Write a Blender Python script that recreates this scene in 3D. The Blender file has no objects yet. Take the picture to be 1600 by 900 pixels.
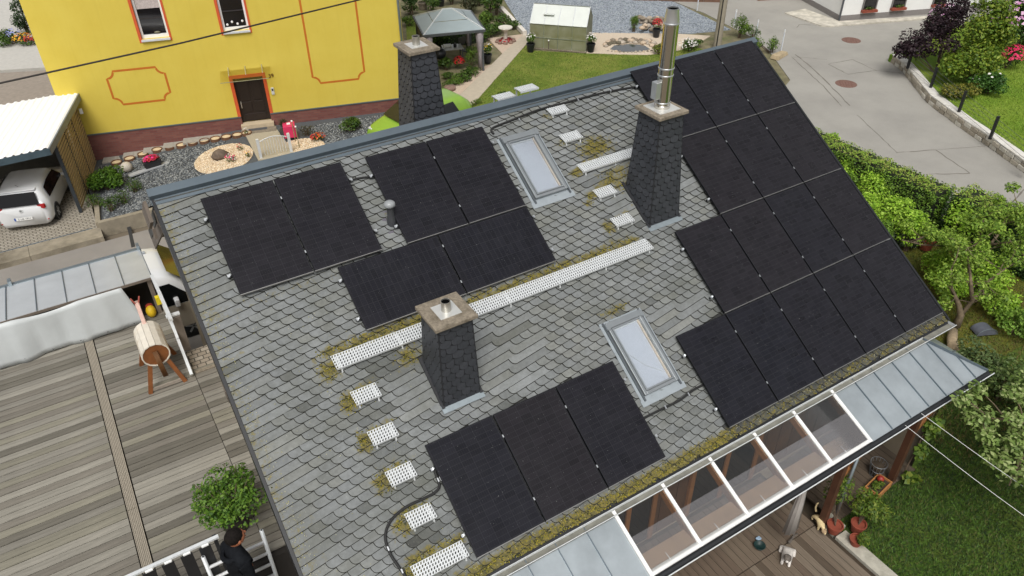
import bpy, math, random
import numpy as np
from mathutils import Vector, Matrix, Euler

random.seed(7)
scene = bpy.context.scene
COL = scene.collection

# ---------------------------------------------------------------- camera
F_PX = 1190.328
CR = np.array([[0.85057798, -0.52576735, -0.00926229],
               [-0.31809728, -0.50042726, -0.80522461],
               [0.41872571, 0.68785263, -0.59289757]])      # rows: right, down, forward
CP = np.array([-13.391542, -11.598093, 12.260866])
ALPHA = 0.55756                                              # roof pitch
Z0 = 6.6                                                     # ridge height of the panel plane
cam = bpy.data.cameras.new('camera')
cam.sensor_width = 36.0
cam.lens = F_PX / 1600 * 36
cam.clip_start, cam.clip_end = 0.1, 900
camo = bpy.data.objects.new('camera', cam)
m3 = Matrix((CR[0], -CR[1], -CR[2])).transposed()
camo.matrix_world = Matrix.Translation(CP) @ m3.to_4x4()
COL.objects.link(camo)
scene.camera = camo

# ---------------------------------------------------------------- light (bright overcast)
SUN_EL, SUN_AZ = math.radians(56), math.radians(215)         # azimuth clockwise from +Y
world = bpy.data.worlds.new('World')
scene.world = world
world.use_nodes = True
wn = world.node_tree.nodes
wl = world.node_tree.links
sky = wn.new('ShaderNodeTexSky')
sky.sky_type = 'NISHITA'
sky.sun_disc = False
sky.sun_elevation = SUN_EL
sky.sun_rotation = SUN_AZ
sky.air_density = 1.0
sky.dust_density = 4.0
sky.ozone_density = 1.0
hsv = wn.new('ShaderNodeHueSaturation')
hsv.inputs['Saturation'].default_value = 0.12                # a cloud layer greys the blue
wl.new(sky.outputs[0], hsv.inputs['Color'])
wl.new(hsv.outputs[0], wn['Background'].inputs[0])
wn['Background'].inputs[1].default_value = 0.09
sun = bpy.data.lights.new('sun', 'SUN')
sun.energy = 1.5
sun.angle = math.radians(25)
sun.color = (1.0, 0.97, 0.92)
suno = bpy.data.objects.new('sun', sun)
sd = Vector((math.sin(SUN_AZ) * math.cos(SUN_EL), math.cos(SUN_AZ) * math.cos(SUN_EL), math.sin(SUN_EL)))
suno.rotation_euler = sd.to_track_quat('Z', 'Y').to_euler()
suno.location = (0, 0, 30)
COL.objects.link(suno)
vs = scene.view_settings
vs.view_transform = 'Standard'
vs.look = 'None'
vs.exposure = 0.55
vs.gamma = 1.0

# ---------------------------------------------------------------- measuring helpers
def ray(px, py):
    return CR.T @ np.array([(px - 800) / F_PX, (py - 450) / F_PX, 1.0])
def at(px, py, z):
    r = ray(px, py)
    return Vector(CP + r * (z - CP[2]) / r[2])
CA, SA = math.cos(ALPHA), math.sin(ALPHA)
def P(u, v, h=0.0):
    """roof coordinates (along ridge, down slope, above the panel plane) to world"""
    return Vector((u, -v * CA - h * SA, Z0 - v * SA + h * CA))
ROOF_ROT = (ALPHA, 0, 0)
HS = -0.125                                                  # slate bed below panel plane

# ---------------------------------------------------------------- mesh helpers
class MB:
    def __init__(s):
        s.v, s.f, s.m = [], [], []
    def add(s, vs_, fs, mi=0):
        o = len(s.v)
        s.v += [tuple(p) for p in vs_]
        for f in fs:
            s.f.append(tuple(i + o for i in f)); s.m.append(mi)
        return s
    def box(s, c, d, mi=0, rot=None):
        x, y, z = d[0] / 2, d[1] / 2, d[2] / 2
        vv = [Vector((a * x, b * y, e * z)) for e in (-1, 1) for b in (-1, 1) for a in (-1, 1)]
        if rot is not None:
            vv = [rot @ p for p in vv]
        c = Vector(c)
        return s.add([p + c for p in vv], [(0, 2, 3, 1), (4, 5, 7, 6), (0, 1, 5, 4), (2, 6, 7, 3), (0, 4, 6, 2), (1, 3, 7, 5)], mi)
    def span(s, lo, hi, mi=0):
        return s.box([(a + b) / 2 for a, b in zip(lo, hi)], [b - a for a, b in zip(lo, hi)], mi)
    def beam(s, a, b, w, h, mi=0, up=(0, 0, 1)):
        a, b = Vector(a), Vector(b)
        d = b - a
        y = d.normalized()
        upv = Vector(up)
        if abs(y.dot(upv)) > 0.99: upv = Vector((1, 0, 0))
        x = y.cross(upv).normalized()
        z = x.cross(y)
        return s.box((a + b) / 2, (w, d.length, h), mi, Matrix((x, y, z)).transposed())
    def tube(s, pts, r, n=8, mi=0, cap=True):
        pts = [Vector(p) for p in pts]
        k = len(pts)
        rs = r if isinstance(r, (list, tuple)) else [r] * k
        t0 = (pts[1] - pts[0]).normalized()
        ref = Vector((0, 0, 1)) if abs(t0.z) < 0.9 else Vector((1, 0, 0))
        nx = t0.cross(ref).normalized()
        vv = []
        for i in range(k):
            t = (pts[min(i + 1, k - 1)] - pts[max(i - 1, 0)]).normalized()
            nx = (nx - t * nx.dot(t)).normalized()
            ny = t.cross(nx)
            for j in range(n):
                a = 2 * math.pi * j / n
                vv.append(pts[i] + (nx * math.cos(a) + ny * math.sin(a)) * rs[i])
        ff = []
        for i in range(k - 1):
            for j in range(n):
                ff.append((i * n + j, i * n + (j + 1) % n, (i + 1) * n + (j + 1) % n, (i + 1) * n + j))
        if cap:
            ff.append(tuple(reversed(range(n)))); ff.append(tuple((k - 1) * n + j for j in range(n)))
        return s.add(vv, ff, mi)
    def lathe(s, prof, c=(0, 0, 0), n=20, mi=0, cap=True):
        vv, ff = [], []
        for r, z in prof:
            for j in range(n):
                a = 2 * math.pi * j / n
                vv.append((c[0] + r * math.cos(a), c[1] + r * math.sin(a), c[2] + z))
        for i in range(len(prof) - 1):
            for j in range(n):
                ff.append((i * n + j, i * n + (j + 1) % n, (i + 1) * n + (j + 1) % n, (i + 1) * n + j))
        if cap:
            ff.append(tuple(reversed(range(n)))); ff.append(tuple((len(prof) - 1) * n + j for j in range(n)))
        return s.add(vv, ff, mi)
    def prism(s, poly, z0, z1, mi=0):
        n = len(poly)
        area = sum(poly[i][0] * poly[(i + 1) % n][1] - poly[(i + 1) % n][0] * poly[i][1] for i in range(n))
        if area < 0: poly = list(reversed(poly))
        zf0 = z0 if callable(z0) else (lambda x, y: z0)
        zf1 = z1 if callable(z1) else (lambda x, y: z1)
        vv = [(p[0], p[1], zf0(p[0], p[1])) for p in poly] + [(p[0], p[1], zf1(p[0], p[1])) for p in poly]
        ff = [tuple(reversed(range(n))), tuple(range(n, 2 * n))] + [(i, (i + 1) % n, n + (i + 1) % n, n + i) for i in range(n)]
        return s.add(vv, ff, mi)
    def loft(s, rings, mi=0, cap=True):
        n = len(rings[0]); o = []
        for r in rings: o += list(r)
        ff = []
        for i in range(len(rings) - 1):
            for j in range(n):
                ff.append((i * n + j, i * n + (j + 1) % n, (i + 1) * n + (j + 1) % n, (i + 1) * n + j))
        if cap:
            ff.append(tuple(reversed(range(n)))); ff.append(tuple((len(rings) - 1) * n + j for j in range(n)))
        return s.add(o, ff, mi)
    def mesh(s, name, mats, smooth=False):
        me = bpy.data.meshes.new(name)
        me.from_pydata(s.v, [], s.f)
        mats = mats if isinstance(mats, (list, tuple)) else [mats]
        for m in mats: me.materials.append(m)
        if len(mats) > 1: me.polygons.foreach_set('material_index', s.m)
        if smooth: me.polygons.foreach_set('use_smooth', [True] * len(me.polygons))
        me.update()
        return me
    def build(s, name, mats, parent=None, smooth=False, bev=0.0, loc=None, rot=None, auto=None):
        o = put(name, s.mesh(name, mats, smooth), parent, loc, rot)
        if auto:
            me = o.data
            me.polygons.foreach_set('use_smooth', [True] * len(me.polygons))
            me.set_sharp_from_angle(angle=math.radians(auto))
        if bev:
            b = o.modifiers.new('bevel', 'BEVEL'); b.width = bev; b.segments = 2; b.limit_method = 'ANGLE'
        return o
def put(name, me, parent=None, loc=None, rot=None):
    o = bpy.data.objects.new(name, me)
    COL.objects.link(o)
    if parent: o.parent = parent
    if loc is not None: o.location = loc
    if rot is not None: o.rotation_euler = rot
    return o
def tag(o, label=None, cat=None, group=None, kind=None):
    if label: o['label'] = label
    if cat: o['category'] = cat
    if group: o['group'] = group
    if kind: o['kind'] = kind
    return o
def thing(name, label, cat, loc=(0, 0, 0), rot=(0, 0, 0), group=None, kind=None):
    o = bpy.data.objects.new(name, None)
    o.empty_display_size = 0.1
    COL.objects.link(o)
    o.location = loc; o.rotation_euler = rot
    return tag(o, label, cat, group, kind)
def copy_tree(o, parent=None):
    c = o.copy(); COL.objects.link(c); c.parent = parent
    for ch in o.children: copy_tree(ch, c)
    return c
def setting(name, mb, mats, label=None, parent=None, **k):
    o = mb.build(name, mats, parent, **k)
    o['kind'] = 'structure'
    if label: o['label'] = label
    return o

# ---------------------------------------------------------------- materials
def rgb(h):
    h = h.lstrip('#')
    c = [int(h[i:i + 2], 16) / 255 for i in (0, 2, 4)]
    return tuple((x / 12.92 if x <= 0.04045 else ((x + 0.055) / 1.055) ** 2.4) for x in c)
class NT:
    def __init__(s, name):
        s.mat = bpy.data.materials.new(name); s.mat.use_nodes = True
        s.t = s.mat.node_tree; s.n = s.t.nodes; s.l = s.t.links
        s.b = s.n['Principled BSDF']
    def new(s, t, **k):
        n = s.n.new('ShaderNode' + t)
        for a, b in k.items(): setattr(n, a, b)
        return n
    def link(s, a, b): s.l.new(a, b)
    def coords(s, kind='Object', scale=(1, 1, 1)):
        tc = s.new('TexCoord'); mp = s.new('Mapping'); mp.inputs['Scale'].default_value = scale
        s.link(tc.outputs[kind], mp.inputs[0]); return mp.outputs[0]
    def noise(s, co, scale, detail=4, rough=0.6):
        n = s.new('TexNoise'); n.inputs['Scale'].default_value = scale; n.inputs['Detail'].default_value = detail
        n.inputs['Roughness'].default_value = rough; s.link(co, n.inputs['Vector']); return n.outputs['Fac']
    def ramp(s, fac, stops):
        r = s.new('ValToRGB'); e = r.color_ramp.elements
        while len(e) < len(stops): e.new(0.5)
        for el, (p, c) in zip(e, stops):
            el.position = p; el.color = (*c[:3], 1) if len(c) >= 3 else (c[0],) * 3 + (1,)
        s.link(fac, r.inputs[0]); return r.outputs[0]
    def mix(s, fac, a, b, blend='MIX'):
        m = s.new('Mix', data_type='RGBA', blend_type=blend)
        for i, x in ((0, fac), (6, a), (7, b)):
            if hasattr(x, 'node'): s.link(x, m.inputs[i])
            else: m.inputs[i].default_value = x if i == 0 else (*x[:3], 1)
        return m.outputs[2]
    def math(s, op, a, b=None, clamp=False):
        m = s.new('Math', operation=op); m.use_clamp = clamp
        for i, x in ((0, a), (1, b)):
            if x is None: continue
            if hasattr(x, 'node'): s.link(x, m.inputs[i])
            else: m.inputs[i].default_value = x
        return m.outputs[0]
    def bump(s, h, strength=0.3, dist=0.01):
        b = s.new('Bump'); b.inputs['Strength'].default_value = strength; b.inputs['Distance'].default_value = dist
        s.link(h, b.inputs['Height']); s.link(b.outputs[0], s.b.inputs['Normal'])
    def color(s, c):
        if hasattr(c, 'node'): s.link(c, s.b.inputs['Base Color'])
        else: s.b.inputs['Base Color'].default_value = (*c[:3], 1)
    def set(s, **k):
        for a, b in k.items(): s.b.inputs[a.replace('_', ' ')].default_value = b
_M = {}
def M(name, c, rough=0.7, metal=0.0, var=0.15, scale=6.0, bump=0.0, bscale=40.0, spec=0.5, coat=0.0, space='Object', stretch=(1, 1, 1), dirt=None):
    """a paint/stone/wood colour with mottling; c linear rgb or '#srgb'"""
    if name in _M: return _M[name]
    if isinstance(c, str): c = rgb(c)
    t = NT(name)
    co = t.coords(space, stretch)
    if var:
        lo = tuple(x * (1 - var) for x in c); hi = tuple(min(1, x * (1 + var)) for x in c)
        col = t.ramp(t.noise(co, scale, 5), [(0.3, lo), (0.7, hi)])
        if dirt:
            d = dirt if not isinstance(dirt, str) else rgb(dirt)
            col = t.mix(t.ramp(t.noise(co, scale * 0.35, 6, 0.7), [(0.48, (0,) * 3), (0.72, (0.8,) * 3)]), col, d)
        t.color(col)
    else: t.color(c)
    t.set(Roughness=rough, Metallic=metal, Specular_IOR_Level=spec)
    if coat: t.set(Coat_Weight=coat, Coat_Roughness=0.05)
    if bump: t.bump(t.noise(co, bscale, 3), bump, 0.01)
    _M[name] = t.mat
    return t.mat
def glass_mat(name, tint=(0.95, 0.97, 0.97), refl=1.0, body=0.0, bodycol=(0.6, 0.65, 0.65)):
    t = NT(name)
    tr = t.new('BsdfTransparent'); tr.inputs[0].default_value = (*tint, 1)
    gl = t.new('BsdfGlossy'); gl.inputs['Roughness'].default_value = 0.02
    fr = t.new('Fresnel'); fr.inputs[0].default_value = 1.52
    mx = t.new('MixShader')
    f = t.math('MULTIPLY', fr.outputs[0], refl, True)
    t.link(f, mx.inputs[0]); t.link(tr.outputs[0], mx.inputs[1]); t.link(gl.outputs[0], mx.inputs[2])
    out = mx.outputs[0]
    if body:
        df = t.new('BsdfDiffuse'); df.inputs[0].default_value = (*bodycol, 1)
        m2 = t.new('MixShader'); m2.inputs[0].default_value = body
        t.link(out, m2.inputs[1]); t.link(df.outputs[0], m2.inputs[2]); out = m2.outputs[0]
    t.link(out, t.n['Material Output'].inputs[0])
    return t.mat

def leafmats(name, a, b, c, trans=0.22):
    out = []
    for i, col in enumerate((a, b, c)):
        t = NT(name + '_%d' % i)
        if isinstance(col, str): col = rgb(col)
        co = t.coords('Object')
        t.color(t.ramp(t.noise(co, 3.0, 3), [(0.3, tuple(x * 0.75 for x in col)), (0.7, tuple(x * 1.25 for x in col))]))
        t.set(Roughness=0.55, Specular_IOR_Level=0.3)
        tl = t.new('BsdfTranslucent'); tl.inputs[0].default_value = (col[0] * 1.3, col[1] * 1.3, col[2] * 0.7, 1)
        mx = t.new('MixShader'); mx.inputs[0].default_value = trans
        t.link(t.b.outputs[0], mx.inputs[1]); t.link(tl.outputs[0], mx.inputs[2])
        t.link(mx.outputs[0], t.n['Material Output'].inputs[0])
        out.append(t.mat)
    return out

def bulk(name, V, Fc, mats, mi=None, parent=None, smooth=False):
    """fast mesh from numpy: V (n,3), Fc (m,k) all faces with k corners"""
    me = bpy.data.meshes.new(name)
    nf, k = Fc.shape
    me.vertices.add(len(V)); me.vertices.foreach_set('co', V.astype(np.float32).ravel())
    me.loops.add(nf * k); me.loops.foreach_set('vertex_index', Fc.astype(np.int32).ravel())
    me.polygons.add(nf)
    me.polygons.foreach_set('loop_start', np.arange(0, nf * k, k, dtype=np.int32))
    mats = mats if isinstance(mats, (list, tuple)) else [mats]
    for m in mats: me.materials.append(m)
    if mi is not None: me.polygons.foreach_set('material_index', mi.astype(np.int32))
    if smooth: me.polygons.foreach_set('use_smooth', [True] * nf)
    me.update(calc_edges=True)
    return put(name, me, parent)

def leaf_quads(pts, nrm, size, rng, aspect=0.55):
    n = len(pts)
    d = rng.normal(size=(n, 3)); d -= nrm * (d * nrm).sum(1, keepdims=True)
    d /= np.linalg.norm(d, axis=1, keepdims=True) + 1e-9
    w = np.cross(nrm, d)
    s = (size * rng.uniform(0.6, 1.35, n))[:, None]
    a = pts - d * s * 0.5; b = pts + w * s * aspect * 0.5 + nrm * s * 0.10; c = pts + d * s * 0.5; e = pts - w * s * aspect * 0.5 + nrm * s * 0.10
    V = np.stack([a, b, c, e], 1).reshape(-1, 3)
    Fc = np.arange(4 * n).reshape(n, 4)
    return V, Fc
def leaves(name, blobs, n, size, mats, parent=None, seed=1, up=0.6, shell=0.55, split=(0.3, 0.45, 0.25), aspect=0.55, clump=True):
    """leaf-sized faces through a crown built of ellipsoid blobs [(x,y,z,rx,ry,rz)]"""
    rng = np.random.default_rng(seed)
    B = np.array(blobs, float)
    if clump:                                                # break every blob into uneven tufts
        out = []
        for b in B:
            k = 9
            d = rng.normal(size=(k, 3)); d /= np.linalg.norm(d, axis=1, keepdims=True)
            d[:, 2] = np.abs(d[:, 2]) * 0.9 - 0.25
            c = b[:3] + d * b[3:] * rng.uniform(0.45, 0.85, (k, 1))
            r = b[3:] * rng.uniform(0.28, 0.5, (k, 1))
            out.append(np.hstack([c, r]))
        B = np.vstack([B * np.array([1, 1, 1, .72, .72, .72])] + out)
    wgt = (B[:, 3] * B[:, 4] * B[:, 5]) ** 0.67
    idx = rng.choice(len(B), n, p=wgt / wgt.sum())
    d = rng.normal(size=(n, 3)); d /= np.linalg.norm(d, axis=1, keepdims=True)
    rad = rng.uniform(shell, 1.05, n) ** 0.7
    pts = B[idx, :3] + d * B[idx, 3:] * rad[:, None]
    nrm = d * (1 - up) + np.array([0, 0, up]) + rng.normal(size=(n, 3)) * 0.33
    nrm /= np.linalg.norm(nrm, axis=1, keepdims=True)
    V, Fc = leaf_quads(pts, nrm, size, rng, aspect)
    tone = (pts[:, 2] - B[idx, 2]) * 0 + rng.random(n)
    mi = np.digitize(tone, np.cumsum(split)[:-1])
    return bulk(name, V, Fc, mats, mi, parent)
def grass_blades(name, pts, h, mats, seed=1, parent=None, w=0.012, lean=0.5):
    rng = np.random.default_rng(seed)
    n = len(pts)
    a = rng.uniform(0, 2 * np.pi, n); hh = h * rng.uniform(0.5, 1.3, n)
    dx = np.stack([np.cos(a), np.sin(a), np.zeros(n)], 1) * w
    ln = rng.normal(size=(n, 3)) * lean; ln[:, 2] = 1
    tip = pts + ln * hh[:, None]
    V = np.stack([pts - dx, pts + dx, tip], 1).reshape(-1, 3)
    Fc = np.arange(3 * n).reshape(n, 3)
    return bulk(name, V, Fc, mats, rng.integers(0, len(mats), n), parent)
def in_poly(pts, poly):
    x, y = pts[:, 0], pts[:, 1]; r = np.zeros(len(pts), bool); j = len(poly) - 1
    for i in range(len(poly)):
        xi, yi = poly[i][:2]; xj, yj = poly[j][:2]
        c = ((yi > y) != (yj > y)) & (x < (xj - xi) * (y - yi) / (yj - yi + 1e-12) + xi)
        r ^= c; j = i
    return r
def scatter(poly, n, z, seed=1):
    rng = np.random.default_rng(seed)
    a = np.array([p[:2] for p in poly]); lo, hi = a.min(0), a.max(0)
    p = rng.uniform(lo, hi, (n * 3, 2)); p = p[in_poly(p, poly)][:n]
    zz = np.array([z(x, y) for x, y in p]) if callable(z) else np.full(len(p), z)
    return np.column_stack([p, zz])
def pebbles(name, pts, size, mats, seed=1, parent=None, flat=0.6):
    rng = np.random.default_rng(seed)
    n = len(pts)
    oc = np.array([[1, 0, 0], [0, 1, 0], [-1, 0, 0], [0, -1, 0], [0, 0, 1], [0, 0, -0.6]], float)
    fc = np.array([[0, 1, 4], [1, 2, 4], [2, 3, 4], [3, 0, 4], [1, 0, 5], [2, 1, 5], [3, 2, 5], [0, 3, 5]])
    s = size * rng.uniform(0.5, 1.4, (n, 1, 1)) * rng.uniform(0.7, 1.3, (n, 1, 3)) * np.array([1, 1, flat])
    a = rng.uniform(0, 6.28, n); ca, sa = np.cos(a), np.sin(a)
    R = np.zeros((n, 3, 3)); R[:, 0, 0] = ca; R[:, 0, 1] = -sa; R[:, 1, 0] = sa; R[:, 1, 1] = ca; R[:, 2, 2] = 1
    V = np.einsum('nij,nkj->nki', R, oc[None] * s) + pts[:, None, :]
    Fc = (fc[None] + (np.arange(n) * 6)[:, None, None]).reshape(-1, 3)
    mi = np.repeat(rng.integers(0, len(mats), n), 8)
    return bulk(name, V.reshape(-1, 3), Fc, mats, mi, parent, smooth=True)

# shared materials
ZINC = M('zinc_sheet', '#8d979c', 0.38, 0.75, 0.10, 2.5, 0.05, 30)
DARKMETAL = M('anthracite_sheet', '#616c74', 0.42, 0.4, 0.08, 3)
BLACK = M('black_paint', (0.012, 0.013, 0.015), 0.45, 0, 0.2)
RUBBER = M('black_rubber', (0.012, 0.012, 0.012), 0.7, 0, 0.2)
GALV = M('galvanised_steel', '#d8dbdc', 0.45, 0.25, 0.07, 12, 0.03, 60)
ALU = M('bright_aluminium', '#d3d6d8', 0.28, 0.85, 0.05)
WHITE = M('white_paint', (0.78, 0.78, 0.76), 0.5, 0, 0.04)
CONC = M('weathered_concrete', '#83796a', 0.95, 0, 0.3, 22, 0.6, 70, dirt='#544c3d')
FLUE_DARK = M('soot', (0.004, 0.004, 0.004), 1.0, 0, 0, spec=0.0)  # black discs inside the flues, painting the dark of the openings
ASPHALT = M('pale_asphalt', '#9a958d', 0.9, 0, 0.07, 1.2, 0.25, 160, space='Object')
TERRA = M('terracotta', '#84402e', 0.75, 0, 0.15)
SOIL = M('dark_soil', '#3a3024', 0.95, 0, 0.3, 8, 0.5)
OAK = M('orange_brown_timber', '#8a5c34', 0.55, 0, 0.2, 5, 0.15, 30, stretch=(1, 1, 6))
MULLW = M('weathered_timber', '#6c6258', 0.85, 0, 0.2, 4, 0.25, 30)
# ================================================================ the slate-roofed house
UL, UR, VE = -12.77, 0.11, 7.20                              # roof extent: left, right, eave
house = thing('slate_house', 'long house with a grey slate roof carrying black solar panels and chimneys', 'house')

# --- slate material: tint and moss come with the geometry (vertex colours: r tint, g moss, b hue)
def slate_material():
    t = NT('roof_slate')
    at_ = t.new('Attribute'); at_.attribute_name = 'sl'
    sp = t.new('SeparateColor'); t.link(at_.outputs['Color'], sp.inputs[0])
    co = t.new('NewGeometry').outputs['Position']
    base = t.ramp(sp.outputs[0], [(0.0, (0.045, 0.047, 0.047)), (0.35, (0.105, 0.111, 0.109)), (0.6, (0.160, 0.169, 0.170)), (1.0, (0.238, 0.250, 0.251))])
    warm = t.mix(1.0, base, (1.02, 0.98, 0.86), 'MULTIPLY')
    base = t.mix(sp.outputs[2], base, warm)
    grain = t.ramp(t.noise(co, 14, 6, 0.65), [(0.25, (0.78,) * 3), (0.75, (1.18,) * 3)])
    base = t.mix(1.0, base, grain, 'MULTIPLY')
    grime = t.ramp(t.noise(co, 1.3, 7, 0.72), [(0.44, (0,) * 3), (0.74, (0.62,) * 3)])
    base = t.mix(grime, base, (0.082, 0.086, 0.066))
    speck = t.ramp(t.noise(co, 75, 2, 0.5), [(0.70, (0,) * 3), (0.74, (0.8,) * 3)])
    base = t.mix(speck, base, (0.42, 0.42, 0.37))
    # moss where the attribute says, broken up by noise
    mn = t.math('ADD', sp.outputs[1], t.math('MULTIPLY', t.math('SUBTRACT', t.noise(co, 11, 6, 0.7), 0.5), 1.5))
    mo = t.ramp(mn, [(0.34, (0,) * 3), (0.66, (0.95,) * 3)])
    mc = t.ramp(t.noise(co, 22, 4), [(0.3, (0.045, 0.042, 0.018)), (0.5, (0.12, 0.10, 0.02)), (0.7, (0.21, 0.165, 0.03))])
    base = t.mix(mo, base, mc)
    t.color(base)
    t.set(Roughness=0.62, Specular_IOR_Level=0.4)
    t.bump(t.noise(co, 35, 5, 0.7), 0.35, 0.006)
    return t.mat
SLATE = slate_material()
SLEDGE = M('slate_dirt_shadow_edge', (0.020, 0.020, 0.015), 0.9, 0, 0.3)  # dark rim colour paints in the joint shadow along with edge dirt
def clad_material():
    t = NT('charcoal_slate')
    oi = t.new('ObjectInfo'); co = t.coords('Object')
    b = t.ramp(oi.outputs['Random'], [(0.0, (0.028, 0.031, 0.037)), (1.0, (0.040, 0.043, 0.051))])
    t.color(t.mix(1.0, b, t.ramp(t.noise(co, 25, 5), [(0.3, (0.75,) * 3), (0.7, (1.2,) * 3)]), 'MULTIPLY'))
    t.set(Roughness=0.42); t.bump(t.noise(co, 50, 4), 0.3, 0.004)
    return t.mat
CLAD = clad_material(); CLADE = M('charcoal_slate_edge_shadow', (0.012, 0.012, 0.014), 0.8, 0, 0)  # edge colour paints the shadow lines between the chimney slates
CLADU = M('charcoal_underlay', (0.016, 0.017, 0.02), 0.6)

# --- things on the roof, in roof coordinates, used for slates and moss too
PW, PH, PG = 1.134, 1.7426, 0.02
PANELS = []                                                  # (array, row, col, u, v, w, h)
for r_, c0 in enumerate((2, 2, 1, 0)):
    for c_ in range(c0, 5):
        PANELS.append(('R', r_, c_, (c_ - 5) * (PW + PG), r_ * (PH + PG), PW, PH))
for c_ in range(2): PANELS.append(('A', 0, c_, -12.12 + c_ * (PW + PG), 0.319, PW, PH))
for c_ in range(2): PANELS.append(('B', 0, c_, -9.40 + c_ * (PW + PG), 0.354, PW, PH))
for c_ in range(2): PANELS.append(('C', 0, c_, -10.62 + c_ * (PH + PG), 2.121, PH, PW))
for c_ in range(3): PANELS.append(('D', 0, c_, -10.549 + c_ * (PW + PG), 5.223, PW, PH))
STEPS_L = [(-11.24, 4.08), (-11.25, 4.72), (-11.25, 5.35), (-11.24, 5.99)]
STEPS_R = [(-5.75, 0.35), (-5.80, 0.98), (-5.77, 2.25), (-5.76, 2.88)]
def moss_at(u, v):
    m = 0.0
    def bump(du, dv, su, sv, k):
        return k * math.exp(-(du / su) ** 2 - (dv / sv) ** 2)
    for (a, b) in STEPS_L: m = max(m, bump(u - a + 0.04, v - b - 0.10, 0.16, 0.20, 0.95), bump(u - a - 0.2, v - b + 0.03, 0.30, 0.07, 0.9))
    for (a, b) in STEPS_R[2:]: m = max(m, bump(u - a + 0.03, v - b - 0.10, 0.13, 0.17, 0.9), bump(u - a - 0.2, v - b + 0.03, 0.26, 0.06, 0.6))
    for (a, b) in STEPS_R[:2]: m = max(m, bump(u - a - 0.1, v - b - 0.10, 0.14, 0.12, 0.7))
    m = max(m, bump(u + 11.45 - 0.02, v - 6.75, 0.16, 0.24, 0.95))
    if -11.4 < u < -10.6: m = max(m, bump(0, v - 6.62, 1, 0.09, 0.9))
    if -11.45 < u < -9.6: m = max(m, bump(0, v - 3.36, 1, 0.12, 0.85))
    if -9.2 < u < -5.4: m = max(m, bump(0, v - 3.38, 1, 0.13, 0.74))
    m = max(m, bump(u + 11.35, v - 3.62, 0.2, 0.2, 0.9), bump(u + 10.15, v - 3.85, 0.28, 0.22, 0.75))
    m = max(m, bump(u + 5.1, v - 1.35, 0.5, 0.3, 0.80), bump(u + 5.0, v - 2.1, 0.5, 0.35, 0.74), bump(u + 5.8, v - 1.75, 0.12, 0.15, 0.9))
    m = max(m, (0.92 if u < -5.7 else 0.45) * min(1, max(0, (v - 6.93) / 0.2)))
    m = max(m, 0.40 * min(1, max(0, (-12.58 - u) / 0.12)))
    m = max(m, bump(u + 6.55, v - 4.42, 0.4, 0.09, 0.75), bump(u + 9.4, v - 1.45, 0.1, 0.15, 0.7))
    for q in PANELS:                                         # damp strip right below every array edge
        if q[3] - 0.05 < u < q[3] + q[5] and 0 < v - (q[4] + q[6]) < 0.22 and q[0] in 'AC': m = max(m, 0.30)
    return m
def tint_at(u, v, rnd):
    t = 0.74 + rnd.gauss(0, 0.06) - 0.05 * max(0, v - 4) / 3
    k = rnd.random()
    if k < 0.05: t = 0.40 + rnd.gauss(0, 0.06)
    elif k < 0.18: t -= 0.09
    for (a, b) in STEPS_L + [(-10.8, 3.5)]:                  # slates washed clean below the zinc treads
        if -0.05 < u - a < 0.5 and 0.15 < v - b < 0.50: t -= 0.20
    if u > -5.7 and v > 6.85: t -= 0.62
    if -10.9 < u < -9.9 and 3.6 < v < 4.1: t -= 0.18
    if -11.3 < u < -10.5 and 6.2 < v < 6.6: t -= 0.2
    return t

# --- slates
E1 = (0.190, -0.028); E2 = (0.105, 0.1152)
def clip(poly, lo, hi):
    def half(p, ax, val, keep_gt):
        o = []
        for i in range(len(p)):
            a, b = p[i - 1], p[i]
            ina = a[ax] >= val if keep_gt else a[ax] <= val
            inb = b[ax] >= val if keep_gt else b[ax] <= val
            if ina != inb:
                k = (val - a[ax]) / (b[ax] - a[ax]); o.append(tuple(x + (y - x) * k for x, y in zip(a, b)))
            if inb: o.append(b)
        return o
    for ax, val, g in ((0, lo[0], True), (0, hi[0], False), (1, lo[1], True), (1, hi[1], False)):
        poly = half(poly, ax, val, g)
        if len(poly) < 3: return []
    return poly
def slate_poly(u0, v0, n, rnd, first=False):
    """visible outline with a rounded lower left corner, (u, v, lift) corners; tucked under its upper and right neighbours"""
    L = n
    pts = []
    c = (0.010, 0.118)
    if first: c = (0.03, 0.10)
    for k in range(6):
        t = k / 5
        du = 2 * t * (1 - t) * c[0] + t * t * E2[0]; dv = 2 * t * (1 - t) * c[1] + t * t * E2[1]
        pts.append((du, dv))
    pts.append((E1[0] * L + E2[0] + 0.01, E1[1] * L + E2[1]))
    pts.append((E1[0] * L + 0.035, E1[1] * L - 0.028))
    pts.append((0.004, -0.03))
    out = []
    for du, dv in pts:
        s = (du - 0.6 * dv) / (E1[0] * L); tt = (dv - E1[1] / E1[0] * du) / 0.131
        h = 0.002 + 0.013 * max(-0.2, min(1, tt)) + 0.019 * (1 - max(0, min(1, s)))
        out.append((u0 + du, v0 + dv, h))
    return out
MERGE = [(-9.42, -8.55, 3.95, 4.95), (-10.75, -10.0, 4.0, 4.75), (-6.1, -5.35, 4.75, 5.55), (-5.7, -4.95, 2.3, 3.0), (-4.3, -3.6, 2.1, 2.75), (-5.95, -5.0, 1.6, 2.3)]
def hidden(u, v):
    for q in PANELS:
        if q[3] + 0.20 < u < q[3] + q[5] - 0.20 and q[4] + 0.03 < v < q[4] + q[6] - 0.10: return True
    for (a, b, c, d) in ((-6.85, -6.12, 0.70, 2.0), (-6.9, -6.15, 4.65, 5.9), (-9.95, -9.45, 3.95, 4.6), (-4.9, -4.35, 2.3, 3.0)):
        if a < u < b and c < v < d: return True
    return False
rnd = random.Random(3)
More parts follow.
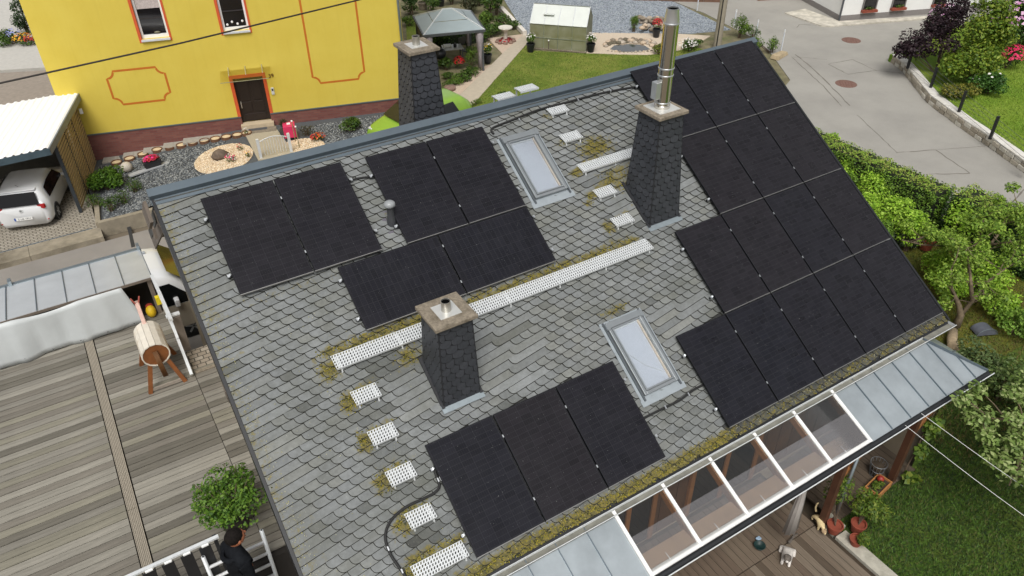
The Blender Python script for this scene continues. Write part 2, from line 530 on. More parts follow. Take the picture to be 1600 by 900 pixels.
SL = []                                                      # (camera distance, polygon, tint, hue)
for j in range(-6, 150):
    row = []
    jit = 0
    for i in range(-160, 100):
        u0 = -12.9 + i * E1[0] + j * E2[0]; v0 = -0.1 + j * E2[1] + i * E1[1]
        if u0 < UL - 0.02 or u0 > UR or v0 < -0.15 or v0 > VE: continue
        row.append((i, u0, v0))
    if not row: continue
    thr = -12.52 + 0.115 * (j % 4)
    k0 = 0
    while k0 < len(row) - 1 and row[k0][1] < thr: k0 += 1
    k = 0
    first_row = row[0][1] < -12.5
    while k < len(row):
        i, u0, v0 = row[k]
        n = 1
        if first_row and k < k0:
            n = k0 - k
            du = u0 - (UL - 0.045)
            u0 -= du; v0 -= du * E1[1] / E1[0]; n2 = n + du / E1[0]
            pl = slate_poly(u0, v0, n2, rnd, True)
        else:
            for (a, b, c, d) in MERGE:
                if a < u0 < b and c < v0 < d:
                    n = min(3 if (i + j) % 2 else 4, len(row) - k)
            ju = rnd.uniform(-0.007, 0.007)
            pl = slate_poly(u0 + ju, v0 - ju * 0.147 + rnd.uniform(-0.002, 0.002), n, rnd)
        k += n
        um, vm = u0 + 0.15, v0 + 0.06
        if hidden(um, vm): continue
        pl = clip(pl, (UL + 0.03, 0.02), (UR - 0.01, VE + 0.03))
        if len(pl) < 4: continue
        ar = abs(sum(pl[q - 1][0] * pl[q][1] - pl[q][0] * pl[q - 1][1] for q in range(len(pl)))) / 2
        if ar < 0.0015: continue
        dist = (P(um, vm, HS) - Vector(CP)).length
        inframe = not (um < -10.6 and vm > 6.9) and not (um < -12.2 and vm > 6.0)
        SL.append((dist / math.sqrt(ar) if inframe else 1e6, pl, tint_at(um, vm, rnd), 0.6 * rnd.random() ** 3))
SL.sort(key=lambda s: s[0])
def slate_geo(pl):
    n = len(pl)
    ar = sum(pl[q - 1][0] * pl[q][1] - pl[q][0] * pl[q - 1][1] for q in range(n))
    sg = 1 if ar > 0 else -1
    inner = []
    for q in range(n):                                        # hewn rim: set the top face in by about a centimetre
        a, b, c = pl[q - 1], pl[q], pl[(q + 1) % n]
        e1 = Vector((b[0] - a[0], b[1] - a[1])); e2 = Vector((c[0] - b[0], c[1] - b[1]))
        if e1.length < 1e-6: e1 = e2.copy()
        if e2.length < 1e-6: e2 = e1.copy()
        n1 = Vector((-e1.y, e1.x)).normalized() * sg; n2 = Vector((-e2.y, e2.x)).normalized() * sg
        m = n1 + n2; k = 0.0085 * 2 / max(0.6, m.length_squared)
        inner.append((b[0] + m.x * k, b[1] + m.y * k))
    top = [P(x, y, HS + p[2]) for (x, y), p in zip(inner, pl)]
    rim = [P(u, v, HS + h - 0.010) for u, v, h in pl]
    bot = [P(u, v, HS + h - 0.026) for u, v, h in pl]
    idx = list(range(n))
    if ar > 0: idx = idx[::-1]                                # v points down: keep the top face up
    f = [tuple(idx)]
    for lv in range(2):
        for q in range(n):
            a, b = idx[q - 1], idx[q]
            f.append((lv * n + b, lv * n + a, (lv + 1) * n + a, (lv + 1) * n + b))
    return top + rim + bot, f
def slate_attr(me, cols):
    ca = me.color_attributes.new('sl', 'FLOAT_COLOR', 'POINT')
    ca.data.foreach_set('color', np.array(cols, np.float32).ravel())
mass_v, mass_f, mass_c, mass_m = [], [], [], []
for n_, (d_, pl, ti, hu) in enumerate(SL):
    vv, ff = slate_geo(pl)
    cols = [(ti, moss_at(u, v), hu, 1) for u, v, h in pl] * 3
    if n_ < 300:
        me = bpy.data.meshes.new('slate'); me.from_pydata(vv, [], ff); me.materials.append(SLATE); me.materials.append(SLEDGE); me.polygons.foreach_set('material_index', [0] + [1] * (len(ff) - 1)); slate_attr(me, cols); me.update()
        put('slate', me, house)
    else:
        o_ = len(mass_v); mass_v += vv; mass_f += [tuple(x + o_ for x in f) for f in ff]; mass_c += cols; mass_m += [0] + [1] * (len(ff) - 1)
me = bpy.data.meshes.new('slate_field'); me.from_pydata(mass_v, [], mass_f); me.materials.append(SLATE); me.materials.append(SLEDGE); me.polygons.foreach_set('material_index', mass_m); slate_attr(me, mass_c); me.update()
so = put('slate_field', me, house); so['kind'] = 'stuff'
so['label'] = 'grey rounded slates laid in slanting courses over the roof'

# --- roof body, gables, walls
UNDER = M('roof_underlay', (0.03, 0.031, 0.03), 0.8)
RENDER = M('cream_render', '#b9a98c', 0.85, 0, 0.08, 4, 0.2, 80)
def slab_uv(u0, u1, v0, v1, h0, h1, back=False):
    s = -1 if back else 1
    q = []
    for h in (h0, h1):
        for (u, v) in ((u0, v0), (u1, v0), (u1, v1), (u0, v1)):
            p = P(u, v, h); q.append((p.x, p.y * s, p.z))
    return q
BOXF = [(0, 1, 2, 3), (7, 6, 5, 4), (0, 4, 5, 1), (1, 5, 6, 2), (2, 6, 7, 3), (3, 7, 4, 0)]
mb = MB().add(slab_uv(UL + 0.04, UR - 0.02, 0.0, VE, HS - 0.20, HS - 0.009), BOXF); mb.build('roof_boarding', UNDER, house)
mb = MB().add(slab_uv(UL + 0.02, UR, 0.03, 6.6, HS - 0.20, HS, True), [tuple(reversed(f)) for f in BOXF]); mb.build('rear_roof', SLATE, house)
# verge strips
mb = MB().add(slab_uv(UL - 0.012, UL + 0.034, 0.02, VE + 0.02, HS - 0.22, HS + 0.035), BOXF); mb.build('verge_strip', BLACK, house)
mb = MB().add(slab_uv(UR - 0.015, UR + 0.03, 0.02, VE + 0.02, HS - 0.22, HS + 0.045), BOXF); mb.build('verge_strip', BLACK, house)
# ridge cap: folded sheet, two wings and a raised roll
mb = MB()
mb.add(slab_uv(UL - 0.02, UR + 0.02, -0.02, 0.17, HS + 0.025, HS + 0.034), BOXF)
cap_ = [(0.075, HS + 0.05), (0.075, HS + 0.105)]
def ridge_prof(u):
    a = P(u, 0.07, HS + 0.035); b = P(u, 0.055, HS + 0.115); c = P(u, -0.04, HS + 0.125)
    return [a, b, Vector((u, c.y + 0.05, c.z + 0.012)), Vector((u, 0.22, b.z - 0.05)), Vector((u, 0.22, a.z - 0.11))]
r0, r1 = ridge_prof(UL - 0.03), ridge_prof(UR + 0.03)
mb.loft([r0, r1])
mb.build('ridge_cap', DARKMETAL, house)
for k in range(6):
    u = UL + 1.2 + k * 2.1
    p = ridge_prof(u); q = ridge_prof(u + 0.035)
    MB().loft([[x + Vector((0, -0.004, 0.004)) for x in p], [x + Vector((0, -0.004, 0.004)) for x in q]]).build('ridge_joint', DARKMETAL, house)
# bodies of the walls
XL, XR, YF, YB = -12.42, -0.2, -5.45, 5.1
zr = lambda y: Z0 - abs(y) * math.tan(ALPHA) - 0.40
for x0, x1 in ((XL, XL + 0.3), (XR - 0.3, XR)):
    mb = MB()
    pr = [(YF, -0.4), (YB, -0.4), (YB, zr(YB)), (0, zr(0)), (YF, zr(YF))]
    mb.loft([[(x0, y, z) for y, z in pr], [(x1, y, z) for y, z in pr]])
    mb.build('gable_wall', RENDER, house)
MB().span((XL + 0.3, YF, -0.4), (XR - 0.3, YF + 0.3, zr(YF) - 0.02)).build('front_wall', RENDER, house)
MB().span((XL + 0.3, YB - 0.3, -0.4), (XR - 0.3, YB, zr(YB) - 0.02)).build('rear_wall', RENDER, house)
# gable bargeboards and purlin ends
for s in (1, -1):
    for nm, h0, h1, du in (('bargeboard', HS - 0.44, HS - 0.21, 0.03),):
        q = []
        for h in (h0, h1):
            for (u, v) in ((UL + 0.03, 0), (UL + 0.06, 0), (UL + 0.06, 6.8), (UL + 0.03, 6.8)):
                p = P(u, v, h); q.append((p.x, p.y * s, p.z))
        MB().add(q, BOXF if s > 0 else [tuple(reversed(f)) for f in BOXF]).build('bargeboard', MULLW, house)
for y in (0.0, -2.6, 2.6):
    MB().span((UL - 0.02, y - 0.09, zr(y) - 0.16), (XL + 0.05, y + 0.09, zr(y) + 0.06)).build('purlin', MULLW, house)
# rear roof fascia boxes at the left end (weathered soffit seen past the ridge)
mb = MB()
mb.beam((UL - 0.10, 0.05, Z0 - 0.32), (UL - 0.10, 1.35, Z0 - 0.32 - 1.3 * math.tan(ALPHA)), 0.05, 0.34)
mb.build('fascia_board', MULLW, house)

# --- eave gutter with moss
gz = P(0, VE, HS).z
gy = P(0, VE, HS).y
GUT = M('gutter_zinc', '#666a69', 0.5, 0.5, 0.2, 5, dirt='#4a4a40')
g = thing('gutter', 'half-round grey zinc gutter along the mossy eave above the glass canopy', 'gutter', (0, gy - 0.085, gz - 0.03))
prof = [(math.cos(a) * 0.095, math.sin(a) * 0.085) for a in [math.pi + k * math.pi / 8 for k in range(9)]]
mb = MB(); vv = []
for x in (UL - 0.02, UR + 0.05):
    for (y, z) in prof: vv.append((x, y, z))
    for (y, z) in reversed(prof): vv.append((x, y * 0.93, z * 0.93))
n = 18
mb.add(vv, [(i, i + 1, n + i + 1, n + i) for i in range(n - 1)] + [(n - 1, 0, n, 2 * n - 1)] + [tuple(range(n))[::-1], tuple(range(n, 2 * n))])
mb.build('trough', GUT, g)
MB().tube([(UL - 0.02, -0.098, 0.004), (UR + 0.05, -0.098, 0.004)], 0.007, 8).build('rim', GALV, g)
for x in (UL - 0.02, UR + 0.05):
    MB().add([(x, y, z) for y, z in prof], [tuple(range(9))]).build('end_stop', GALV, g)
MB().span((UL, -0.085, -0.05), (UR, 0.08, -0.028)).build('silt', M('gutter_silt', '#77766d', 0.9, 0, 0.25, 6, 0.4), g)
MB().add(slab_uv(UL + 0.02, UR, VE - 0.02, VE + 0.07, HS - 0.03, HS - 0.02), BOXF).build('drip_sheet', BLACK, house)

# --- moss cushions and litter
rng = np.random.default_rng(5)
mp, lp = [], []
while len(mp) < 6000:
    u = rng.uniform(UL + 0.05, UR); v = rng.uniform(0.05, VE + 0.02)
    if hidden(u, v): continue
    k = moss_at(u, v)
    if k > 0.3 and rng.random() < (k - 0.25) ** 1.5 * 1.2: mp.append(P(u, v, HS + 0.016 + rng.uniform(0, 0.006)))
while len(lp) < 1900:
    z = rng.random()
    if z < 0.35: u, v = rng.uniform(UL + 0.05, UL + 0.26), rng.uniform(0.2, 7)
    elif z < 0.7: u, v = rng.uniform(UL, UR), rng.uniform(7.0, 7.22)
    else: u, v = rng.uniform(UL + 0.1, -9.5), rng.uniform(2, 7)
    if hidden(u, v) or (z >= 0.7 and moss_at(u, v) < 0.25 and rng.random() < 0.6): continue
    lp.append(P(u, v, HS + 0.02))
MOSS = [M('moss_a', (0.27, 0.22, 0.025), 0.95, 0, 0.3, 20), M('moss_b', (0.19, 0.17, 0.022), 0.95, 0, 0.3, 20), M('moss_c', (0.05, 0.055, 0.018), 0.95, 0, 0.3, 20)]
LICH = [M('lichen_a', (0.45, 0.43, 0.30), 0.9, 0, 0.2), M('lichen_b', (0.36, 0.34, 0.14), 0.9, 0, 0.2)]
o = pebbles('moss', np.array(mp), 0.0135, MOSS, 4, None, 0.55); tag(o, 'yellow green moss cushions growing on the roof slates', 'moss', kind='stuff')
o = pebbles('litter', np.array(lp), 0.0085, LICH, 6, None, 0.5); tag(o, 'pale lichen flakes and dry litter strewn over the slates', 'litter', kind='stuff')

# ================================================================ solar panels
def pv_material(w, h, nx, ny, name):
    t = NT(name)
    tc = t.new('TexCoord'); sx = t.new('SeparateXYZ'); t.link(tc.outputs['Object'], sx.inputs[0])
    def lines(out, n, span, wd):
        a = t.math('FRACT', t.math('ADD', t.math('MULTIPLY', out, n / span), 100.0))
        d = t.math('ABSOLUTE', t.math('SUBTRACT', a, 0.5))
        return t.math('GREATER_THAN', d, 0.5 - wd * n / span)
    gx = lines(sx.outputs[0], nx, w - 0.05, 0.003); gy_ = lines(sx.outputs[1], ny, h - 0.05, 0.003)
    g_ = t.math('MAXIMUM', gx, gy_)
    fx = lines(sx.outputs[0], nx * 5, w - 0.05, 0.0011) if h >= w else lines(sx.outputs[1], ny * 5, h - 0.05, 0.0011)
    oi = t.new('ObjectInfo')
    co = t.new('NewGeometry').outputs['Position']
    cell = t.ramp(oi.outputs['Random'], [(0.0, (0.0078, 0.0082, 0.0122)), (1.0, (0.0122, 0.0108, 0.0132))])
    wn_ = t.new('TexWhiteNoise', noise_dimensions='2D')
    cx = t.math('FLOOR', t.math('MULTIPLY', sx.outputs[0], nx / (w - 0.05))); cy = t.math('FLOOR', t.math('MULTIPLY', sx.outputs[1], ny / (h - 0.05)))
    cb = t.new('CombineXYZ'); t.link(cx, cb.inputs[0]); t.link(cy, cb.inputs[1]); t.link(cb.outputs[0], wn_.inputs['Vector'])
    cell = t.mix(1.0, cell, t.ramp(wn_.outputs['Value'], [(0, (0.80,) * 3), (1, (1.2,) * 3)]), 'MULTIPLY')
    col = t.mix(t.math('MULTIPLY', fx, 0.3), cell, (0.045, 0.045, 0.05))
    col = t.mix(t.math('MULTIPLY', g_, 0.4), col, (0.040, 0.040, 0.046))
    dust = t.ramp(t.noise(co, 2.4, 6, 0.7), [(0.4, (0.0,) * 3), (0.85, (0.05,) * 3)])
    col = t.mix(dust, col, (0.13, 0.13, 0.14))
    spk = t.ramp(t.noise(co, 60, 2, 0.5), [(0.735, (0,) * 3), (0.76, (0.45,) * 3)])
    col = t.mix(spk, col, (0.4, 0.4, 0.38))
    t.color(col)
    t.set(Roughness=0.16, Specular_IOR_Level=0.26)
    t.bump(t.noise(co, 1.1, 2), 0.02, 0.02)
    return t.mat
PVP = pv_material(PW, PH, 6, 20, 'pv_portrait')
PVL = pv_material(PH, PW, 20, 6, 'pv_landscape')
FRAME = M('black_anodised', (0.014, 0.014, 0.017), 0.35, 0.6, 0.1)
EDGE = M('frame_edge_glint', '#8f8e8c', 0.35, 0.6, 0.08)  # pale bar colour: sky reflection along the lower frame, painted in
def panel_meshes(w, h, pv):
    fr = MB(); b = 0.014
    fr.span((-w / 2, -h / 2, -0.035), (w / 2, -h / 2 + b, 0)); fr.span((-w / 2, h / 2 - b, -0.035), (w / 2, h / 2, 0))
    fr.span((-w / 2, -h / 2 + b, -0.035), (-w / 2 + b, h / 2 - b, 0)); fr.span((w / 2 - b, -h / 2 + b, -0.035), (w / 2, h / 2 - b, 0))
    la = MB().span((-w / 2 + b, -h / 2 + b, -0.012), (w / 2 - b, h / 2 - b, -0.003))
    ed = MB().span((-w / 2 + 0.002, -h / 2 - 0.007, -0.034), (w / 2 - 0.002, -h / 2 + 0.004, 0.0025))
    return fr.mesh('frame', FRAME), la.mesh('laminate', pv), ed.mesh('lower_edge_glint', EDGE)
PM = {True: panel_meshes(PW, PH, PVP), False: panel_meshes(PH, PW, PVL)}
CLAMP = MB().box((0, 0, 0.004), (0.018, 0.045, 0.008)).mesh('clamp', ALU)
ORD = ['first', 'second', 'third', 'fourth', 'fifth']
RNM = {0: 'top row', 1: 'second row', 2: 'third row', 3: 'bottom row'}
def panel_label(q):
    a, r, c = q[0], q[1], q[2]
    if a == 'R':
        k = c - (2, 2, 1, 0)[r]; n = (3, 3, 4, 5)[r]
        pos = ORD[k] + ' from the chimney side'
        return 'black solar panel, %s in the %s of the big array' % (pos, RNM[r])
    side = ('left', 'right')
    if a == 'A': return 'upright black solar panel beside the vent pipe, %s' % ('nearer it' if c else 'at the gable end of the pair')
    if a == 'B': return 'upright black solar panel between vent pipe and upper skylight, %s' % ('next to the skylight' if c else 'next to the pipe')
    if a == 'C': return 'black solar panel lying sideways above the long walkway, %s' % ('towards the upper skylight' if c else 'behind the short chimney')
    return 'black solar panel in the row of three above the eave, %s' % ('beside the cable loop', 'the middle one', 'beside the lower skylight')[c]
GR = {'R': 'solar panels of the big array', 'A': 'solar panels on the slate roof', 'B': 'solar panels on the slate roof', 'C': 'solar panels on the slate roof', 'D': 'solar panels on the slate roof'}
PH_RAIL = {}
for q in PANELS:
    a, r, c, u, v, w, h = q
    port = h > w
    t = thing('solar_panel', panel_label(q), 'solar panel', P(u + w / 2, v + h / 2, 0), ROOF_ROT, GR[a])
    f_, l_, e_ = PM[port]
    put('frame', f_, t); put('laminate', l_, t); put('lower_edge_glint', e_, t)
    rv = (0.36, h - 0.36) if port else (0.22, h - 0.22)
    last = (a == 'R' and c == 4) or (a in 'ABC' and c == 1) or (a == 'D' and c == 2)
    for y in rv:
        if not last: put('clamp', CLAMP, t, (w / 2 + 0.010, h / 2 - y, 0.0))
    PH_RAIL.setdefault((a, r), []).append((u, v, w, h, rv))
RAILM = {}
for (a, r), lst in PH_RAIL.items():
    u0 = min(x[0] for x in lst) - 0.07; u1 = max(x[0] + x[2] for x in lst) + (0.03 if a == 'R' else 0.07)
    for k, y in enumerate(lst[0][4]):
        v = lst[0][1] + y
        nm = {'R': 'the big array, ' + RNM[r], 'A': 'the pair beside the vent pipe', 'B': 'the pair beside the upper skylight', 'C': 'the two sideways panels', 'D': 'the row of three panels'}[a]
        t = thing('mounting_rail', '%s aluminium rail under %s, its clamp ends showing' % (('upper', 'lower')[k], nm), 'mounting rail', P((u0 + u1) / 2, v, -0.056), ROOF_ROT, 'mounting rails of the solar panels')
        L = (u1 - u0) / 2
        MB().box((0, 0, 0), (2 * L, 0.036, 0.036)).build('rail', FRAME, t)
        for s in (-1, 1):
            if a == 'R' and s > 0: continue
            e = MB(); e.box((s * (L - 0.02), 0, 0.027), (0.034, 0.045, 0.028)); e.box((s * (L - 0.045), 0.004, 0.045), (0.018, 0.03, 0.018))
            e.build('end_clamp', ALU, t)
        for kx in range(max(2, int(L * 2 / 1.3))):
            x = -L + 0.25 + kx * (2 * L - 0.5) / max(1, int(L * 2 / 1.3) - 1)
            MB().span((x - 0.02, -0.02, -0.070), (x + 0.02, 0.14, -0.018)).build('roof_hook', GALV, t)

# ================================================================ roof ladder treads and walkways
def grate(w, d, cell=0.045):
    nx = int(round(w / cell)); ny = 5
    cx, cy = w / nx, d / ny
    mb = MB()
    for i in range(nx):
        for j in range(ny):
            x0, y0 = -w / 2 + i * cx, -d / 2 + j * cy
            hx, hy, sk_ = cx * 0.25, cy * 0.36, cx * 0.16
            mx, my = x0 + cx / 2, y0 + cy / 2
            o = [(x0, y0, 0), (x0 + cx, y0, 0), (x0 + cx, y0 + cy, 0), (x0, y0 + cy, 0)]
            q = [(mx - hx - sk_, my - hy, 0), (mx + hx - sk_, my - hy, 0), (mx + hx + sk_, my + hy, 0), (mx - hx + sk_, my + hy, 0)]
            lo = [(a, b, -0.02) for a, b, _ in q]
            mb.add(o + q + lo, [(0, 1, 5, 4), (1, 2, 6, 5), (2, 3, 7, 6), (3, 0, 4, 7), (4, 5, 9, 8), (5, 6, 10, 9), (6, 7, 11, 10), (7, 4, 8, 11)])
    mb.span((-w / 2, -d / 2 - 0.002, -0.035), (w / 2, -d / 2, 0.001)); mb.span((-w / 2, d / 2, -0.035), (w / 2, d / 2 + 0.002, 0.001))
    return mb
def reh(u, v, h0, h1):
    p = np.array(P(u, v, h0)) - CP; n = np.array([0, -SA, CA]); o = np.array(P(0, 0, h1)); k = ((o - CP) @ n) / (p @ n)
    q = CP + p * k; return q[0], -(q[1] + h1 * SA) / CA
def tread(name, label, cat, u, v, w, group, back=False, brackets=None, d=0.245):
    h = -0.095
    u, v = reh(u, v, 0.05, h)
    b = P(u, v, h)
    TL = 0.24
    t = thing(name, label, cat, (b.x + w / 2, b.y - d / 2 * math.cos(TL), b.z - d / 2 * math.sin(TL)), (TL, 0, 0), group)
    grate(w, d).build('grate', GALV, t)
    rise = d * math.tan(ALPHA - TL)
    for x in (brackets or (-w / 2 + 0.05, w / 2 - 0.05)):
        mb = MB()
        zb = -0.165
        mb.beam((x, d / 2 - 0.01, -0.03), (x, -d / 2 + 0.01, -0.03), 0.03, 0.012)
        mb.beam((x, -d / 2 + 0.02, -0.03), (x, -d / 2 - 0.02, -rise - 0.035), 0.022, 0.012, up=(0, 1, 0))
        mb.beam((x, d / 2 - 0.03, -0.03), (x, d / 2 - 0.04, -0.08), 0.028, 0.012, up=(0, 1, 0))
        mb.build('bracket', GALV, t)
    return t
TG = 'galvanised roof treads'
for k, (u, v) in enumerate(STEPS_L):
    tread('roof_tread', 'small galvanised roof tread, %s below the end of the long walkway' % ('first', 'second', 'third', 'fourth')[k], 'roof tread', u, v, 0.40, TG)
tread('roof_walkway', 'short perforated metal walkway above the gutter, below the four treads', 'walkway', -11.45, 6.65, 0.80, TG)
nmR = ['just under the ridge by the black cable', 'beside the upper skylight', 'just above the last tread by the tall chimney', 'lowest by the tall chimney base']
for k, (u, v) in enumerate(STEPS_R):
    tread('roof_tread', 'small galvanised roof tread ' + nmR[k], 'roof tread', u, v, 0.42, TG, d=0.22)
tread('roof_walkway', 'long perforated metal walkway crossing the roof behind the short chimney', 'walkway', -11.29, 3.46, 6.06, TG, brackets=[-2.95 + k * 0.983 for k in range(7)], d=0.26)
tread('roof_walkway', 'perforated metal walkway running up to the tall chimney', 'walkway', -5.79, 1.665, 1.36, TG, brackets=[-0.6, 0.1, 0.6], d=0.22)
for k, (u, y, z) in enumerate(((-5.92, 0.26, 6.62), (-6.22, 0.62, 6.40))):
    t = thing('roof_tread', ('galvanised tread peeping over the ridge, the nearer one', 'galvanised tread peeping over the ridge, mostly hidden one')[k], 'roof tread', (u + 0.2, y + 0.12, z), (0, 0, 0), TG)
    grate(0.42, 0.24).build('grate', GALV, t)
    for x in (-0.16, 0.16):
        MB().beam((x, 0.1, -0.02), (x, 0.12, -0.30), 0.03, 0.012, up=(0, 1, 0)).build('bracket', GALV, t)

# ================================================================ skylights
SKF = M('skylight_grey', '#8b9093', 0.4, 0.5, 0.06)
SKD = M('skylight_dark_seal', '#5b6064', 0.45, 0.4, 0.06)
LEAD = M('apron_lead', '#a3abb0', 0.5, 0.5, 0.1)
BLIND = M('pale_blind', '#c9cbd0', 0.8, 0, 0.03)
PINE = M('pine_lining', '#dccab4', 0.6, 0, 0.1)
SGL = glass_mat('skylight_glass', (0.92, 0.94, 0.96), 1.5)
def skylight(label, u0, u1, v0, v1):
    w, h = u1 - u0, v1 - v0
    t = thing('skylight', label, 'skylight', P((u0 + u1) / 2, (v0 + v1) / 2, HS), ROOF_ROT, 'roof skylights')
    x, y = w / 2, h / 2
    MB().span((-x, -y, 0.018), (x, y - 0.02, 0.03)).build('flashing', LEAD, t)
    MB().span((-x - 0.02, -y - 0.06, 0.022), (x + 0.02, -y + 0.05, 0.036)).build('apron', LEAD, t)
    f = MB(); a, b, c = 0.085, 0.055, 0.105
    X, Y0, Y1 = x - a, -y + 0.10, y - 0.06
    f.span((-X, Y0, 0.03), (-X + b, Y1, c)); f.span((X - b, Y0, 0.03), (X, Y1, c)); f.span((-X + b, Y0, 0.03), (X - b, Y0 + b, c * 0.92))
    f.span((-X - 0.005, Y1 - 0.11, 0.03), (X + 0.005, Y1, c + 0.02))
    fr = f.build('frame', SKF, t, bev=0.006)
    for s in (-1, 1): MB().span((s * (X + 0.024) - 0.012, -y + 0.02, 0.03), (s * (X + 0.024) + 0.012, y - 0.03, 0.075)).build('side_gutter', SKD, t)
    s_ = MB(); X2, A, B = X - b - 0.004, Y0 + b + 0.004, Y1 - 0.115; k = 0.028
    s_.span((-X2, A, 0.05), (-X2 + k, B, c + 0.004)); s_.span((X2 - k, A, 0.05), (X2, B, c + 0.004)); s_.span((-X2 + k, A, 0.05), (X2 - k, A + k, c + 0.002)); s_.span((-X2 + k, B - k, 0.05), (X2 - k, B, c + 0.004))
    s_.build('sash', SKF, t)
    MB().span((-X2 + k, A + k, 0.088), (X2 - k, B - k, 0.094)).build('pane', SGL, t)
    li = MB(); li.span((-X2 + k - 0.01, A, -0.02), (-X2 + k, B, 0.085)); li.span((X2 - k - 0.03, A, 0.036), (X2 - k, B, 0.07)); li.build('lining', PINE, t)
    MB().span((-X2 + k, A, 0.031), (X2 - k, B, 0.040)).build('blind', BLIND, t)
    MB().span((-X2 + k, B - 0.05, 0.042), (X2 - k, B - 0.022, 0.06)).build('blind_rail', WHITE, t)
    for s in (-1, 1): MB().span((s * X - 0.03, Y1 - 0.13, c - 0.01), (s * X + 0.03, Y1 - 0.02, c + 0.025)).build('hinge_cover', SKF, t)
    return t
skylight('upper skylight with a pale blind next to the small treads near the ridge', -6.93, -6.06, 0.62, 2.12)
sk = skylight('lower skylight with a pale blind between the panel row of three and big array', -6.95, -6.06, 4.54, 6.06)
MB().tube([(-0.24, 0.1, 0.052), (-0.05, -0.2, 0.05), (0.2, -0.42, 0.052)], 0.005, 6).build('pull_cord', WHITE, sk)

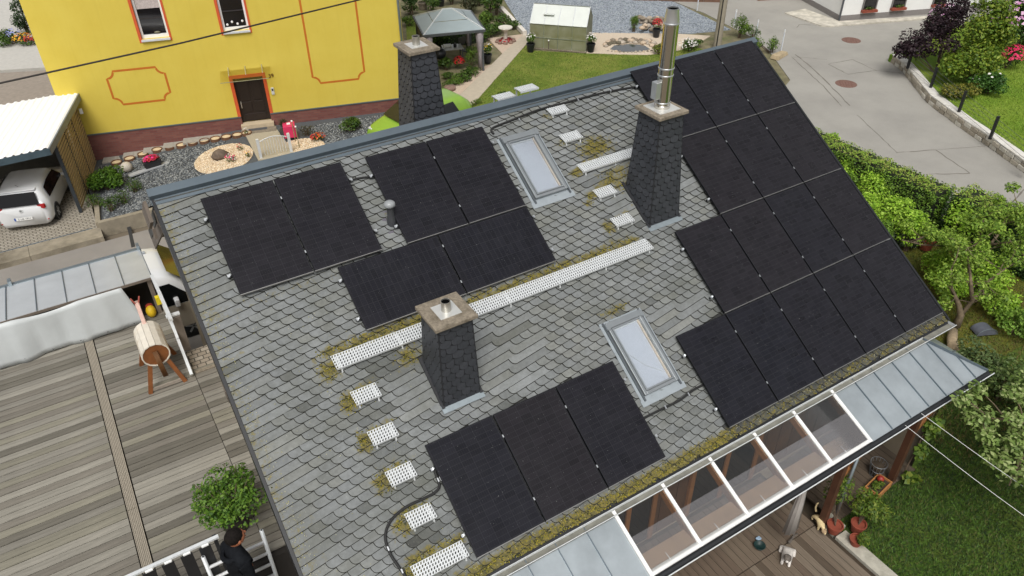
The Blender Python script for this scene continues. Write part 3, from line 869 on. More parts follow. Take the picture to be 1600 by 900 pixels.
# ================================================================ chimneys
def scale_mesh(w, h):
    pts = [(-w / 2, h), (-w / 2, h * 0.28), (-w * 0.36, h * 0.1), (-w * 0.15, 0), (w * 0.15, 0), (w * 0.36, h * 0.1), (w / 2, h * 0.28), (w / 2, h)]
    inn = [(x * (1 - 0.016 / w), y + (0.012 if y < h * 0.5 else 0)) for x, y in pts]
    vv = [(x, 0.003 + 0.022 * (1 - y / h), y) for x, y in inn] + [(x, -0.004 + 0.016 * (1 - y / h), y) for x, y in pts] + [(x, -0.006, y) for x, y in pts]
    n = len(pts)
    return vv, [tuple(range(n))[::-1]] + [(k * n + i, k * n + (i + 1) % n, (k + 1) * n + (i + 1) % n, (k + 1) * n + i) for k in range(2) for i in range(n)]
def chimney(label, cx, cy, bw, bd, tw, td, zt, zfront, front_roof=True, flue=None):
    """bw/bd base width/depth at the front roof line, tw/td at top, zt underside of the slab"""
    t = thing('chimney', label, 'chimney', (cx, cy, zfront), (0, 0, 0), 'slate-clad chimneys')
    z0 = -0.35; H = zt - zfront
    roofz = (lambda y: Z0 - abs(cy + y) * math.tan(ALPHA) + HS / CA - zfront)
    ring = lambda w, d, z: [(-w / 2, -d / 2, z), (w / 2, -d / 2, z), (w / 2, d / 2, z), (-w / 2, d / 2, z)]
    k = (bw - tw) / H; kd = (bd - td) / H
    MB().loft([ring(bw - k * z0 - 0.02, bd - kd * z0 - 0.02, z0), ring(tw - 0.02, td - 0.02, H)]).build('shaft', CLADU, t)
    rows = int(H / 0.125) + 8; rh = 0.125
    shared = {}
    for face in range(4):
        a = face * math.pi / 2                               # 0 front(-y) 1 right(+x) 2 back 3 left
        for r in range(rows):
            z = H - (r + 1) * rh
            W = (bw - k * z) if face % 2 == 0 else (bd - kd * z)
            D = (bd - kd * z) if face % 2 == 0 else (bw - k * z)
            sl = (kd if face % 2 == 0 else k) / 2
            n = max(3, int(round(W / 0.165))); cw = W / n
            for c in range(n + (r % 2)):
                x = -W / 2 + (c + 0.5 - 0.5 * (r % 2)) * cw
                ww = cw * 1.04
                if r % 2 and c in (0, n): ww = cw * 0.5; x += cw * (0.25 if c == 0 else -0.25)
                lp_ = Vector((x, -D / 2 - 0.001, z))
                wp = Matrix.Rotation(a, 3, 'Z') @ lp_
                if wp.z < roofz(wp.y) - 0.10 or z < z0: continue
                key = (round(ww, 3), r == 0)
                if key not in shared:
                    vv, ff = scale_mesh(ww, rh * 1.12)
                    me_ = bpy.data.meshes.new('slate'); me_.from_pydata([(vx, -vy, vz) for vx, vy, vz in vv], [], ff)
                    me_.materials.append(CLAD); me_.materials.append(CLADE); me_.polygons.foreach_set('material_index', [0] + [1] * (len(ff) - 1)); me_.update(); shared[key] = me_
                o = put('slate', shared[key], t, wp)
                o.rotation_euler = (Matrix.Rotation(a, 3, 'Z') @ Matrix.Rotation(-math.atan(sl), 3, 'X')).to_euler()
    # corner strips
    for sx in (-1, 1):
        for sy in (-1, 1):
            MB().beam((sx * (bw - k * z0) / 2, sy * (bd - kd * z0) / 2, z0), (sx * tw / 2, sy * td / 2, H), 0.022, 0.022).build('corner_strip', CLADU, t)
    sw, sd_ = tw + 0.15, td + 0.15
    MB().span((-sw / 2, -sd_ / 2, H), (sw / 2, sd_ / 2, H + 0.065)).build('cap_slab', CONC, t, bev=0.012)
    if front_roof:
        yb = -bd / 2
        m_ = Matrix.Rotation(ALPHA, 3, 'X')
        MB().box((0, yb - 0.035, -0.01), (bw + 0.10, 0.13, 0.012), rot=m_).build('flashing', M('blue_zinc_flashing', '#8f999e', 0.45, 0.5, 0.12, 8), t)
        for s in (-1, 1):
            a_ = Vector((s * (bw / 2 + 0.02), yb - 0.03, 0.0)); b_ = Vector((s * (bw / 2 + 0.02), bd / 2 + 0.05, (bd + 0.08) * math.tan(ALPHA)))
            MB().beam(a_, b_, 0.05, 0.03).build('side_flashing', CLADU, t)
    PLM = M('bright_steel_plate', '#dcdcd8', 0.3, 0.5, 0.05)
    zt_ = H + 0.065
    if flue == 'short':
        MB().span((-0.17, -0.17, zt_), (0.17, 0.17, zt_ + 0.008)).build('base_plate', PLM, t)
        MB().lathe([(0.072, zt_), (0.072, zt_ + 0.17), (0.064, zt_ + 0.17), (0.064, zt_ + 0.01)], n=24, cap=False).build('flue', M('short_steel', '#b9b6ae', 0.35, 0.8, 0.1), t, auto=40)
        MB().lathe([(0.0645, zt_ + 0.15), (0.001, zt_ + 0.15)], n=24, cap=False).build('soot', FLUE_DARK, t)
    if flue == 'tall':
        # stainless pipe
        MB().span((-0.23, -0.23, zt_), (0.23, 0.23, zt_ + 0.012)).build('base_plate', PLM, t)
        ST = M('polished_stainless', (0.66, 0.63, 0.57), 0.13, 1.0, 0.04, 3)
        r = 0.128; top = 8.60 - zfront
        mid = zt_ + 0.70
        MB().lathe([(r + 0.01, zt_ + 0.01), (r + 0.01, zt_ + 0.06), (r, zt_ + 0.07), (r, top - 0.25)], n=40).build('pipe', ST, t, auto=40)
        for z in (zt_ + 0.10, mid, mid - 0.12, top - 0.25):
            MB().lathe([(r + 0.002, z), (r + 0.011, z + 0.008), (r + 0.011, z + 0.022), (r + 0.002, z + 0.03)], n=40, cap=False).build('band', ALU, t, auto=40)
        MB().lathe([(r, top - 0.22), (r * 0.80, top - 0.03), (r * 0.84, top), (r * 0.74, top), (r * 0.74, top - 0.1)], n=40, cap=False).build('cowl', ALU, t, auto=40)
        MB().lathe([(r * 0.78, top - 0.02), (0.001, top - 0.02)], n=30, cap=False).build('soot', FLUE_DARK, t)
        MB().span((-r - 0.10, -0.06, zt_ + 0.20), (-r + 0.01, 0.07, zt_ + 0.50)).build('inspection_box', ALU, t, bev=0.008)
    return t
chimney('short dark slate chimney with a concrete slab, standing across the long walkway', -9.70, -3.70, 0.62, 0.66, 0.535, 0.52, 5.43, 3.98, True, 'short')
chimney('dark slate chimney carrying the tall polished steel flue', -4.625, -2.28, 0.69, 0.80, 0.51, 0.53, 6.84, 4.80, True, 'tall')
chimney('dark slate chimney with a short flue standing behind the ridge', -7.42, 1.60, 0.72, 0.76, 0.50, 0.56, 7.36, 5.55, False, 'short')

# ================================================================ vent pipe and cables
t = thing('vent_pipe', 'mushroom-capped dark vent pipe between two panel pairs', 'vent pipe', P(-9.45, 1.62, HS), (0, 0, 0))
VP_ = M('dark_plastic', (0.045, 0.047, 0.052), 0.35, 0, 0.1)
MB().box((0, 0.03, 0.03), (0.26, 0.42, 0.01), rot=Matrix.Rotation(ALPHA, 3, 'X')).build('base_flashing', M('plum_flashing', '#5d5a63', 0.5), t)
MB().lathe([(0.085, -0.02), (0.075, 0.10), (0.06, 0.14), (0.055, 0.34)], n=24).build('pipe', VP_, t, auto=50)
MB().lathe([(0.055, 0.32), (0.09, 0.34), (0.095, 0.37), (0.085, 0.40), (0.055, 0.425), (0.005, 0.435)], n=24).build('cap', M('pale_cap', '#8d9092', 0.4), t, auto=60)
def cable(label, pts, r=0.018, h=HS + 0.045, clips=()):
    pp = [P(u, v, h) for u, v in pts]
    # smooth with catmull-rom
    out = []
    for i in range(len(pp) - 1):
        a, b, c, d = pp[max(i - 1, 0)], pp[i], pp[i + 1], pp[min(i + 2, len(pp) - 1)]
        for k in range(6):
            s = k / 6
            out.append(0.5 * ((2 * b) + (c - a) * s + (2 * a - 5 * b + 4 * c - d) * s * s + (3 * b - a - 3 * c + d) * s ** 3))
    out.append(pp[-1])
    t = thing('cable', label, 'cable', (0, 0, 0), (0, 0, 0), 'black cables clipped to the slates')
    MB().tube(out, r, 8).build('conduit', RUBBER, t, smooth=True)
    for (u, v) in clips:
        p = P(u, v, h)
        MB().box(p, (0.02, 0.06, 0.05), rot=Matrix.Rotation(ALPHA, 3, 'X')).build('clip', ALU, t)
cable('black cable strung below the ridge to the big array', [(-6.93, 0.52), (-6.9, 0.40), (-6.46, 0.34), (-5.80, 0.27), (-5.27, 0.27), (-4.31, 0.27), (-3.49, 0.33), (-3.3, 0.40)], 0.02, clips=[(-6.3, 0.38), (-5.5, 0.36), (-4.9, 0.29), (-4.1, 0.27)])
cable('black cable from the lower skylight foot to the big array', [(-7.3, 6.28), (-7.01, 6.27), (-6.6, 6.27), (-6.3, 6.27), (-5.94, 6.22), (-5.6, 6.22)], 0.02, clips=[(-6.62, 6.27), (-6.1, 6.25)])
cable('black cable looping past the lower treads to the eave', [(-10.45, 5.45), (-10.55, 5.6), (-10.58, 5.82), (-10.68, 5.89), (-10.85, 5.90), (-11.16, 5.90), (-11.42, 5.98), (-11.57, 6.14), (-11.60, 6.36), (-11.57, 6.55), (-11.53, 6.75), (-11.48, 7.2)], 0.021, clips=[(-10.57, 5.75), (-11.6, 6.3), (-11.55, 6.65)])
for k, (a, b) in enumerate((((-9.98, 0.74), (-9.36, 0.72)), ((-9.98, 1.74), (-9.36, 1.73)))):
    if k == 0: cable('short black cable bridging the two panel pairs above the vent pipe', [(-10.0, 0.68), (-9.7, 0.66), (-9.36, 0.71)], 0.016, h=-0.07)
# ================================================================ ground sheets
GZ = -0.5
LAWNM = None
def lawn_material(name, a, b, c, sc=0.7):
    t = NT(name); co = t.new('NewGeometry').outputs['Position']
    n1 = t.noise(co, sc, 6, 0.65); n2 = t.noise(co, 24, 4, 0.7)
    col = t.ramp(n1, [(0.3, a), (0.5, b), (0.72, c)])
    col = t.mix(1.0, col, t.ramp(n2, [(0.25, (0.6,) * 3), (0.75, (1.35,) * 3)]), 'MULTIPLY')
    t.color(col); t.set(Roughness=0.9, Specular_IOR_Level=0.15); t.bump(n2, 0.8, 0.03)
    return t.mat
LAWN_BACK = lawn_material('back_lawn', (0.07, 0.12, 0.015), (0.14, 0.19, 0.028), (0.25, 0.25, 0.06), 0.5)  # lighter and yellower than the front lawn
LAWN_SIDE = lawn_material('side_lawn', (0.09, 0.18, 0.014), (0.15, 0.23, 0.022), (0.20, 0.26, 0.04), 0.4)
LAWN_FRONT = lawn_material('front_lawn', (0.028, 0.055, 0.010), (0.055, 0.105, 0.015), (0.10, 0.115, 0.024), 0.6)  # darker green than the lawn behind the ridge
ROUGH = lawn_material('orchard_floor', (0.07, 0.085, 0.02), (0.12, 0.125, 0.02), (0.15, 0.105, 0.03), 1.1)
EARTH = M('bare_ground', '#6b6152', 0.95, 0, 0.2, 0.6, 0.3, 20)
setting('ground', MB().span((-260, -260, GZ - 0.6), (260, 260, GZ - 0.05)), EARTH, 'bare earth ground under the gardens and streets')
def sheet(name, poly, z, mat, label, th=0.3, zf=None):
    return setting(name, MB().prism([p[:2] for p in poly], (z - th) if not callable(z) else (lambda x, y: z(x, y) - th), z), mat, label)

# --- left street (lower), behind the terrace
STREET = M('left_asphalt', '#86817b', 0.9, 0, 0.08, 1.0, 0.25, 150)
sheet('street', [(-60, 3.0), (-12.0, 3.0), (-12.0, 11.9), (-60, 11.9)], -0.40, STREET, 'grey asphalt lane running behind the terrace and past the carport')
# cracks / tar seams on the lane
for k, pts in enumerate(([(198, 345), (203, 362), (208, 386)],)):
    q_ = [at(x, y, -0.395) for x, y in pts]
    tm = MB()
    for a, b in zip(q_[:-1], q_[1:]): tm.add([a + Vector((-0.05, 0, 0)), a + Vector((0.05, 0, 0)), b + Vector((0.06, 0, 0)), b + Vector((-0.05, 0, 0))], [(3, 2, 1, 0)])
    setting('tar_seam', tm, M('tar', (0.03, 0.03, 0.03), 0.8), 'dark tar seam crossing the lane')

# ================================================================ left roof terrace
DZ = 2.80
PLK = []
for k, c in enumerate(('#7f7b72', '#746f66', '#8b877d', '#67635a', '#7e7a6d')):
    t = NT('deck_plank_%d' % k)
    co = t.coords('Object', (0.8, 9, 9)); base = rgb(c)
    n1 = t.noise(co, 2.0, 6, 0.65)
    col = t.ramp(n1, [(0.25, tuple(x * 0.66 for x in base)), (0.5, base), (0.8, tuple(min(1, x * 1.28) for x in base))])
    gi = t.new('ObjectInfo')
    col = t.mix(1.0, col, t.ramp(gi.outputs['Random'], [(0, (0.90,) * 3), (1, (1.08,) * 3)]), 'MULTIPLY')
    t.color(col); t.set(Roughness=0.85, Specular_IOR_Level=0.25); t.bump(n1, 0.25, 0.004)
    PLK.append(t.mat)
terr = thing('terrace', 'raised roof terrace of weathered grey planks beside the slate house', 'terrace', (-14.5, -1, 0))
TX, TY = -14.5, -1.0
def tl(x, y, z): return (x - TX, y - TY, z)
mb = MB().span(tl(-19.9, -4.25, -0.4), tl(-13.02, 3.95, DZ - 0.06)).span(tl(-13.0, -4.25, -0.4), tl(-12.44, 1.0, DZ - 0.06)); mb.build('garage_block', M('dark_underdeck', '#2b2723', 0.9, 0, 0.1), terr)
PITCH = 0.1465
pm = {}
def plank(x0, x1, y):
    L = round(x1 - x0, 3); k = random.randrange(5)
    if (L, k) not in pm:
        q = MB(); q.span((-L / 2, -0.0665, -0.028), (L / 2, 0.0665, 0)); pm[(L, k)] = q.mesh('plank', PLK[k])
    put('plank', pm[(L, k)], terr, tl((x0 + x1) / 2, y, DZ + random.uniform(-0.003, 0.003)))
y = -4.15
while y < 2.9:
    plank(-17.2, -14.60, y)
    if y < 2.5: plank(-14.42, -13.0, y + 0.03)
    if y < 0.25: plank(-12.99, -12.46, y + 0.05)
    y += PITCH
GRV = NT('grooved_board'); co_ = GRV.coords('Object')
wv = GRV.new('TexWave', wave_type='BANDS', bands_direction='X'); wv.inputs['Scale'].default_value = 14; GRV.link(co_, wv.inputs[0])
GRV.color(GRV.mix(wv.outputs['Fac'], rgb('#6b6459'), rgb('#a39a8a'))); GRV.set(Roughness=0.8); GRV.bump(wv.outputs['Fac'], 0.8, 0.006)
for k, (a, b) in enumerate(((-4.2, -2.35), (-2.34, 2.85))):
    MB().span(tl(-14.582, a, DZ - 0.02), tl(-14.438, b, DZ + 0.012)).build('grooved_strip', GRV.mat, terr)
# brick yard below the gap beside the gable
COB = NT('brick_paving')
br = COB.new('TexBrick'); br.inputs['Scale'].default_value = 1.0; br.inputs['Brick Width'].default_value = 0.16; br.inputs['Row Height'].default_value = 0.11; br.inputs['Mortar Size'].default_value = 0.010
br.inputs['Color1'].default_value = (*rgb('#8d8273'), 1); br.inputs['Color2'].default_value = (*rgb('#a39a8c'), 1); br.inputs['Mortar'].default_value = (*rgb('#4a453c'), 1)
COB.link(COB.coords('Object'), br.inputs[0]); COB.color(br.outputs[0]); COB.set(Roughness=0.9); COB.bump(br.outputs['Fac'], -0.5, 0.01)
MB().span(tl(-12.99, 0.32, DZ - 0.3), tl(-12.44, 1.02, DZ - 0.055)).build('brick_landing', COB.mat, terr)
MB().span(tl(-12.98, 0.22, DZ - 0.1), tl(-12.46, 0.30, DZ + 0.02)).build('edge_kerb', CONC, terr)

# railing at the near edge
rl = thing('railing', 'terrace railing of wide black boards under a galvanised handrail', 'railing', (-16.02, -4.2, DZ - 0.13))
MB().box((0, 0, 0.93), (5.0, 0.05, 0.03)).build('handrail', GALV, rl)
MB().box((0, 0.0, 0.12), (5.0, 0.03, 0.04)).build('lower_rail', BLACK, rl)
bm_ = MB().box((0, -0.035, 0.46), (0.15, 0.022, 0.86)).mesh('board', BLACK)
fx = MB().box((0, -0.01, 0.905), (0.09, 0.07, 0.02)).mesh('fixing', WHITE)
x = -2.4
while x < 2.42:
    put('board', bm_, rl, (x, 0, 0)); put('fixing', fx, rl, (x + 0.01, 0, 0)); x += 0.235
for x in (-2.45, 0.0, 2.45): MB().box((x, 0.04, 0.45), (0.05, 0.05, 0.95)).build('post', BLACK, rl)

# dark stair well strip, metal flashing between railing and gable
stl = thing('stair_well', 'dark sheet-metal gap between terrace railing and the gable', 'stair well', (-12.85, -4.9, 0))
MB().span((-0.35, -2.0, 0.2), (0.40, 0.62, 1.4)).build('sheet_roof', DARKMETAL, stl)
MB().span((-0.38, 0.66, -0.2), (0.36, 0.70, 2.7)).build('back_board', BLACK, stl)

# scaffold frame and man
SCF = thing('scaffold_frame', 'aluminium scaffold ladder frame with white rungs beside the man', 'scaffold', (-13.39, -4.30, -0.4))
RW = M('white_rungs', '#d9dadb', 0.4, 0.3, 0.04)
for s in (-1, 1): MB().tube([(s * 0.39, 0, 0), (s * 0.39, 0, 3.86)], 0.027, 12).build('upright', GALV, SCF, smooth=True)
for s in (-1, 1): MB().tube([(s * 0.39, 0, 3.861), (s * 0.39, 0, 3.868)], 0.012, 10).build('tube_bore', BLACK, SCF)
for k in range(13): MB().tube([(-0.37, 0, 0.55 + k * 0.255), (0.37, 0, 0.55 + k * 0.255)], 0.024, 10).build('rung', RW, SCF, smooth=True)
MB().span((-0.36, -0.85, 2.75), (0.36, -0.10, 2.80)).build('platform', MULLW, SCF)
for s in (-1, 1): MB().tube([(s * 0.39, -0.85, 0), (s * 0.39, -0.85, 2.8)], 0.027, 12).build('upright', GALV, SCF, smooth=True)

def skin_body(name, verts, edges, radii, mat, parent, sub=2, root=0):
    me = bpy.data.meshes.new(name); me.from_pydata([tuple(v) for v in verts], edges, []); me.update()
    o = put(name, me, parent)
    sm = o.modifiers.new('skin', 'SKIN'); sm.use_smooth_shade = True
    for i, r in enumerate(radii):
        sv = me.skin_vertices[0].data[i]; sv.radius = (r, r) if not isinstance(r, tuple) else r
        sv.use_root = (i == root)
    ss = o.modifiers.new('sub', 'SUBSURF'); ss.levels = sub; ss.render_levels = sub
    for m in (mat if isinstance(mat, list) else [mat]): me.materials.append(m)
    return o
def ball(name, c, r, mat, parent, squash=(1, 1, 1), n=16, rot=None):
    prof = [(max(1e-3, math.cos(a)), math.sin(a)) for a in [(-0.5 + k / 10) * math.pi for k in range(11)]]
    mb = MB().lathe(prof, n=n, cap=False)
    R_ = rot or Matrix.Identity(3)
    mb.v = [tuple(R_ @ Vector((x * r * squash[0], y * r * squash[1], z * r * squash[2])) + Vector(c)) for x, y, z in mb.v]
    return mb.build(name, mat, parent, smooth=True)
JACK = M('black_jacket', (0.007, 0.008, 0.010), 0.85, 0, 0.4, 12, 0.8, 18, spec=0.12)
SKIN = M('skin', '#a8694a', 0.55, 0, 0.08)
HAIR = M('dark_hair', (0.008, 0.006, 0.005), 0.8, 0, 0.5, 40, 0.9, 70, spec=0.15)
# the man looks to +x; origin at his feet on the platform
man = thing('person', 'person in a black hooded jacket on the scaffold, seen from behind', 'person', (-13.41, -4.74, 2.40), (0, 0, math.radians(18)))
V_ = [(0, 0, 0.95), (0, 0, 1.12), (0.01, 0, 1.28), (0.02, 0, 1.40), (0.035, 0, 1.50), (0.06, 0, 1.60),      # 0-5 pelvis..neck base, head
      (0.0, 0.10, 0.90), (0.02, 0.11, 0.50), (0.0, 0.11, 0.09), (0.14, 0.12, 0.03),
      (0.0, -0.10, 0.90), (0.04, -0.11, 0.50), (0.02, -0.11, 0.09), (0.16, -0.12, 0.03),
      (0.0, 0.19, 1.40), (0.0, 0.25, 1.12), (0.12, 0.20, 0.88),
      (0.0, -0.19, 1.40), (0.0, -0.25, 1.12), (0.12, -0.20, 0.88)]
E_ = [(0, 1), (1, 2), (2, 3), (3, 4), (4, 5), (0, 6), (6, 7), (7, 8), (8, 9), (0, 10), (10, 11), (11, 12), (12, 13), (3, 14), (14, 15), (15, 16), (3, 17), (17, 18), (18, 19)]
Rr = [(0.15, 0.17), (0.15, 0.17), (0.15, 0.19), (0.12, 0.17), 0.065, 0.075, 0.10, 0.075, 0.055, 0.045, 0.10, 0.075, 0.055, 0.045, 0.085, 0.062, 0.042, 0.085, 0.062, 0.042]
skin_body('body', V_, E_, Rr, JACK, man)
hd = ball('head', (0.075, 0, 1.645), 0.105, SKIN, man, (1.05, 0.82, 1.22))
ball('nose', (0.185, 0, 1.63), 0.02, SKIN, hd, (1.1, 0.8, 1.3)); 
for s in (-1, 1):
    ball('ear', (0.07, s * 0.088, 1.635), 0.026, SKIN, hd, (0.8, 0.45, 1.2))
    ball('eye', (0.165, s * 0.034, 1.655), 0.012, BLACK, hd)
MB().box((0.178, 0, 1.585), (0.012, 0.05, 0.010)).build('mouth', M('lip', '#7d4034', 0.5), hd)
ball('hair', (0.055, 0, 1.685), 0.108, HAIR, hd, (1.05, 0.88, 1.02))
MB().lathe([(0.125, 1.385), (0.135, 1.43), (0.118, 1.475), (0.085, 1.46)], (-0.03, 0, 0), n=20, cap=False).build('hood', JACK, man, smooth=True)
def hand(parent, wr, d, side):
    d = Vector(d).normalized(); lat = Vector((0, side, 0)); mb = MB()
    p0 = Vector(wr)
    mb.tube([p0, p0 + d * 0.05, p0 + d * 0.09], [0.026, 0.038, 0.034], 8)
    for k, L in enumerate((0.065, 0.075, 0.07, 0.055)):
        b = p0 + d * 0.085 + lat * (k - 1.5) * 0.019
        mb.tube([b, b + d * L * 0.55 + Vector((0, 0, -0.012)), b + d * L * 0.7 + Vector((0, 0, -0.045))], [0.009, 0.0085, 0.007], 6)
    b = p0 + d * 0.03 - lat * 0.034
    mb.tube([b, b + d * 0.035 - lat * 0.022, b + d * 0.065 - lat * 0.018 + Vector((0, 0, -0.02))], [0.011, 0.010, 0.008], 6)
    mb.build('hand', SKIN, parent, smooth=True)
hand(man, (0.13, 0.197, 0.86), (0.6, -0.1, -0.8), -1); hand(man, (0.13, -0.197, 0.86), (0.6, 0.1, -0.8), 1)
man.scale = (1.08, 1.08, 1.0)

# potted bush on the terrace
t = thing('potted_bush', 'round bright green bush in a pot on the terrace by the railing', 'bush', (-13.25, -3.5, DZ))
MB().lathe([(0.17, 0), (0.22, 0.32), (0.235, 0.34), (0.20, 0.34), (0.18, 0.28)], n=24).build('pot', M('dark_pot', '#3d3833', 0.6), t, auto=40)
BG = leafmats('bush_leaf', (0.045, 0.105, 0.012), (0.085, 0.17, 0.018), (0.14, 0.24, 0.03))
WOODB = M('bark', '#5b4c3d', 0.9, 0, 0.3, 10, 0.5, 30)
mb = MB()
for k in range(26):
    a = k * 2.4; r = random.uniform(0.15, 0.5)
    mb.tube([(0, 0, 0.3), (math.cos(a) * r * 0.4, math.sin(a) * r * 0.4, 0.55), (math.cos(a) * r, math.sin(a) * r, random.uniform(0.6, 0.98))], [0.014, 0.009, 0.004], 5)
mb.build('stems', WOODB, t, smooth=True)
leaves('foliage', [(0, 0, 0.72, 0.52, 0.50, 0.36), (-0.20, 0.14, 0.66, 0.36, 0.3, 0.26), (0.22, 0.22, 0.66, 0.3, 0.3, 0.3), (0.2, -0.2, 0.62, 0.34, 0.28, 0.26), (-0.18, -0.22, 0.60, 0.3, 0.25, 0.22)], 3300, 0.055, BG, t, 11)

# ================================================================ lean-to with zinc roof, tarpaulin
lt = thing('lean_to', 'low lean-to with a standing-seam zinc roof at the street edge of the terrace', 'lean-to', (-15.3, 2.9, DZ))
def zl(y): return 0.90 - (y + 0.48) * 0.16
ZP = M('pale_zinc', '#c6cacd', 0.36, 0.4, 0.08, 2.2)
xs = [-2.2, -1.72, -1.20, -0.68, -0.16, 0.36, 0.88, 1.40, 2.22]
xs = [-2.30 + 0.5025 * k for k in range(10)]
for a, b in zip(xs[:-1], xs[1:]):
    q = [(a + 0.006, -0.48, zl(-0.48)), (b - 0.006, -0.48, zl(-0.48)), (b - 0.006, 1.12, zl(1.12)), (a + 0.006, 1.12, zl(1.12))]
    MB().add(q + [(x, y, z - 0.012) for x, y, z in q], [(0, 1, 2, 3), (7, 6, 5, 4), (0, 4, 5, 1), (1, 5, 6, 2), (2, 6, 7, 3), (3, 7, 4, 0)]).build('zinc_tray', ZP, lt)
for x in xs: MB().beam((x, -0.48, zl(-0.48) + 0.008), (x, 1.12, zl(1.12) + 0.008), 0.014, 0.03).build('seam', DARKMETAL, lt)
MB().beam((-2.3, 1.16, zl(1.12) - 0.02), (2.24, 1.16, zl(1.12) - 0.02), 0.09, 0.07).build('gutter', ZINC, lt)
for x in (-0.2, 2.2): MB().box((x, 1.16, zl(1.12) + 0.05), (0.06, 0.14, 0.12)).build('gutter_bracket', ZINC, lt)
MB().beam((-2.3, -0.47, zl(-0.48) - 0.035), (2.22, -0.47, zl(-0.48) - 0.035), 0.05, 0.05).build('front_rail', MULLW, lt)
for x in (-2.2, 0, 2.15):
    MB().box((x, -0.40, 0.42), (0.08, 0.08, 0.84)).build('post', MULLW, lt); MB().box((x, 1.03, 0.30), (0.08, 0.08, 0.6)).build('post', MULLW, lt)
MB().span((-2.3, 0.98, 0), (2.2, 1.01, 0.58)).build('back_board', MULLW, lt)
# tarpaulin: wavy sheet hanging on the front
mb = MB(); nx, nz = 60, 8
vv = []
for j in range(nz + 1):
    for i in range(nx + 1):
        x = -2.35 + 4.0 * i / nx; f = j / nz
        wv_ = math.sin(x * 5.1) * 0.028 + math.sin(x * 13.3 + 1) * 0.014 + math.sin(x * 2.3) * 0.02 + math.sin(x * 29) * 0.004
        ytop = -0.515; ybot = -0.62 + wv_
        sag = 0.05 * max(0, math.sin(x * 2.9 + 0.6)) * (1 - f)
        xx = x + (0.30 * f if i == nx else 0.0) * 0 + 0.22 * f * max(0, (x - 0.9) / 0.75)
        vv.append((xx, ytop + (ybot - ytop) * f ** 0.8 + wv_ * 0.4 * math.sin(f * 3.0), zl(-0.48) - 0.02 - sag - (zl(-0.48) - 0.04) * f + 0.015 * math.sin(x * 7) * f))
mb.add(vv, [(j * (nx + 1) + i, j * (nx + 1) + i + 1, (j + 1) * (nx + 1) + i + 1, (j + 1) * (nx + 1) + i) for j in range(nz) for i in range(nx)])
TARP = M('pale_tarpaulin', '#b9bdbd', 0.45, 0, 0.05, 3, 0.05, 8)
tp = thing('tarpaulin', 'pale grey tarpaulin hanging in folds from the lean-to roof', 'tarpaulin', (-15.3, 2.9, DZ))
o = mb.build('sheet', TARP, tp, smooth=True); sm = o.modifiers.new('solid', 'SOLIDIFY'); sm.thickness = 0.003
for k in range(9): MB().lathe([(0.012, 0), (0.012, 0.004)], (-2.2 + 0.48 * k, -0.66, 0.10), n=8).build('eyelet', BLACK, tp)
# metal rail/gate leaning frame beside the horse
gt = thing('metal_gate', 'long galvanised gate rail on a timber post at the end of the terrace', 'gate rail', (-13.05, 1.4, DZ))
MB().beam((-0.02, 1.02, 0.92), (0.0, -0.62, 0.92), 0.06, 0.05).build('top_rail', GALV, gt)
MB().beam((-0.02, 1.02, 0.45), (0.0, -0.60, 0.45), 0.04, 0.03).build('mid_rail', GALV, gt)
MB().beam((-0.0, -1.28, 0.10), (0.0, 0.4, 0.90), 0.05, 0.04).build('brace', GALV, gt)
MB().box((0.10, -0.35, 0.40), (0.14, 0.14, 0.80)).build('post', MULLW, gt)
MB().box((0.06, -0.35, 0.83), (0.24, 0.09, 0.03)).build('post_bracket', GALV, gt)
MB().box((-0.06, 0.62, 0.60), (0.10, 0.10, 0.16)).build('yellow_hook', M('yellow_plastic', '#d8c21e', 0.5), gt)
t = thing('yellow_bag', 'yellow and red bag tucked under the end of the lean-to', 'bag', (-13.30, 2.45, DZ))
ball('bag_body', (0, 0, 0.12), 0.12, M('bag_yellow', '#c9a614', 0.6), t, (0.8, 1, 1.1)); ball('bag_flap', (0, 0.06, 0.21), 0.08, M('bag_red', '#8d3020', 0.6), t, (0.9, 1, 0.6))

# ================================================================ wooden barrel horse
hs = thing('wooden_horse', 'wooden horse made from a white barrel on brown legs, standing on the terrace', 'wooden horse', (-13.48, 0.55, DZ))
WB = M('white_barrel', '#d4cdbf', 0.6, 0, 0.12, 4, 0.1, 20, dirt='#b59a72'); BRW = M('brown_horse_wood', '#7b4a25', 0.55, 0, 0.25, 6, 0.2, 30)
r = 0.235; nst = 14
def hy(a, rr): return (math.cos(a) * rr, math.sin(a) * rr)
for k in range(nst):
    a0, a1 = 2 * math.pi * k / nst + 0.012, 2 * math.pi * (k + 1) / nst - 0.012
    q = []
    for y in (-0.36, 0.40):
        for a, rr in ((a0, r), (a1, r), (a1, r - 0.02), (a0, r - 0.02)):
            x, z = hy(a, rr); q.append((x, y, 0.72 + z))
    MB().add(q, [(0, 1, 5, 4), (1, 2, 6, 5), (2, 3, 7, 6), (3, 0, 4, 7), (3, 2, 1, 0), (4, 5, 6, 7)]).build('stave', WB, hs)
for y in (-0.345, 0.375):
    mb = MB(); ring = [(math.cos(2 * math.pi * k / 24) * (r - 0.021), y, 0.72 + math.sin(2 * math.pi * k / 24) * (r - 0.021)) for k in range(24)]
    mb.add(ring + [(x, y + 0.02, z) for x, _, z in ring], [tuple(range(24)), tuple(range(24, 48))[::-1]] + [(i, (i + 1) % 24, 24 + (i + 1) % 24, 24 + i) for i in range(24)])
    mb.build('end_disc', BRW, hs)
for s in (-1, 1):
    for y in (-0.30, 0.34):
        MB().beam((s * 0.12, y, 0.62), (s * 0.30, y + (-0.12 if y < 0 else 0.12), 0.0), 0.07, 0.05, up=(0, 1, 0)).build('leg', BRW, hs)
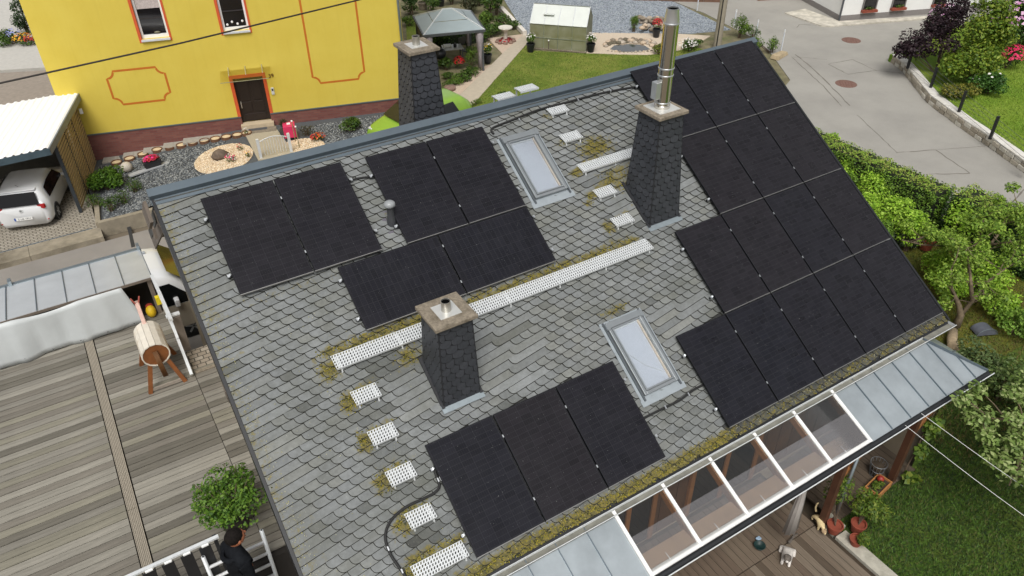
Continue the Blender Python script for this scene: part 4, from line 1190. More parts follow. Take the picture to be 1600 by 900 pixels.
for y in (-0.41, 0.45): MB().beam((-0.27, y, 0.06), (0.27, y, 0.06), 0.03, 0.06).build('foot_bar', M('grey_bar', '#8f867b', 0.8), hs)
mb = MB()
for k in range(5): mb.tube([(-0.03 + 0.015 * k, -0.36, 0.80), (-0.02 + 0.015 * k, -0.46, 0.62), (0.0 + 0.016 * k, -0.50, 0.32)], 0.012, 6)
mb.build('tail', M('brown_tail', '#5c3a18', 0.7), hs, smooth=True)
mb = MB(); mb.beam((0, 0.34, 0.88), (0, 0.62, 1.20), 0.07, 0.12); mb.build('neck', M('pinkish_wood', '#c9a79a', 0.6), hs, bev=0.015)
mb = MB(); mb.beam((0, 0.57, 1.20), (0, 0.80, 1.10), 0.08, 0.11); h_ = mb.build('head', M('pinkish_wood', '#c9a79a'), hs, bev=0.02)
for s in (-1, 1): MB().beam((s * 0.03, 0.60, 1.24), (s * 0.07, 0.60, 1.36), 0.03, 0.02).build('ear', M('red_ear', '#a8554a', 0.6), h_)

# ================================================================ white van in the lane
def car_shell(prof_fn, xs_, name, mat, parent):
    """lofted closed body: prof_fn(x) -> list of (y,z)"""
    rings = [[(x, y, z) for y, z in prof_fn(x)] for x in xs_]
    return MB().loft(rings).build(name, mat, parent, smooth=True)
WPAINT = M('white_car_paint', (0.72, 0.73, 0.74), 0.25, 0, 0.02, 2, coat=0.5)
DGLASS = M('dark_car_glass', (0.008, 0.010, 0.012), 0.06, 0, 0.1, spec=0.8)
TYRE = M('tyre', (0.018, 0.018, 0.018), 0.85); RIM = M('alloy_rim', '#b5b8ba', 0.3, 0.8)
REDL = M('red_lens', '#a3141a', 0.2, 0, 0.1, coat=0.6)
def lerp_table(tab, x):
    for (a, va), (b, vb) in zip(tab[:-1], tab[1:]):
        if a <= x <= b:
            k = (x - a) / (b - a); k = k * k * (3 - 2 * k) * 0.4 + k * 0.6
            return va + (vb - va) * k
    return tab[0][1] if x < tab[0][0] else tab[-1][1]
def wheel(parent, x, y, r, w, side):
    t_ = MB(); pr = [(r * 0.62, -w / 2), (r * 0.93, -w / 2), (r, -w / 2 + 0.03), (r, w / 2 - 0.03), (r * 0.93, w / 2), (r * 0.62, w / 2)]
    t_.lathe(pr, n=28, cap=False); t_.v = [(x + a, y + c, r + b) for a, b, c in t_.v]
    wo = t_.build('wheel', TYRE, parent, smooth=True)
    q = MB(); q.lathe([(0.001, side * w * 0.36), (r * 0.2, side * w * 0.40), (r * 0.24, side * w * 0.30), (r * 0.56, side * w * 0.30), (r * 0.64, side * w * 0.47)], n=28, cap=False)
    q.v = [(x + a, y + c, r + b) for a, b, c in q.v]; q.build('rim', M('rim_recess', '#3a3c3e', 0.4, 0.6), wo, smooth=True)
    sp = MB()
    for k in range(5):
        a = 2 * math.pi * k / 5 + 0.3
        sp.beam((x, y + side * w * 0.42, r), (x + math.cos(a) * r * 0.62, y + side * w * 0.42, r + math.sin(a) * r * 0.62), 0.05, 0.03, up=(0, 1, 0))
    sp.build('spokes', RIM, wo)
def vehicle(t, L, W, H, top, belt, sill, xw, wr, paint, roofw=0.82, nose=None):
    """t: root; x forward. top: table x->roof/hood height; belt: shoulder height; body built as loft"""
    hw = W / 2
    def prof(x):
        zt = lerp_table(top, x); zb = lerp_table(belt, x)
        e = min(1, (x + L / 2) / 0.35, (L / 2 - x) / 0.45); e = max(0.0, e) ** 0.45
        w = hw * (0.80 + 0.20 * e)
        zb = min(zb, zt - 0.03)
        wt = w * (roofw if zt > zb + 0.2 else 0.93)
        pts = [(-w * 0.90, sill), (-w * 0.985, sill + 0.14), (-w, (sill + zb) / 2 + 0.05), (-w * 0.975, zb), (-(wt + (w * 0.975 - wt) * 0.35), zb + (zt - zb) * 0.62), (-wt, zt - 0.075 * min(1, (zt - zb) * 3)), (-wt * 0.86, zt - 0.02), (-wt * 0.45, zt), ]
        return pts + [(-y, z) for y, z in reversed(pts)]
    n = 44
    xs_ = [-L / 2 + L * k / n for k in range(n + 1)]
    b = car_shell(prof, xs_, 'body', paint, t)
    for x in xw:
        for s in (-1, 1):
            arch = MB().lathe([(wr * 1.13, -0.012), (wr * 1.13, 0.012)], n=28); arch.v = [(x + a, s * (hw - 0.004) + c, wr + b_) for a, b_, c in arch.v]
            arch.build('wheel_arch', BLACK, t)
            wheel(t, x, s * (hw - 0.085), wr, 0.20, s)
    return prof
van = thing('van', 'white van parked in the lane behind the lean-to', 'van', (-13.95, 6.68, -0.40))
vprof = vehicle(van, 4.9, 1.90, 1.97, [(-2.45, 1.80), (-2.35, 1.93), (-1.8, 1.97), (0.9, 1.97), (1.25, 1.90), (1.95, 1.22), (2.05, 1.15), (2.42, 0.98), (2.45, 0.75)], [(-2.45, 1.05), (2.0, 1.08), (2.45, 0.8)], 0.28, (-1.45, 1.5), 0.33, WPAINT, 0.86)
VGL = M('van_glass', (0.006, 0.007, 0.007), 0.12, 0, 0, spec=0.25)
SAND = M('van_side_silver', '#b3aa9a', 0.3, 0.3, 0.04, coat=0.5)
for s in (-1, 1):
    # cab side window and sliding-door window follow the tumblehome
    for q in ([(0.35, 1.13), (1.80, 1.12), (1.26, 1.72), (0.35, 1.74)], [(-1.0, 1.13), (0.2, 1.13), (0.2, 1.74), (-1.0, 1.74)]):
        q = [(x, s * (0.99 - 0.11 * ((z - 1.08) / 0.87)), z) for x, z in q]
        MB().add(q, [(0, 1, 2, 3) if s < 0 else (3, 2, 1, 0)]).build('window', VGL, van)
    MB().span((0.25, s * 0.965 - 0.012, 0.40), (1.95, s * 0.965 + 0.012, 1.10)).build('door', SAND, van, bev=0.01)
    MB().box((1.30, s * 1.02, 1.22), (0.12, 0.20, 0.22)).build('mirror', WPAINT, van, bev=0.03)
MB().add([(1.30, -0.76, 1.985), (1.30, 0.76, 1.985), (2.06, 0.84, 1.27), (2.06, -0.84, 1.27)], [(0, 3, 2, 1)]).build('windscreen', M('screen_painted_reflection', '#57501f', 0.08, 0, 0.35, 3, spec=0.8), van)  # olive reflection is put into the windscreen's base colour
MB().box((0.85, 0.45, 1.975), (0.34, 0.10, 0.014)).build('roof_sticker', M('sticker', '#9aa0a5', 0.5), van)
v2 = thing('parked_car', 'white car roof edge just showing behind the van', 'car', (-17.9, 8.6, -0.40))
vehicle(v2, 4.2, 1.75, 1.5, [(-2.1, 1.0), (-1.9, 1.32), (-1.2, 1.48), (0.2, 1.48), (0.9, 1.0), (1.9, 0.85), (2.1, 0.6)], [(-2.1, 0.85), (0.9, 0.9), (2.1, 0.6)], 0.2, (-1.3, 1.3), 0.3, WPAINT)
# ================================================================ glass and zinc canopy along the front
PZI, PZO, PYI, PYO = 2.62, 2.20, -6.13, -7.12
def cz(y): return PZI + (y - PYI) / (PYO - PYI) * (PZO - PZI)
can = thing('canopy', 'front canopy of glass panes and standing-seam zinc below the eave', 'canopy', (-5.5, -6.6, 0))
CX, CY = -5.5, -6.6
def cl(x, y, z): return (x - CX, y - CY, z)
def sheet_q(x0, x1, y0, y1, dz=0.0, th=0.012):
    q = [cl(x0, y0, cz(y0) + dz), cl(x1, y0, cz(y0) + dz), cl(x1, y1, cz(y1) + dz), cl(x0, y1, cz(y1) + dz)]
    return q + [(x, y, z - th) for x, y, z in q]
SHF = [(3, 2, 1, 0), (4, 5, 6, 7), (1, 5, 4, 0), (2, 6, 5, 1), (3, 7, 6, 2), (0, 4, 7, 3)]
CZ = M('canopy_zinc', '#adb5b9', 0.30, 0.55, 0.16, 1.6, 0.25, 2.2)
PANE = glass_mat('canopy_glass', (0.95, 0.95, 0.93), 0.9)
MILK = glass_mat('canopy_milky_glass', (0.90, 0.90, 0.90), 1.5, 0.07, (0.62, 0.60, 0.62))  # milky sheet added over the lower part of each pane
BARS = [-3.40, -4.38, -5.33, -6.34, -7.34, -8.31]
for k in range(5):
    MB().add(sheet_q(BARS[k + 1] + 0.02, BARS[k] - 0.02, PYI, PYO + 0.02, 0.0, 0.008), SHF).build('glass_pane', PANE, can)
    MB().add(sheet_q(BARS[k + 1] + 0.03, BARS[k] - 0.03, PYI - 0.42, PYO + 0.02, 0.010, 0.006), SHF).build('lower_pane', MILK, can)
for x in BARS:
    MB().beam(cl(x, PYI, cz(PYI) + 0.018), cl(x, PYO + 0.0, cz(PYO) + 0.018), 0.055, 0.03).build('glazing_bar', WHITE, can)
    MB().beam(cl(x, PYI + 0.4, cz(PYI) + 0.09), cl(x, PYO + 0.08, cz(PYO) - 0.085), 0.08, 0.13).build('rafter', OAK, can)
MB().beam(cl(-8.33, PYO + 0.05, cz(PYO) + 0.022), cl(-3.38, PYO + 0.05, cz(PYO) + 0.022), 0.10, 0.018).build('edge_profile', WHITE, can)
for k in range(5):
    x = (BARS[k] + BARS[k + 1]) / 2 - 0.08
    MB().beam(cl(x, PYO + 0.07, cz(PYO) + 0.034), cl(x, PYO + 0.19, cz(PYO + 0.12) + 0.012), 0.012, 0.008).build('pane_stop', WHITE, can)
# zinc trays
XE = 0.02                                                    # outer corner of the hip
def tray(poly, nm='zinc_tray'):
    q = [cl(x, y, z) for x, y, z in poly]; n = len(q)
    MB().add(q + [(x, y, z - 0.014) for x, y, z in q], [tuple(range(n))[::-1], tuple(range(n, 2 * n))] + [(i, (i + 1) % n, n + (i + 1) % n, n + i) for i in range(n)]).build(nm, CZ, can)
def seam(a, b, w=0.012, h=0.03): MB().beam(cl(*a), cl(*b), w, h).build('seam', DARKMETAL, can)
xr = [-3.37, -2.83, -2.31, -1.79, -1.27, -0.75]
for a, b in zip(xr[:-1], xr[1:]): tray([(a, PYI, cz(PYI)), (b, PYI, cz(PYI)), (b, PYO, cz(PYO)), (a, PYO, cz(PYO))])
for a in xr[1:-1]: seam((a, PYI, cz(PYI) + 0.012), (a, PYO, cz(PYO) + 0.012))
HX, HY = -0.75, PYI                                          # hip starts at the inner edge, ends at the outer corner
tray([(-0.75, PYI, cz(PYI)), (XE, PYO, cz(PYO)), (-0.75, PYO, cz(PYO))])
tray([(-0.75, PYI, cz(PYI)), (-0.75, PYI + 0.25, cz(PYI) + 0.02), (XE + 0.02, PYI + 0.25, PZO), (XE, PYO, PZO)])
seam((-0.75, PYI, cz(PYI) + 0.015), (XE, PYO, cz(PYO) + 0.015), 0.035, 0.045)
for a in (-0.75, -0.36):
    yy = PYI + (a - HX) / (XE - HX) * (PYO - PYI); seam((a, yy, cz(yy) + 0.012), (a, PYO, cz(PYO) + 0.012))
seam((-0.42, -6.55, 2.44), (XE, -6.45, 2.215))
xl = [-8.34, -8.86, -9.38, -9.90, -10.42, -10.94, -11.46]
for b, a in zip(xl[:-1], xl[1:]): tray([(a, PYI, cz(PYI)), (b, PYI, cz(PYI)), (b, PYO, cz(PYO)), (a, PYO, cz(PYO))])
for a in xl[1:-1]: seam((a, PYI, cz(PYI) + 0.012), (a, PYO, cz(PYO) + 0.012))
# canopy gutter
gp = [(math.cos(a) * 0.055, math.sin(a) * 0.055) for a in [math.pi + k * math.pi / 8 for k in range(9)]]
vv = []
for x in (-11.5, XE + 0.06):
    for (y, z) in gp: vv.append(cl(x, PYO - 0.05 + y, PZO - 0.01 + z))
    for (y, z) in reversed(gp): vv.append(cl(x, PYO - 0.05 + y * 0.92, PZO - 0.01 + z * 0.92))
MB().add(vv, [(i, i + 1, 18 + i + 1, 18 + i) for i in range(17)] + [(17, 0, 18, 35), tuple(range(18))[::-1], tuple(range(18, 36))]).build('gutter', M('dark_gutter', (0.03, 0.032, 0.035), 0.5, 0.3), can)
MB().tube([cl(-11.5, PYO - 0.108, PZO - 0.005), cl(XE + 0.06, PYO - 0.108, PZO - 0.005)], 0.010, 8).build('gutter_rim', GALV, can)
MB().beam(cl(-11.4, PYO + 0.24, PZO - 0.02), cl(-0.1, PYO + 0.24, PZO - 0.02), 0.26, 0.10).build('eaves_beam', M('salmon_timber', '#bd9c7c', 0.6, 0, 0.12, 4), can)  # salmon tone has the reflected light put into the timber colour
MB().beam(cl(-11.4, PYI + 0.02, PZI + 0.02), cl(-0.75, PYI + 0.02, PZI + 0.02), 0.012, 0.05).build('top_flashing', GALV, can)
for x in (-3.80, -1.72, -8.9):
    MB().box(cl(x, PYO + 0.12, 1.0), (0.12, 0.12, 2.1)).build('post', M('post_timber', '#4f3222', 0.6, 0, 0.2, 5), can)
    MB().beam(cl(x, PYO + 0.12, 1.35), cl(x + 0.6, PYO + 0.12, 1.95), 0.07, 0.09, up=(0, 1, 0)).build('brace', OAK, can)
MB().tube([cl(-3.62, PYO + 0.02, 0.0), cl(-3.62, PYO + 0.02, 2.1)], 0.03, 12).build('downpipe', ZINC, can, smooth=True)
# timber frontage of the house below the glass
DRK = M('red_brown_frontage', '#523722', 0.6, 0, 0.25, 3, 0.1, 20)
for k in range(30):
    MB().span((-11.9 + k * 0.38, YF - 0.045, 0.1), (-11.9 + k * 0.38 + 0.36, YF - 0.005, 2.55)).build('cladding_board', DRK, house)
for k, (a, b) in enumerate(((-8.0, -6.8), (-5.9, -4.2))):
    MB().span((a, YF - 0.08, 0.15), (b, YF - 0.055, 2.2)).build('patio_door', DGLASS, house)
    for x in (a, b, (a + b) / 2): MB().span((x - 0.05, YF - 0.11, 0.15), (x + 0.05, YF - 0.05, 2.25)).build('door_stile', OAK, house)
# things glimpsed under the glass
# ================================================================ patio and front lawn
pat = thing('patio', 'brown plank patio below the front canopy', 'patio', (-6.5, -7.5, 0))
PB = []
for k, c in enumerate(('#5e5043', '#675a4c', '#514538', '#6f6355')):
    t_ = NT('patio_plank_%d' % k); co = t_.coords('Object', (9, 0.8, 9)); base = rgb(c)
    n1 = t_.noise(co, 2.0, 6, 0.65)
    col = t_.ramp(n1, [(0.25, tuple(x * 0.6 for x in base)), (0.5, base), (0.8, tuple(min(1, x * 1.3) for x in base))])
    t_.color(col); t_.set(Roughness=0.8); t_.bump(n1, 0.25, 0.004); PB.append(t_.mat)
MB().span((-5.4, -3.0, -0.6), (2.72, 2.2, -0.035)).build('bearers', SOIL, pat)
pmm = {}
x = -11.75; i = 0
while x < -3.86:
    for (a, b, tag_) in ((-10.4, -6.93, 0), (-6.915, -5.55, 1)):
        L = round(b - a, 3); k = (random.randrange(2) + (2 if tag_ == 0 and random.random() < 0.5 else 0))
        if (L, k) not in pmm: pmm[(L, k)] = MB().span((-0.068, -L / 2, -0.03), (0.068, L / 2, 0)).mesh('plank', PB[k])
        put('plank', pmm[(L, k)], pat, (x + 6.5, (a + b) / 2 + 7.5, (0.016 if tag_ else 0.0) + random.uniform(-0.002, 0.002)))
    x += 0.1445; i += 1
for k in range(2): MB().span((2.74, -3.0 + k * 1.6, -0.3), (3.02, -1.41 + k * 1.6, 0.012)).build('concrete_kerb', M('pale_concrete', '#a9a598', 0.9, 0, 0.15, 8, 0.4, 60, dirt='#7d7a6c'), pat)
MB().span((2.76, 0.25, -0.2), (3.1, 0.62, 0.02)).build('paving_slab', M('pale_concrete', '#a9a598'), pat)
x = -3.44
for k in range(16):
    MB().span((x + 6.5 + k * 0.15, 0.42, -0.06), (x + 6.5 + k * 0.15 + 0.14, 2.0, -0.02)).build('plank', PB[2], pat)
lawn_poly = [(-3.48, -30), (14, -30), (14, -6.6), (2.0, -5.9), (-1.2, -7.05), (-3.48, -7.05)]
sheet('lawn', lawn_poly, -0.06, LAWN_FRONT, 'dark green lawn beside the patio', 0.4)
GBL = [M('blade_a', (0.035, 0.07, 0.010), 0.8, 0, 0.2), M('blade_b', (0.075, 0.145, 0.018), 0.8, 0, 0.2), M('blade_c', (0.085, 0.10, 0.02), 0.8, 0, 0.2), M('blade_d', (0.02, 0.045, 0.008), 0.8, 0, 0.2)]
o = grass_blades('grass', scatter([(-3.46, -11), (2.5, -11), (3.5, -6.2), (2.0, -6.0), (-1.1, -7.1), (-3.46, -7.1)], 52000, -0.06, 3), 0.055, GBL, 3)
tag(o, 'short dark green grass beside the plank patio', 'grass', kind='stuff')
sheet('orchard_ground', [(-0.2, -5.9), (2.0, -5.9), (14, -6.6), (14, -30), (30, -30), (30, -9), (7.4, -4.6), (7.4, 6.5), (-0.2, 6.5)], -0.05, ROUGH, 'mossy yellowish ground under the fruit trees', 0.4)
GOR = [M('oblade_a', (0.11, 0.12, 0.018), 0.85, 0, 0.2), M('oblade_b', (0.07, 0.10, 0.018), 0.85, 0, 0.2), M('oblade_c', (0.13, 0.09, 0.03), 0.85, 0, 0.2)]
o = grass_blades('ground_cover', scatter([(0.0, -7.5), (6, -7.5), (7.2, -4.0), (7.2, 3), (0.0, 3)], 36000, -0.05, 8), 0.07, GOR, 8)
tag(o, 'yellow green ground cover under the fruit trees', 'ground cover', kind='stuff')

# pots and plants at the patio corner
def pot(parent, c, r, h, mat=TERRA, nm='pot'):
    o = MB().lathe([(r * 0.72, 0), (r, h * 0.86), (r * 1.08, h * 0.86), (r * 1.08, h), (r * 0.92, h), (r * 0.88, h * 0.8), (0.01, h * 0.78)], c, n=24).build(nm, mat, parent, auto=40)
    return o
PLV = leafmats('pot_leaf', (0.05, 0.10, 0.012), (0.10, 0.16, 0.02), (0.17, 0.21, 0.03))
for k, (lab, x, y, r, h, bl, n, sz, nm) in enumerate((
    ('terracotta pot with a leafy green shrub at the patio corner', -3.32, -7.42, 0.135, 0.22, [(0.15, 0.05, 0.62, 0.36, 0.34, 0.30), (0.25, -0.12, 0.55, 0.28, 0.26, 0.28)], 1300, 0.075, 'potted_plant'),
    ('terracotta pot with a loose plant against the canopy post', -3.70, -7.20, 0.14, 0.20, [(0.12, 0.22, 0.80, 0.24, 0.22, 0.45), (0.1, 0.2, 1.2, 0.2, 0.2, 0.3)], 700, 0.07, 'potted_plant'),
    ('small terracotta pot with a trailing plant in front of the pot group', -3.58, -7.60, 0.12, 0.15, [(0.05, -0.08, 0.20, 0.18, 0.15, 0.10)], 320, 0.06, 'potted_plant'))):
    t = thing(nm, lab, 'potted plant', (x, y, 0.016), (0, 0, 0), 'pots at the patio corner')
    pot(t, (0, 0, 0), r, h)
    mb = MB()
    for q in range(9):
        a = q * 0.7; mb.tube([(0, 0, h * 0.8), (bl[0][0] * 0.5 + math.cos(a) * 0.05, bl[0][1] * 0.5 + math.sin(a) * 0.05, h + bl[0][2] * 0.3), (bl[0][0] + math.cos(a) * bl[0][3] * 0.6, bl[0][1] + math.sin(a) * bl[0][4] * 0.6, bl[0][2])], [0.008, 0.006, 0.003], 5)
    mb.build('stems', WOODB, t)
    leaves('foliage', bl, n, sz, PLV, t, 30 + k, aspect=0.35)
t = thing('planter_box', 'terracotta planter trough with small succulents beside the lawn', 'planter', (-2.12, -6.98, -0.05), (0, 0, math.radians(8)))
for lo, hi in (((-0.26, -0.15, 0), (0.26, -0.125, 0.16)), ((-0.26, 0.125, 0), (0.26, 0.15, 0.16)), ((-0.26, -0.125, 0), (-0.235, 0.125, 0.16)), ((0.235, -0.125, 0), (0.26, 0.125, 0.16))): MB().span(lo, hi).build('side', M('clay_trough', '#a5713f', 0.8, 0, 0.15), t)
MB().span((-0.234, -0.124, 0), (0.234, 0.124, 0.12)).build('soil', SOIL, t)
leaves('foliage', [(-0.05, 0, 0.18, 0.16, 0.10, 0.08)], 260, 0.045, PLV, t, 51)
ball('red_ball', (0.12, 0.04, 0.19), 0.07, M('red_ball', '#8d2a20', 0.5), t)
t = thing('watering_basket', 'dark wire basket standing by the canopy post', 'basket', (-1.85, -6.72, -0.02))
mb = MB()
for k in range(14):
    a = 2 * math.pi * k / 14; mb.tube([(0.11 * math.cos(a), 0.11 * math.sin(a), 0), (0.16 * math.cos(a), 0.16 * math.sin(a), 0.34)], 0.006, 5)
for z, r in ((0.01, 0.11), (0.17, 0.135), (0.34, 0.16)): mb.tube([(r * math.cos(2 * math.pi * k / 20), r * math.sin(2 * math.pi * k / 20), z) for k in range(21)], 0.007, 5)
mb.build('wires', M('grey_wire', '#8a8d90', 0.4, 0.7), t); MB().lathe([(0.10, 0.02), (0.13, 0.25), (0.01, 0.28)], n=18).build('filling', SOIL, t)
t = thing('climbing_plant', 'green vine climbing the dark canopy post by the lawn', 'vine', (-1.45, -7.05, -0.05))
MB().tube([(0, 0, 0), (0.05, -0.02, 0.8), (0.02, -0.06, 1.9)], [0.02, 0.015, 0.008], 6).build('stem', WOODB, t)
leaves('foliage', [(0.10, -0.1, 1.5, 0.16, 0.16, 0.4), (0.05, -0.12, 0.9, 0.14, 0.12, 0.3), (0.0, -0.2, 0.2, 0.2, 0.15, 0.12)], 300, 0.12, PLV, t, 61, aspect=0.8)
# curtain
t = thing('curtain', 'gathered pale grey curtain hanging from the canopy front', 'curtain', (-4.82, -7.0, 0.0))
vv = []; n = 20
for z, r in ((2.02, 0.04), (1.85, 0.05), (1.3, 0.085), (0.62, 0.12)):
    vv.append([(math.cos(2 * math.pi * k / n) * r * (1 + 0.28 * math.sin(k * 2.5)) * 1.2, math.sin(2 * math.pi * k / n) * r * (1 + 0.28 * math.cos(k * 2.5)) * 0.7, z) for k in range(n)])
MB().loft(vv[::-1]).build('cloth', M('curtain_cloth', '#a39d97', 0.85, 0, 0.08), t, smooth=True)
MB().box((0, 0, 1.98), (0.10, 0.05, 0.05)).build('tie', WHITE, t)
t = thing('basin', 'dark green basin and pale cloth under the canopy edge', 'basin', (-5.15, -6.72, 0.03))
MB().lathe([(0.07, 0), (0.11, 0.07), (0.10, 0.07), (0.06, 0.02)], n=20).build('bowl', M('dark_green', (0.01, 0.03, 0.028), 0.4), t, smooth=True)
MB().box((0.10, 0.12, 0.05), (0.10, 0.08, 0.04)).build('cloth', M('pale_blue', '#8aa0b5', 0.7), t, bev=0.02)

# cats
def cat(label, loc, rz, mats, tail_up, sit=True):
    t = thing('cat', label, 'cat', loc, (0, 0, rz))
    if sit:  # half-lying, head up, front paws forward
        V_ = [(-0.12, 0, 0.09), (-0.02, 0, 0.10), (0.09, 0, 0.12), (0.15, 0, 0.17), (0.19, 0, 0.20), (0.12, 0.05, 0.06), (0.20, 0.05, 0.02), (0.12, -0.05, 0.06), (0.20, -0.05, 0.02), (-0.08, 0.08, 0.05), (0.0, 0.10, 0.02), (-0.08, -0.08, 0.05), (0.0, -0.10, 0.02)]
        E_ = [(0, 1), (1, 2), (2, 3), (3, 4), (2, 5), (5, 6), (2, 7), (7, 8), (0, 9), (9, 10), (0, 11), (11, 12)]
        Rr = [0.075, 0.08, 0.068, 0.045, 0.045, 0.026, 0.02, 0.026, 0.02, 0.045, 0.022, 0.045, 0.022]
        hd_ = (0.20, 0, 0.215)
    else:
        V_ = [(-0.13, 0, 0.20), (0.0, 0, 0.20), (0.12, 0, 0.19), (0.18, 0, 0.17), (0.23, 0, 0.13), (0.12, 0.05, 0.12), (0.13, 0.05, 0.01), (0.12, -0.05, 0.12), (0.13, -0.05, 0.01), (-0.12, 0.055, 0.13), (-0.16, 0.055, 0.07), (-0.13, 0.055, 0.01), (-0.12, -0.055, 0.13), (-0.16, -0.055, 0.07), (-0.13, -0.055, 0.01)]
        E_ = [(0, 1), (1, 2), (2, 3), (3, 4), (2, 5), (5, 6), (2, 7), (7, 8), (0, 9), (9, 10), (10, 11), (0, 12), (12, 13), (13, 14)]
        Rr = [0.066, 0.07, 0.064, 0.045, 0.04, 0.03, 0.018, 0.03, 0.018, 0.04, 0.022, 0.018, 0.04, 0.022, 0.018]
        hd_ = (0.25, 0, 0.13)
    skin_body('body', V_, E_, Rr, mats[0], t)
    t.scale = (1.25, 1.25, 1.25) if sit else (0.9, 0.9, 0.9)
    h = ball('head', hd_, 0.055, mats[1], t, (1.05, 1.0, 0.92))
    for s in (-1, 1):
        x, y, z = hd_[0] - 0.005, s * 0.032, hd_[2] + 0.035
        MB().loft([[(x - 0.012, y - 0.018, z), (x + 0.012, y - 0.012, z), (x, y + 0.018, z)], [(x, y, z + 0.04), (x + 0.001, y, z + 0.04), (x, y + 0.001, z + 0.04)]]).build('ear', mats[2], h)
    ball('muzzle', (hd_[0] + 0.05, 0, hd_[2] - 0.012), 0.022, mats[0], h)
    tl_ = [(-0.18, 0, 0.09), (-0.26, 0.02, 0.05), (-0.36, 0.05, 0.03), (-0.43, 0.10, 0.03)] if not tail_up else [(-0.17, 0, 0.22), (-0.23, 0, 0.28), (-0.24, 0.01, 0.38), (-0.21, 0.01, 0.46)]
    MB().tube(tl_, [0.022, 0.020, 0.018, 0.012], 8).build('tail', mats[2], t, smooth=True)
    return t
CW = M('white_fur', '#cfc9c2', 0.9, 0, 0.1, 18, 0.3, 60, dirt='#8d8780'); CGR = M('tabby_fur', '#5d564f', 0.9, 0, 0.45, 22, 0.3, 60); CCR = M('cream_fur', '#cdb98d', 0.9, 0, 0.1, 14); CBR = M('brown_fur', '#9a8366', 0.9, 0, 0.3, 22)
cat('white and grey tabby cat resting on the plank patio', (-4.84, -7.10, 0.0), math.radians(215), (CW, CGR, CGR), False)
cat('cream cat standing by the flower pots with its head lowered', (-3.84, -6.95, 0.016), math.radians(-115), (CCR, CBR, CCR), True, False)

# clothes lines
for k, (a, b, lab) in enumerate((((-2.55, -7.18, 2.2), (-2.62, -11.5, 2.25), 'white clothes line running from the canopy over the lawn, nearer line'), ((-2.05, -7.15, 2.2), (-2.0, -11.5, 2.25), 'white clothes line running from the canopy into the leaves, farther line'))):
    pts = [Vector(a).lerp(Vector(b), s / 10) - Vector((0, 0, 0.10 * math.sin(math.pi * s / 10))) for s in range(11)]
    tag(MB().tube(pts, 0.004, 6).build('clothes_line', WHITE), lab, 'clothes line', 'clothes lines')
# ================================================================ the yellow house
YD = Vector((0.963, -0.27, 0)).normalized(); YA = Vector((-8.1, 15.9, 0)); YN = Vector((YD.y, -YD.x, 0))
YROT = math.atan2(YD.y, YD.x)
yh = thing('yellow_house', 'yellow rendered house with orange window trims, painted panels and a brick plinth', 'house', YA, (0, 0, YROT))
# local frame: x along the wall, -y towards the camera
YEL = NT('yellow_render'); co = YEL.coords('Object')
YEL.color(YEL.ramp(YEL.noise(co, 0.9, 5), [(0.3, rgb('#cdb64c')), (0.7, rgb('#d3be55'))])); _st = YEL.coords('Object', (2.2, 1, 0.12)); _c = YEL.b.inputs['Base Color'].links[0].from_socket
YEL.color(YEL.mix(YEL.ramp(YEL.noise(_st, 3, 6, 0.7), [(0.5, (0,) * 3), (0.8, (0.18,) * 3)]), _c, rgb('#b39c3e')))
YEL.set(Roughness=0.9, Specular_IOR_Level=0.2); YEL.bump(YEL.noise(co, 90, 3), 0.25, 0.004)
ORG = M('orange_paint', '#c8562a', 0.7, 0, 0.08); ORL = M('orange_line', '#bd6a1a', 0.7, 0, 0.08)
PLB = NT('plinth_brick'); bk = PLB.new('TexBrick'); PLB.link(PLB.coords('Object'), bk.inputs[0])
mpn = [n for n in PLB.n if n.type == 'MAPPING'][0]; mpn.inputs['Rotation'].default_value = (math.radians(90), 0, 0)
bk.inputs['Scale'].default_value = 1.0; bk.inputs['Brick Width'].default_value = 0.24; bk.inputs['Row Height'].default_value = 0.075; bk.inputs['Mortar Size'].default_value = 0.006
bk.inputs['Color1'].default_value = (*rgb('#6d3d38'), 1); bk.inputs['Color2'].default_value = (*rgb('#7d4f45'), 1); bk.inputs['Mortar'].default_value = (*rgb('#65504a'), 1)
PLB.color(bk.outputs[0]); PLB.set(Roughness=0.85); PLB.bump(bk.outputs['Fac'], -0.4, 0.006)
SL_, SR_, HT = -5.78, 6.12, 8.6
MB().span((SL_, 0.25, -0.6), (SR_, 8.5, HT)).build('core', YEL.mat, yh)
# front wall around the openings
OPEN = [(-2.60, -1.73, 3.95, 5.45), (0.02, 0.87, 3.95, 5.45), (-0.06, 0.97, 0.60, 2.30), (3.1, 4.2, 3.95, 5.45)]
OPEN = OPEN[:3]
xsplit = sorted({SL_, SR_} | {o[0] for o in OPEN} | {o[1] for o in OPEN}); zsplit = sorted({0.88, HT, 2.30, 3.95, 5.45})
mb = MB()
for a, b in zip(xsplit[:-1], xsplit[1:]):
    for c, d in zip(zsplit[:-1], zsplit[1:]):
        mx, mz = (a + b) / 2, (c + d) / 2
        if any(o[0] < mx < o[1] and o[2] < mz < o[3] for o in OPEN): continue
        mb.span((a, 0, c), (b, 0.24, d))
mb.build('wall', YEL.mat, yh)
for a, b in ((SL_, -0.06), (0.97, SR_)): MB().span((a, -0.03, -0.5), (b, 0.235, 0.85)).build('plinth', PLB.mat, yh)
for a, b in ((SL_ - 0.01, -0.07), (0.98, SR_ + 0.01)): MB().span((a, -0.05, 0.85), (b, 0.2, 0.885)).build('plinth_cap', DARKMETAL, yh)
